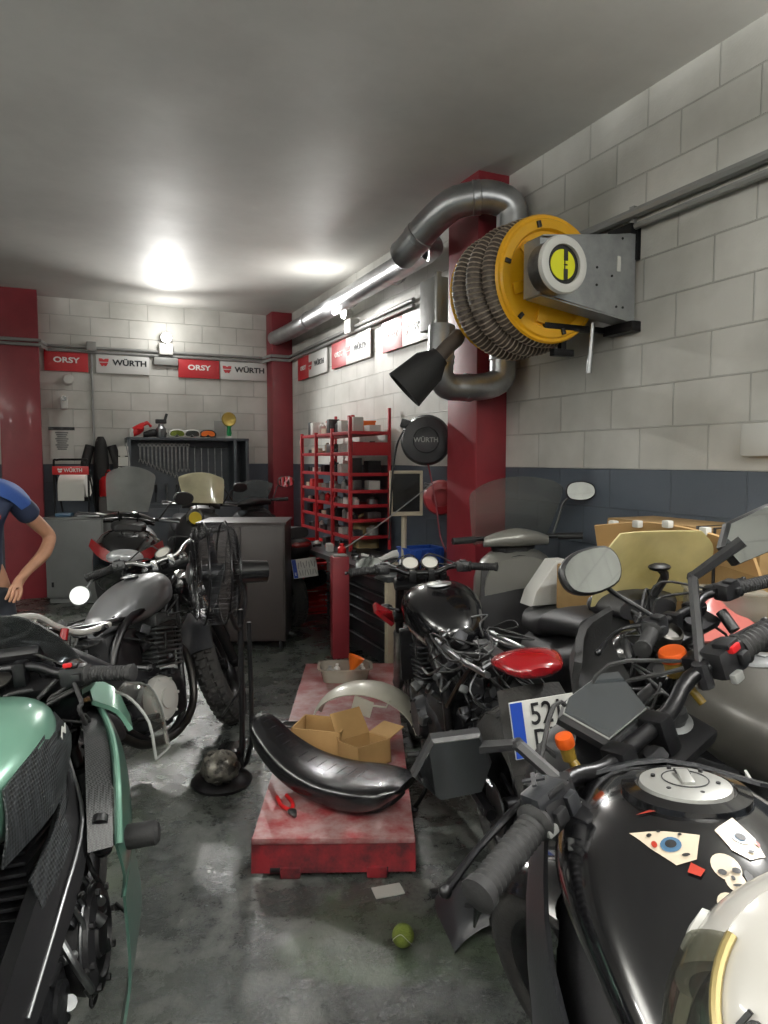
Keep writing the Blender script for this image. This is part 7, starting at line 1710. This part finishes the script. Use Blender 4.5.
MB().box((0, 0, 0.045), (0.24, 0.16, 0.09), 0.012).build('body', MATS['tub_plastic'], t)
MB().box((0, 0, 0.095), (0.25, 0.17, 0.012), 0.004).build('lid', MATS['tub_plastic'], t)
# seat and luggage under them
pk = at(715, 628, 2.34); p = at(722, 640, 2.40)
t = thing('parts_trolley', 'dark trolley carrying the pink fairing piece and the clear case', 'trolley', (p.x + 0.03, p.y, 0), D(5))
MB().box((0, 0.02, pk.z - 0.045), (0.36, 0.34, 0.03), 0.006).box((0, 0.02, 0.30), (0.34, 0.32, 0.03), 0.006).build('shelf', MATS['black_plastic'], t)
for sx in (-1, 1):
    for sy in (-1, 1): MB().cyl((sx * 0.16, 0.02 + sy * 0.15, 0), (sx * 0.16, 0.02 + sy * 0.15, pk.z - 0.05), 0.012).build('leg', MATS['black_metal'], t)

# ------------------------------------------------------------------ helmet on the seat of the front bike
mat('helmet_white', '#c9c6bf', 0.25, coat=0.6)
clear('visor_clear', '#d8d8d0', 0.07)
mat('visor_rim', '#a3925f', 0.3, 0.4, coat=0.5)
hp = V((0.372, 0.54, 0.975))
t = thing('helmet', 'white full-face helmet with open clear visor on the seat of the black bike', 'helmet', hp, 0)
fx = V((-0.815, -0.271, -0.512)).normalized(); fz_ = V((-0.258, -0.62, 0.74)); fy_ = fz_.cross(fx).normalized(); fz_ = fx.cross(fy_)
t.rotation_euler = (Matrix((fx, fy_, fz_)).transposed()).to_euler()
# local: x forward (face), z up
hs = MB()
def hpt(a, b, k=1.0):      # a azimuth from the face, b elevation
    r = V((0.138 * math.cos(b) * math.cos(a), 0.118 * math.cos(b) * math.sin(a), 0.128 * math.sin(b)))
    if r.x > 0 and b < 0: r.x *= 1.0 + 0.22 * min(1, -b)
    return r * k
rows = []
for i in range(15):
    b = D(-48 + 138 * i / 14)
    row = []
    for j in range(41):
        lim = D(64) if -20 < math.degrees(b) < 26 else 0.0
        a = lim + (2 * PI - 2 * lim) * j / 40
        row.append(hpt(a, b))
    rows.append(row)
# lower, middle (open face) and upper bands as one shell
def band(b0, b1, lim, n=7):
    hs.sheet([[hpt(lim + (2 * PI - 2 * lim) * j / 48, D(b0 + (b1 - b0) * i / (n - 1))) for j in range(49)] for i in range(n)], 0.012)
band(-50, -20, 0.0, 6); band(-20, 38, D(62), 9); band(38, 89, 0.0, 10)
hs.build('shell', MATS['helmet_white'], t, ang=70)
MB().ball((0, 0, 0), (0.118, 0.10, 0.108), 20).build('lining', MATS['ink'], t)
v = MB().sheet([[hpt(D(-74 + 148 * j / 20), D(-26 + 68 * i / 8), 1.075) for j in range(21)] for i in range(9)], 0.003).build('visor', MATS['visor_clear'], t)
MB().tube([hpt(D(-74 + 148 * j / 24), D(43), 1.078) for j in range(25)], 0.0045, 8, 1).tube([hpt(D(-74 + 148 * j / 24), D(-27), 1.078) for j in range(25)], 0.004, 8, 1).build('visor_rim', MATS['visor_rim'], v)
for sd in (-1, 1):
    MB().lathe([(0.022, 0), (0.020, 0.006), (0.001, 0.008)], hpt(sd * D(78), D(4), 1.03), hpt(sd * D(78), D(4)), 24).build('visor_hinge', MATS['fixture_white'], t)
MB().box(hpt(0, D(40), 1.04), (0.03, 0.045, 0.012), 0.004, rot=(0, D(50), 0)).box(hpt(D(30), D(42), 1.04), (0.03, 0.03, 0.012), 0.004, rot=(0, D(45), D(30))).build('air_vent', MATS['helmet_white'], t)
# tricolour stripes and lettering on the brow
def arc(a0, a1, b, wdt, m, name):
    MB().sheet([[hpt(D(a0 + (a1 - a0) * j / 10), D(b + wdt * (i - 0.5)), 1.052) for j in range(11)] for i in (0, 1)], 0.002).build(name, MATS[m], t)
mat('stripe_green', '#2f8a5c', 0.35)
arc(-45, -20, 66, 7, 'stripe_green', 'stripe'); arc(-12, 8, 64, 8, 'red_plastic', 'stripe')
q = hpt(D(-26), D(56), 1.056); MB().text('IOTI', 0.020, frame(q, q, V((0, 1, 0))), 0.0012, bold=0.0008).build('lettering', MATS['ink'], t)
# ================================================================== the mechanic at the left edge
mat('skin', '#b98a6e', 0.5, bump=0.03, bs=80, var=0.12, vs=14)
mat('skin_tattoo', '#a67d64', 0.5, var=0.75, var_col='#4a443f', vs=26)
mat('shirt_navy', '#1c2740', 0.75, bump=0.1, bs=60); mat('shirt_blue', '#274a8c', 0.7, bump=0.1, bs=60); mat('trousers', '#20242c', 0.8, bump=0.1, bs=60)
mat('hair_dark', '#2a211c', 0.7, bump=0.5, bs=120)
def skin_mesh(name, verts, edges, rad, m, parent, sub=2, root=0):
    me = bpy.data.meshes.new(name); me.from_pydata([tuple(v) for v in verts], edges, []); o = bpy.data.objects.new(name, me); COL.objects.link(o)
    md = o.modifiers.new('skin', 'SKIN'); md.use_smooth_shade = True; md.branch_smoothing = 0.4
    for i, r in enumerate(rad):
        d = me.skin_vertices[0].data[i]; d.radius = r if isinstance(r, tuple) else (r, r); d.use_root = (i == root)
    s2 = o.modifiers.new('sub', 'SUBSURF'); s2.levels = sub; s2.render_levels = sub
    dg = bpy.context.evaluated_depsgraph_get(); dg.update()
    m2 = bpy.data.meshes.new_from_object(o.evaluated_get(dg)); bpy.data.objects.remove(o)
    m2.materials.clear(); m2.materials.append(MATS[m]); m2.shade_smooth()
    r_ = bpy.data.objects.new(name, m2); COL.objects.link(r_); r_.parent = parent; return r_
PX, PY = -2.02, 3.50
per = thing('person', 'person in navy and blue work polo standing at the left edge, hand on hip', 'person', (PX, PY, 0), D(-62))
per.scale = (0.92,) * 3
# local: x forward, y left; the arm towards the room (his left, local +y) rests on the hip
VS = [(0, 0, 0.93), (0, 0, 1.10), (0.0, 0, 1.28), (0.0, 0, 1.40), (0.01, 0, 1.47), (0.02, 0, 1.56), (0.02, 0, 1.66)]
E = [(i, i + 1) for i in range(6)]; Rr_ = [(0.11, 0.08), (0.11, 0.08), (0.14, 0.11), (0.075, 0.07), 0.052, (0.068, 0.082), (0.062, 0.08)]
def add(p, r, frm): VS.append(p); Rr_.append(r); E.append((frm, len(VS) - 1)); return len(VS) - 1
# left arm bent, hand on hip
sh = add((0.0, 0.17, 1.36), 0.052, 2); el = add((-0.12, 0.37, 1.13), 0.040, sh); fo_ = add((-0.04, 0.33, 1.04), 0.040, el); wr = add((0.08, 0.21, 0.94), 0.026, fo_); pm = add((0.125, 0.18, 0.905), 0.028, wr)
for k_, (dy, L) in enumerate(((0.030, 0.065), (0.012, 0.075), (-0.006, 0.070), (-0.022, 0.055))):
    a_ = add((0.145, 0.175 + dy, 0.885), 0.0105, pm); b_ = add((0.165 , 0.165 + dy * 1.1, 0.885 - L * 0.55), 0.0095, a_); add((0.165, 0.15 + dy * 1.1, 0.885 - L), 0.008, b_)
a_ = add((0.10, 0.20, 0.885), 0.012, wr); add((0.075, 0.185, 0.85), 0.0095, a_)
# right arm hanging
sh2 = add((0.0, -0.17, 1.36), 0.052, 2); e2 = add((-0.02, -0.24, 1.10), 0.040, sh2); w2 = add((0.08, -0.24, 0.88), 0.026, e2); p2 = add((0.10, -0.235, 0.82), 0.028, w2)
for k_ in range(4):
    a_ = add((0.115 - 0.0, -0.26 + 0.018 * k_, 0.785), 0.0105, p2); add((0.12, -0.26 + 0.018 * k_, 0.73), 0.0085, a_)
a_ = add((0.12, -0.20, 0.83), 0.012, w2); add((0.14, -0.195, 0.79), 0.0095, a_)
# legs
for s_ in (-1, 1):
    h_ = add((0, s_ * 0.10, 0.86), 0.088, 0); k_ = add((0.02, s_ * 0.12, 0.48), 0.058, h_); an = add((0, s_ * 0.13, 0.09), 0.04, k_); add((0.12, s_ * 0.14, 0.045), 0.035, an)
body = skin_mesh('body', VS, E, Rr_, 'skin', per)
# head details
MB().ball((0.115, 0, 1.60), (0.022, 0.016, 0.026), 12).ball((0.02, 0.082, 1.60), (0.02, 0.012, 0.032), 12).ball((0.02, -0.082, 1.60), (0.02, 0.012, 0.032), 12).build('ear', MATS['skin'], per)
MB().tube([(0.10, -0.022, 1.555), (0.108, 0, 1.553), (0.10, 0.022, 1.555)], 0.005, 6, 3).build('mouth', MATS['skin_tattoo'], per)
MB().ball((0.093, 0.03, 1.625), 0.011, 10).ball((0.093, -0.03, 1.625), 0.011, 10).build('eye', MATS['ink'], per)
MB().loft([(1.60, 0, -0.045, 0.074, 0.05, 0.05, 2.2), (1.68, 0, -0.005, 0.083, 0.10, 0.10, 2.2), (1.735, 0, 0.0, 0.066, 0.08, 0.08, 2.1), (1.765, 0, 0.0, 0.02, 0.03, 0.03, 2)], 20, 4, ax='z').build('hair', MATS['hair_dark'], per)
# clothes
sv = [(0, 0, 0.80), (0, 0, 1.05), (0, 0, 1.22), (0, 0, 1.34), (0.0, 0.0, 1.42), (0.0, 0.18, 1.365), (-0.065, 0.285, 1.235), (0.0, -0.18, 1.365), (-0.012, -0.235, 1.20)]
skin_mesh('shirt', sv, [(0, 1), (1, 2), (2, 3), (3, 4), (3, 5), (5, 6), (3, 7), (7, 8)], [(0.185, 0.135), (0.17, 0.13), (0.18, 0.14), (0.15, 0.12), (0.075, 0.085), 0.075, 0.07, 0.075, 0.07], 'shirt_navy', per, 2)
MB().sheet([[(-0.02 + 0.0, s_y, z_) for s_y, z_ in ((0.07, 1.475), (0.14, 1.462), (0.21, 1.425), (0.26, 1.365))], [(0.07, 0.08, 1.455), (0.075, 0.14, 1.435), (0.06, 0.20, 1.395), (0.03, 0.265, 1.33)], [(0.115, 0.07, 1.40), (0.115, 0.12, 1.38), (0.09, 0.17, 1.35), (0.055, 0.22, 1.30)]], 0.008, 3).build('shoulder_panel', MATS['shirt_blue'], per)
MB().sheet([[(-0.02 + 0.0, s_y, z_) for s_y, z_ in ((-0.07, 1.475), (-0.14, 1.462), (-0.21, 1.425))], [(0.07, -0.08, 1.455), (0.075, -0.14, 1.435), (0.06, -0.20, 1.395)], [(0.115, -0.07, 1.40), (0.115, -0.12, 1.38), (0.09, -0.17, 1.35)]], 0.008, 3).build('shoulder_panel', MATS['shirt_blue'], per)
MB().tube([(0.0 + 0.075 * math.cos(a), 0.07 * math.sin(a), 1.475 - 0.025 * math.cos(a)) for a in [2 * PI * i / 16 for i in range(16)]], 0.016, 8, 1, closed=True).build('collar', MATS['shirt_navy'], per)
MB().box((0.147, 0.08, 1.27), (0.006, 0.085, 0.022), 0.003, rot=(0, 0, 0.25)).build('chest_badge', MATS['decal_red'], per)
skin_mesh('trousers', [(0, 0, 0.93), (0, 0, 0.88), (0, 0.10, 0.80), (0.02, 0.12, 0.48), (0, 0.13, 0.10), (0, -0.10, 0.80), (0.02, -0.12, 0.48), (0, -0.13, 0.10)], [(0, 1), (1, 2), (2, 3), (3, 4), (1, 5), (5, 6), (6, 7)], [(0.17, 0.125), (0.165, 0.12), 0.10, 0.075, 0.065, 0.10, 0.075, 0.065], 'trousers', per, 2)
for s_ in (-1, 1): MB().loft([(-0.09, s_ * 0.135, 0.045, 0.04, 0.04, 0.04, 2.6), (0.0, s_ * 0.138, 0.055, 0.048, 0.05, 0.05, 2.6), (0.10, s_ * 0.142, 0.04, 0.05, 0.035, 0.035, 2.6), (0.18, s_ * 0.145, 0.03, 0.03, 0.022, 0.025, 2.3)], 18, 3).build('shoe', MATS['leather'], per)
# ================================================================== camera
cd = bpy.data.cameras.new('camera'); cam = bpy.data.objects.new('camera', cd); COL.objects.link(cam)
cd.sensor_fit = 'VERTICAL'; cd.sensor_height = 36; cd.lens = 36 * F / 1024; cd.clip_start = 0.02
cam.location = (0, 0, H); cam.rotation_euler = (PI / 2 - TH, 0, 0)
SC.camera = cam
w = bpy.data.worlds.new('world'); SC.world = w; w.use_nodes = True
w.node_tree.nodes['Background'].inputs[0].default_value = (0.5, 0.55, 0.6, 1); w.node_tree.nodes['Background'].inputs[1].default_value = 0.05
vs = SC.view_settings; vs.view_transform = 'Standard'; vs.look = 'None'; vs.gamma = 1; vs.use_curve_mapping = False; vs.exposure = 0.08
SC.cycles.max_bounces = 8; SC.cycles.transparent_max_bounces = 16; SC.cycles.caustics_reflective = False; SC.cycles.caustics_refractive = False
SC.cycles.sample_clamp_indirect = 3.0
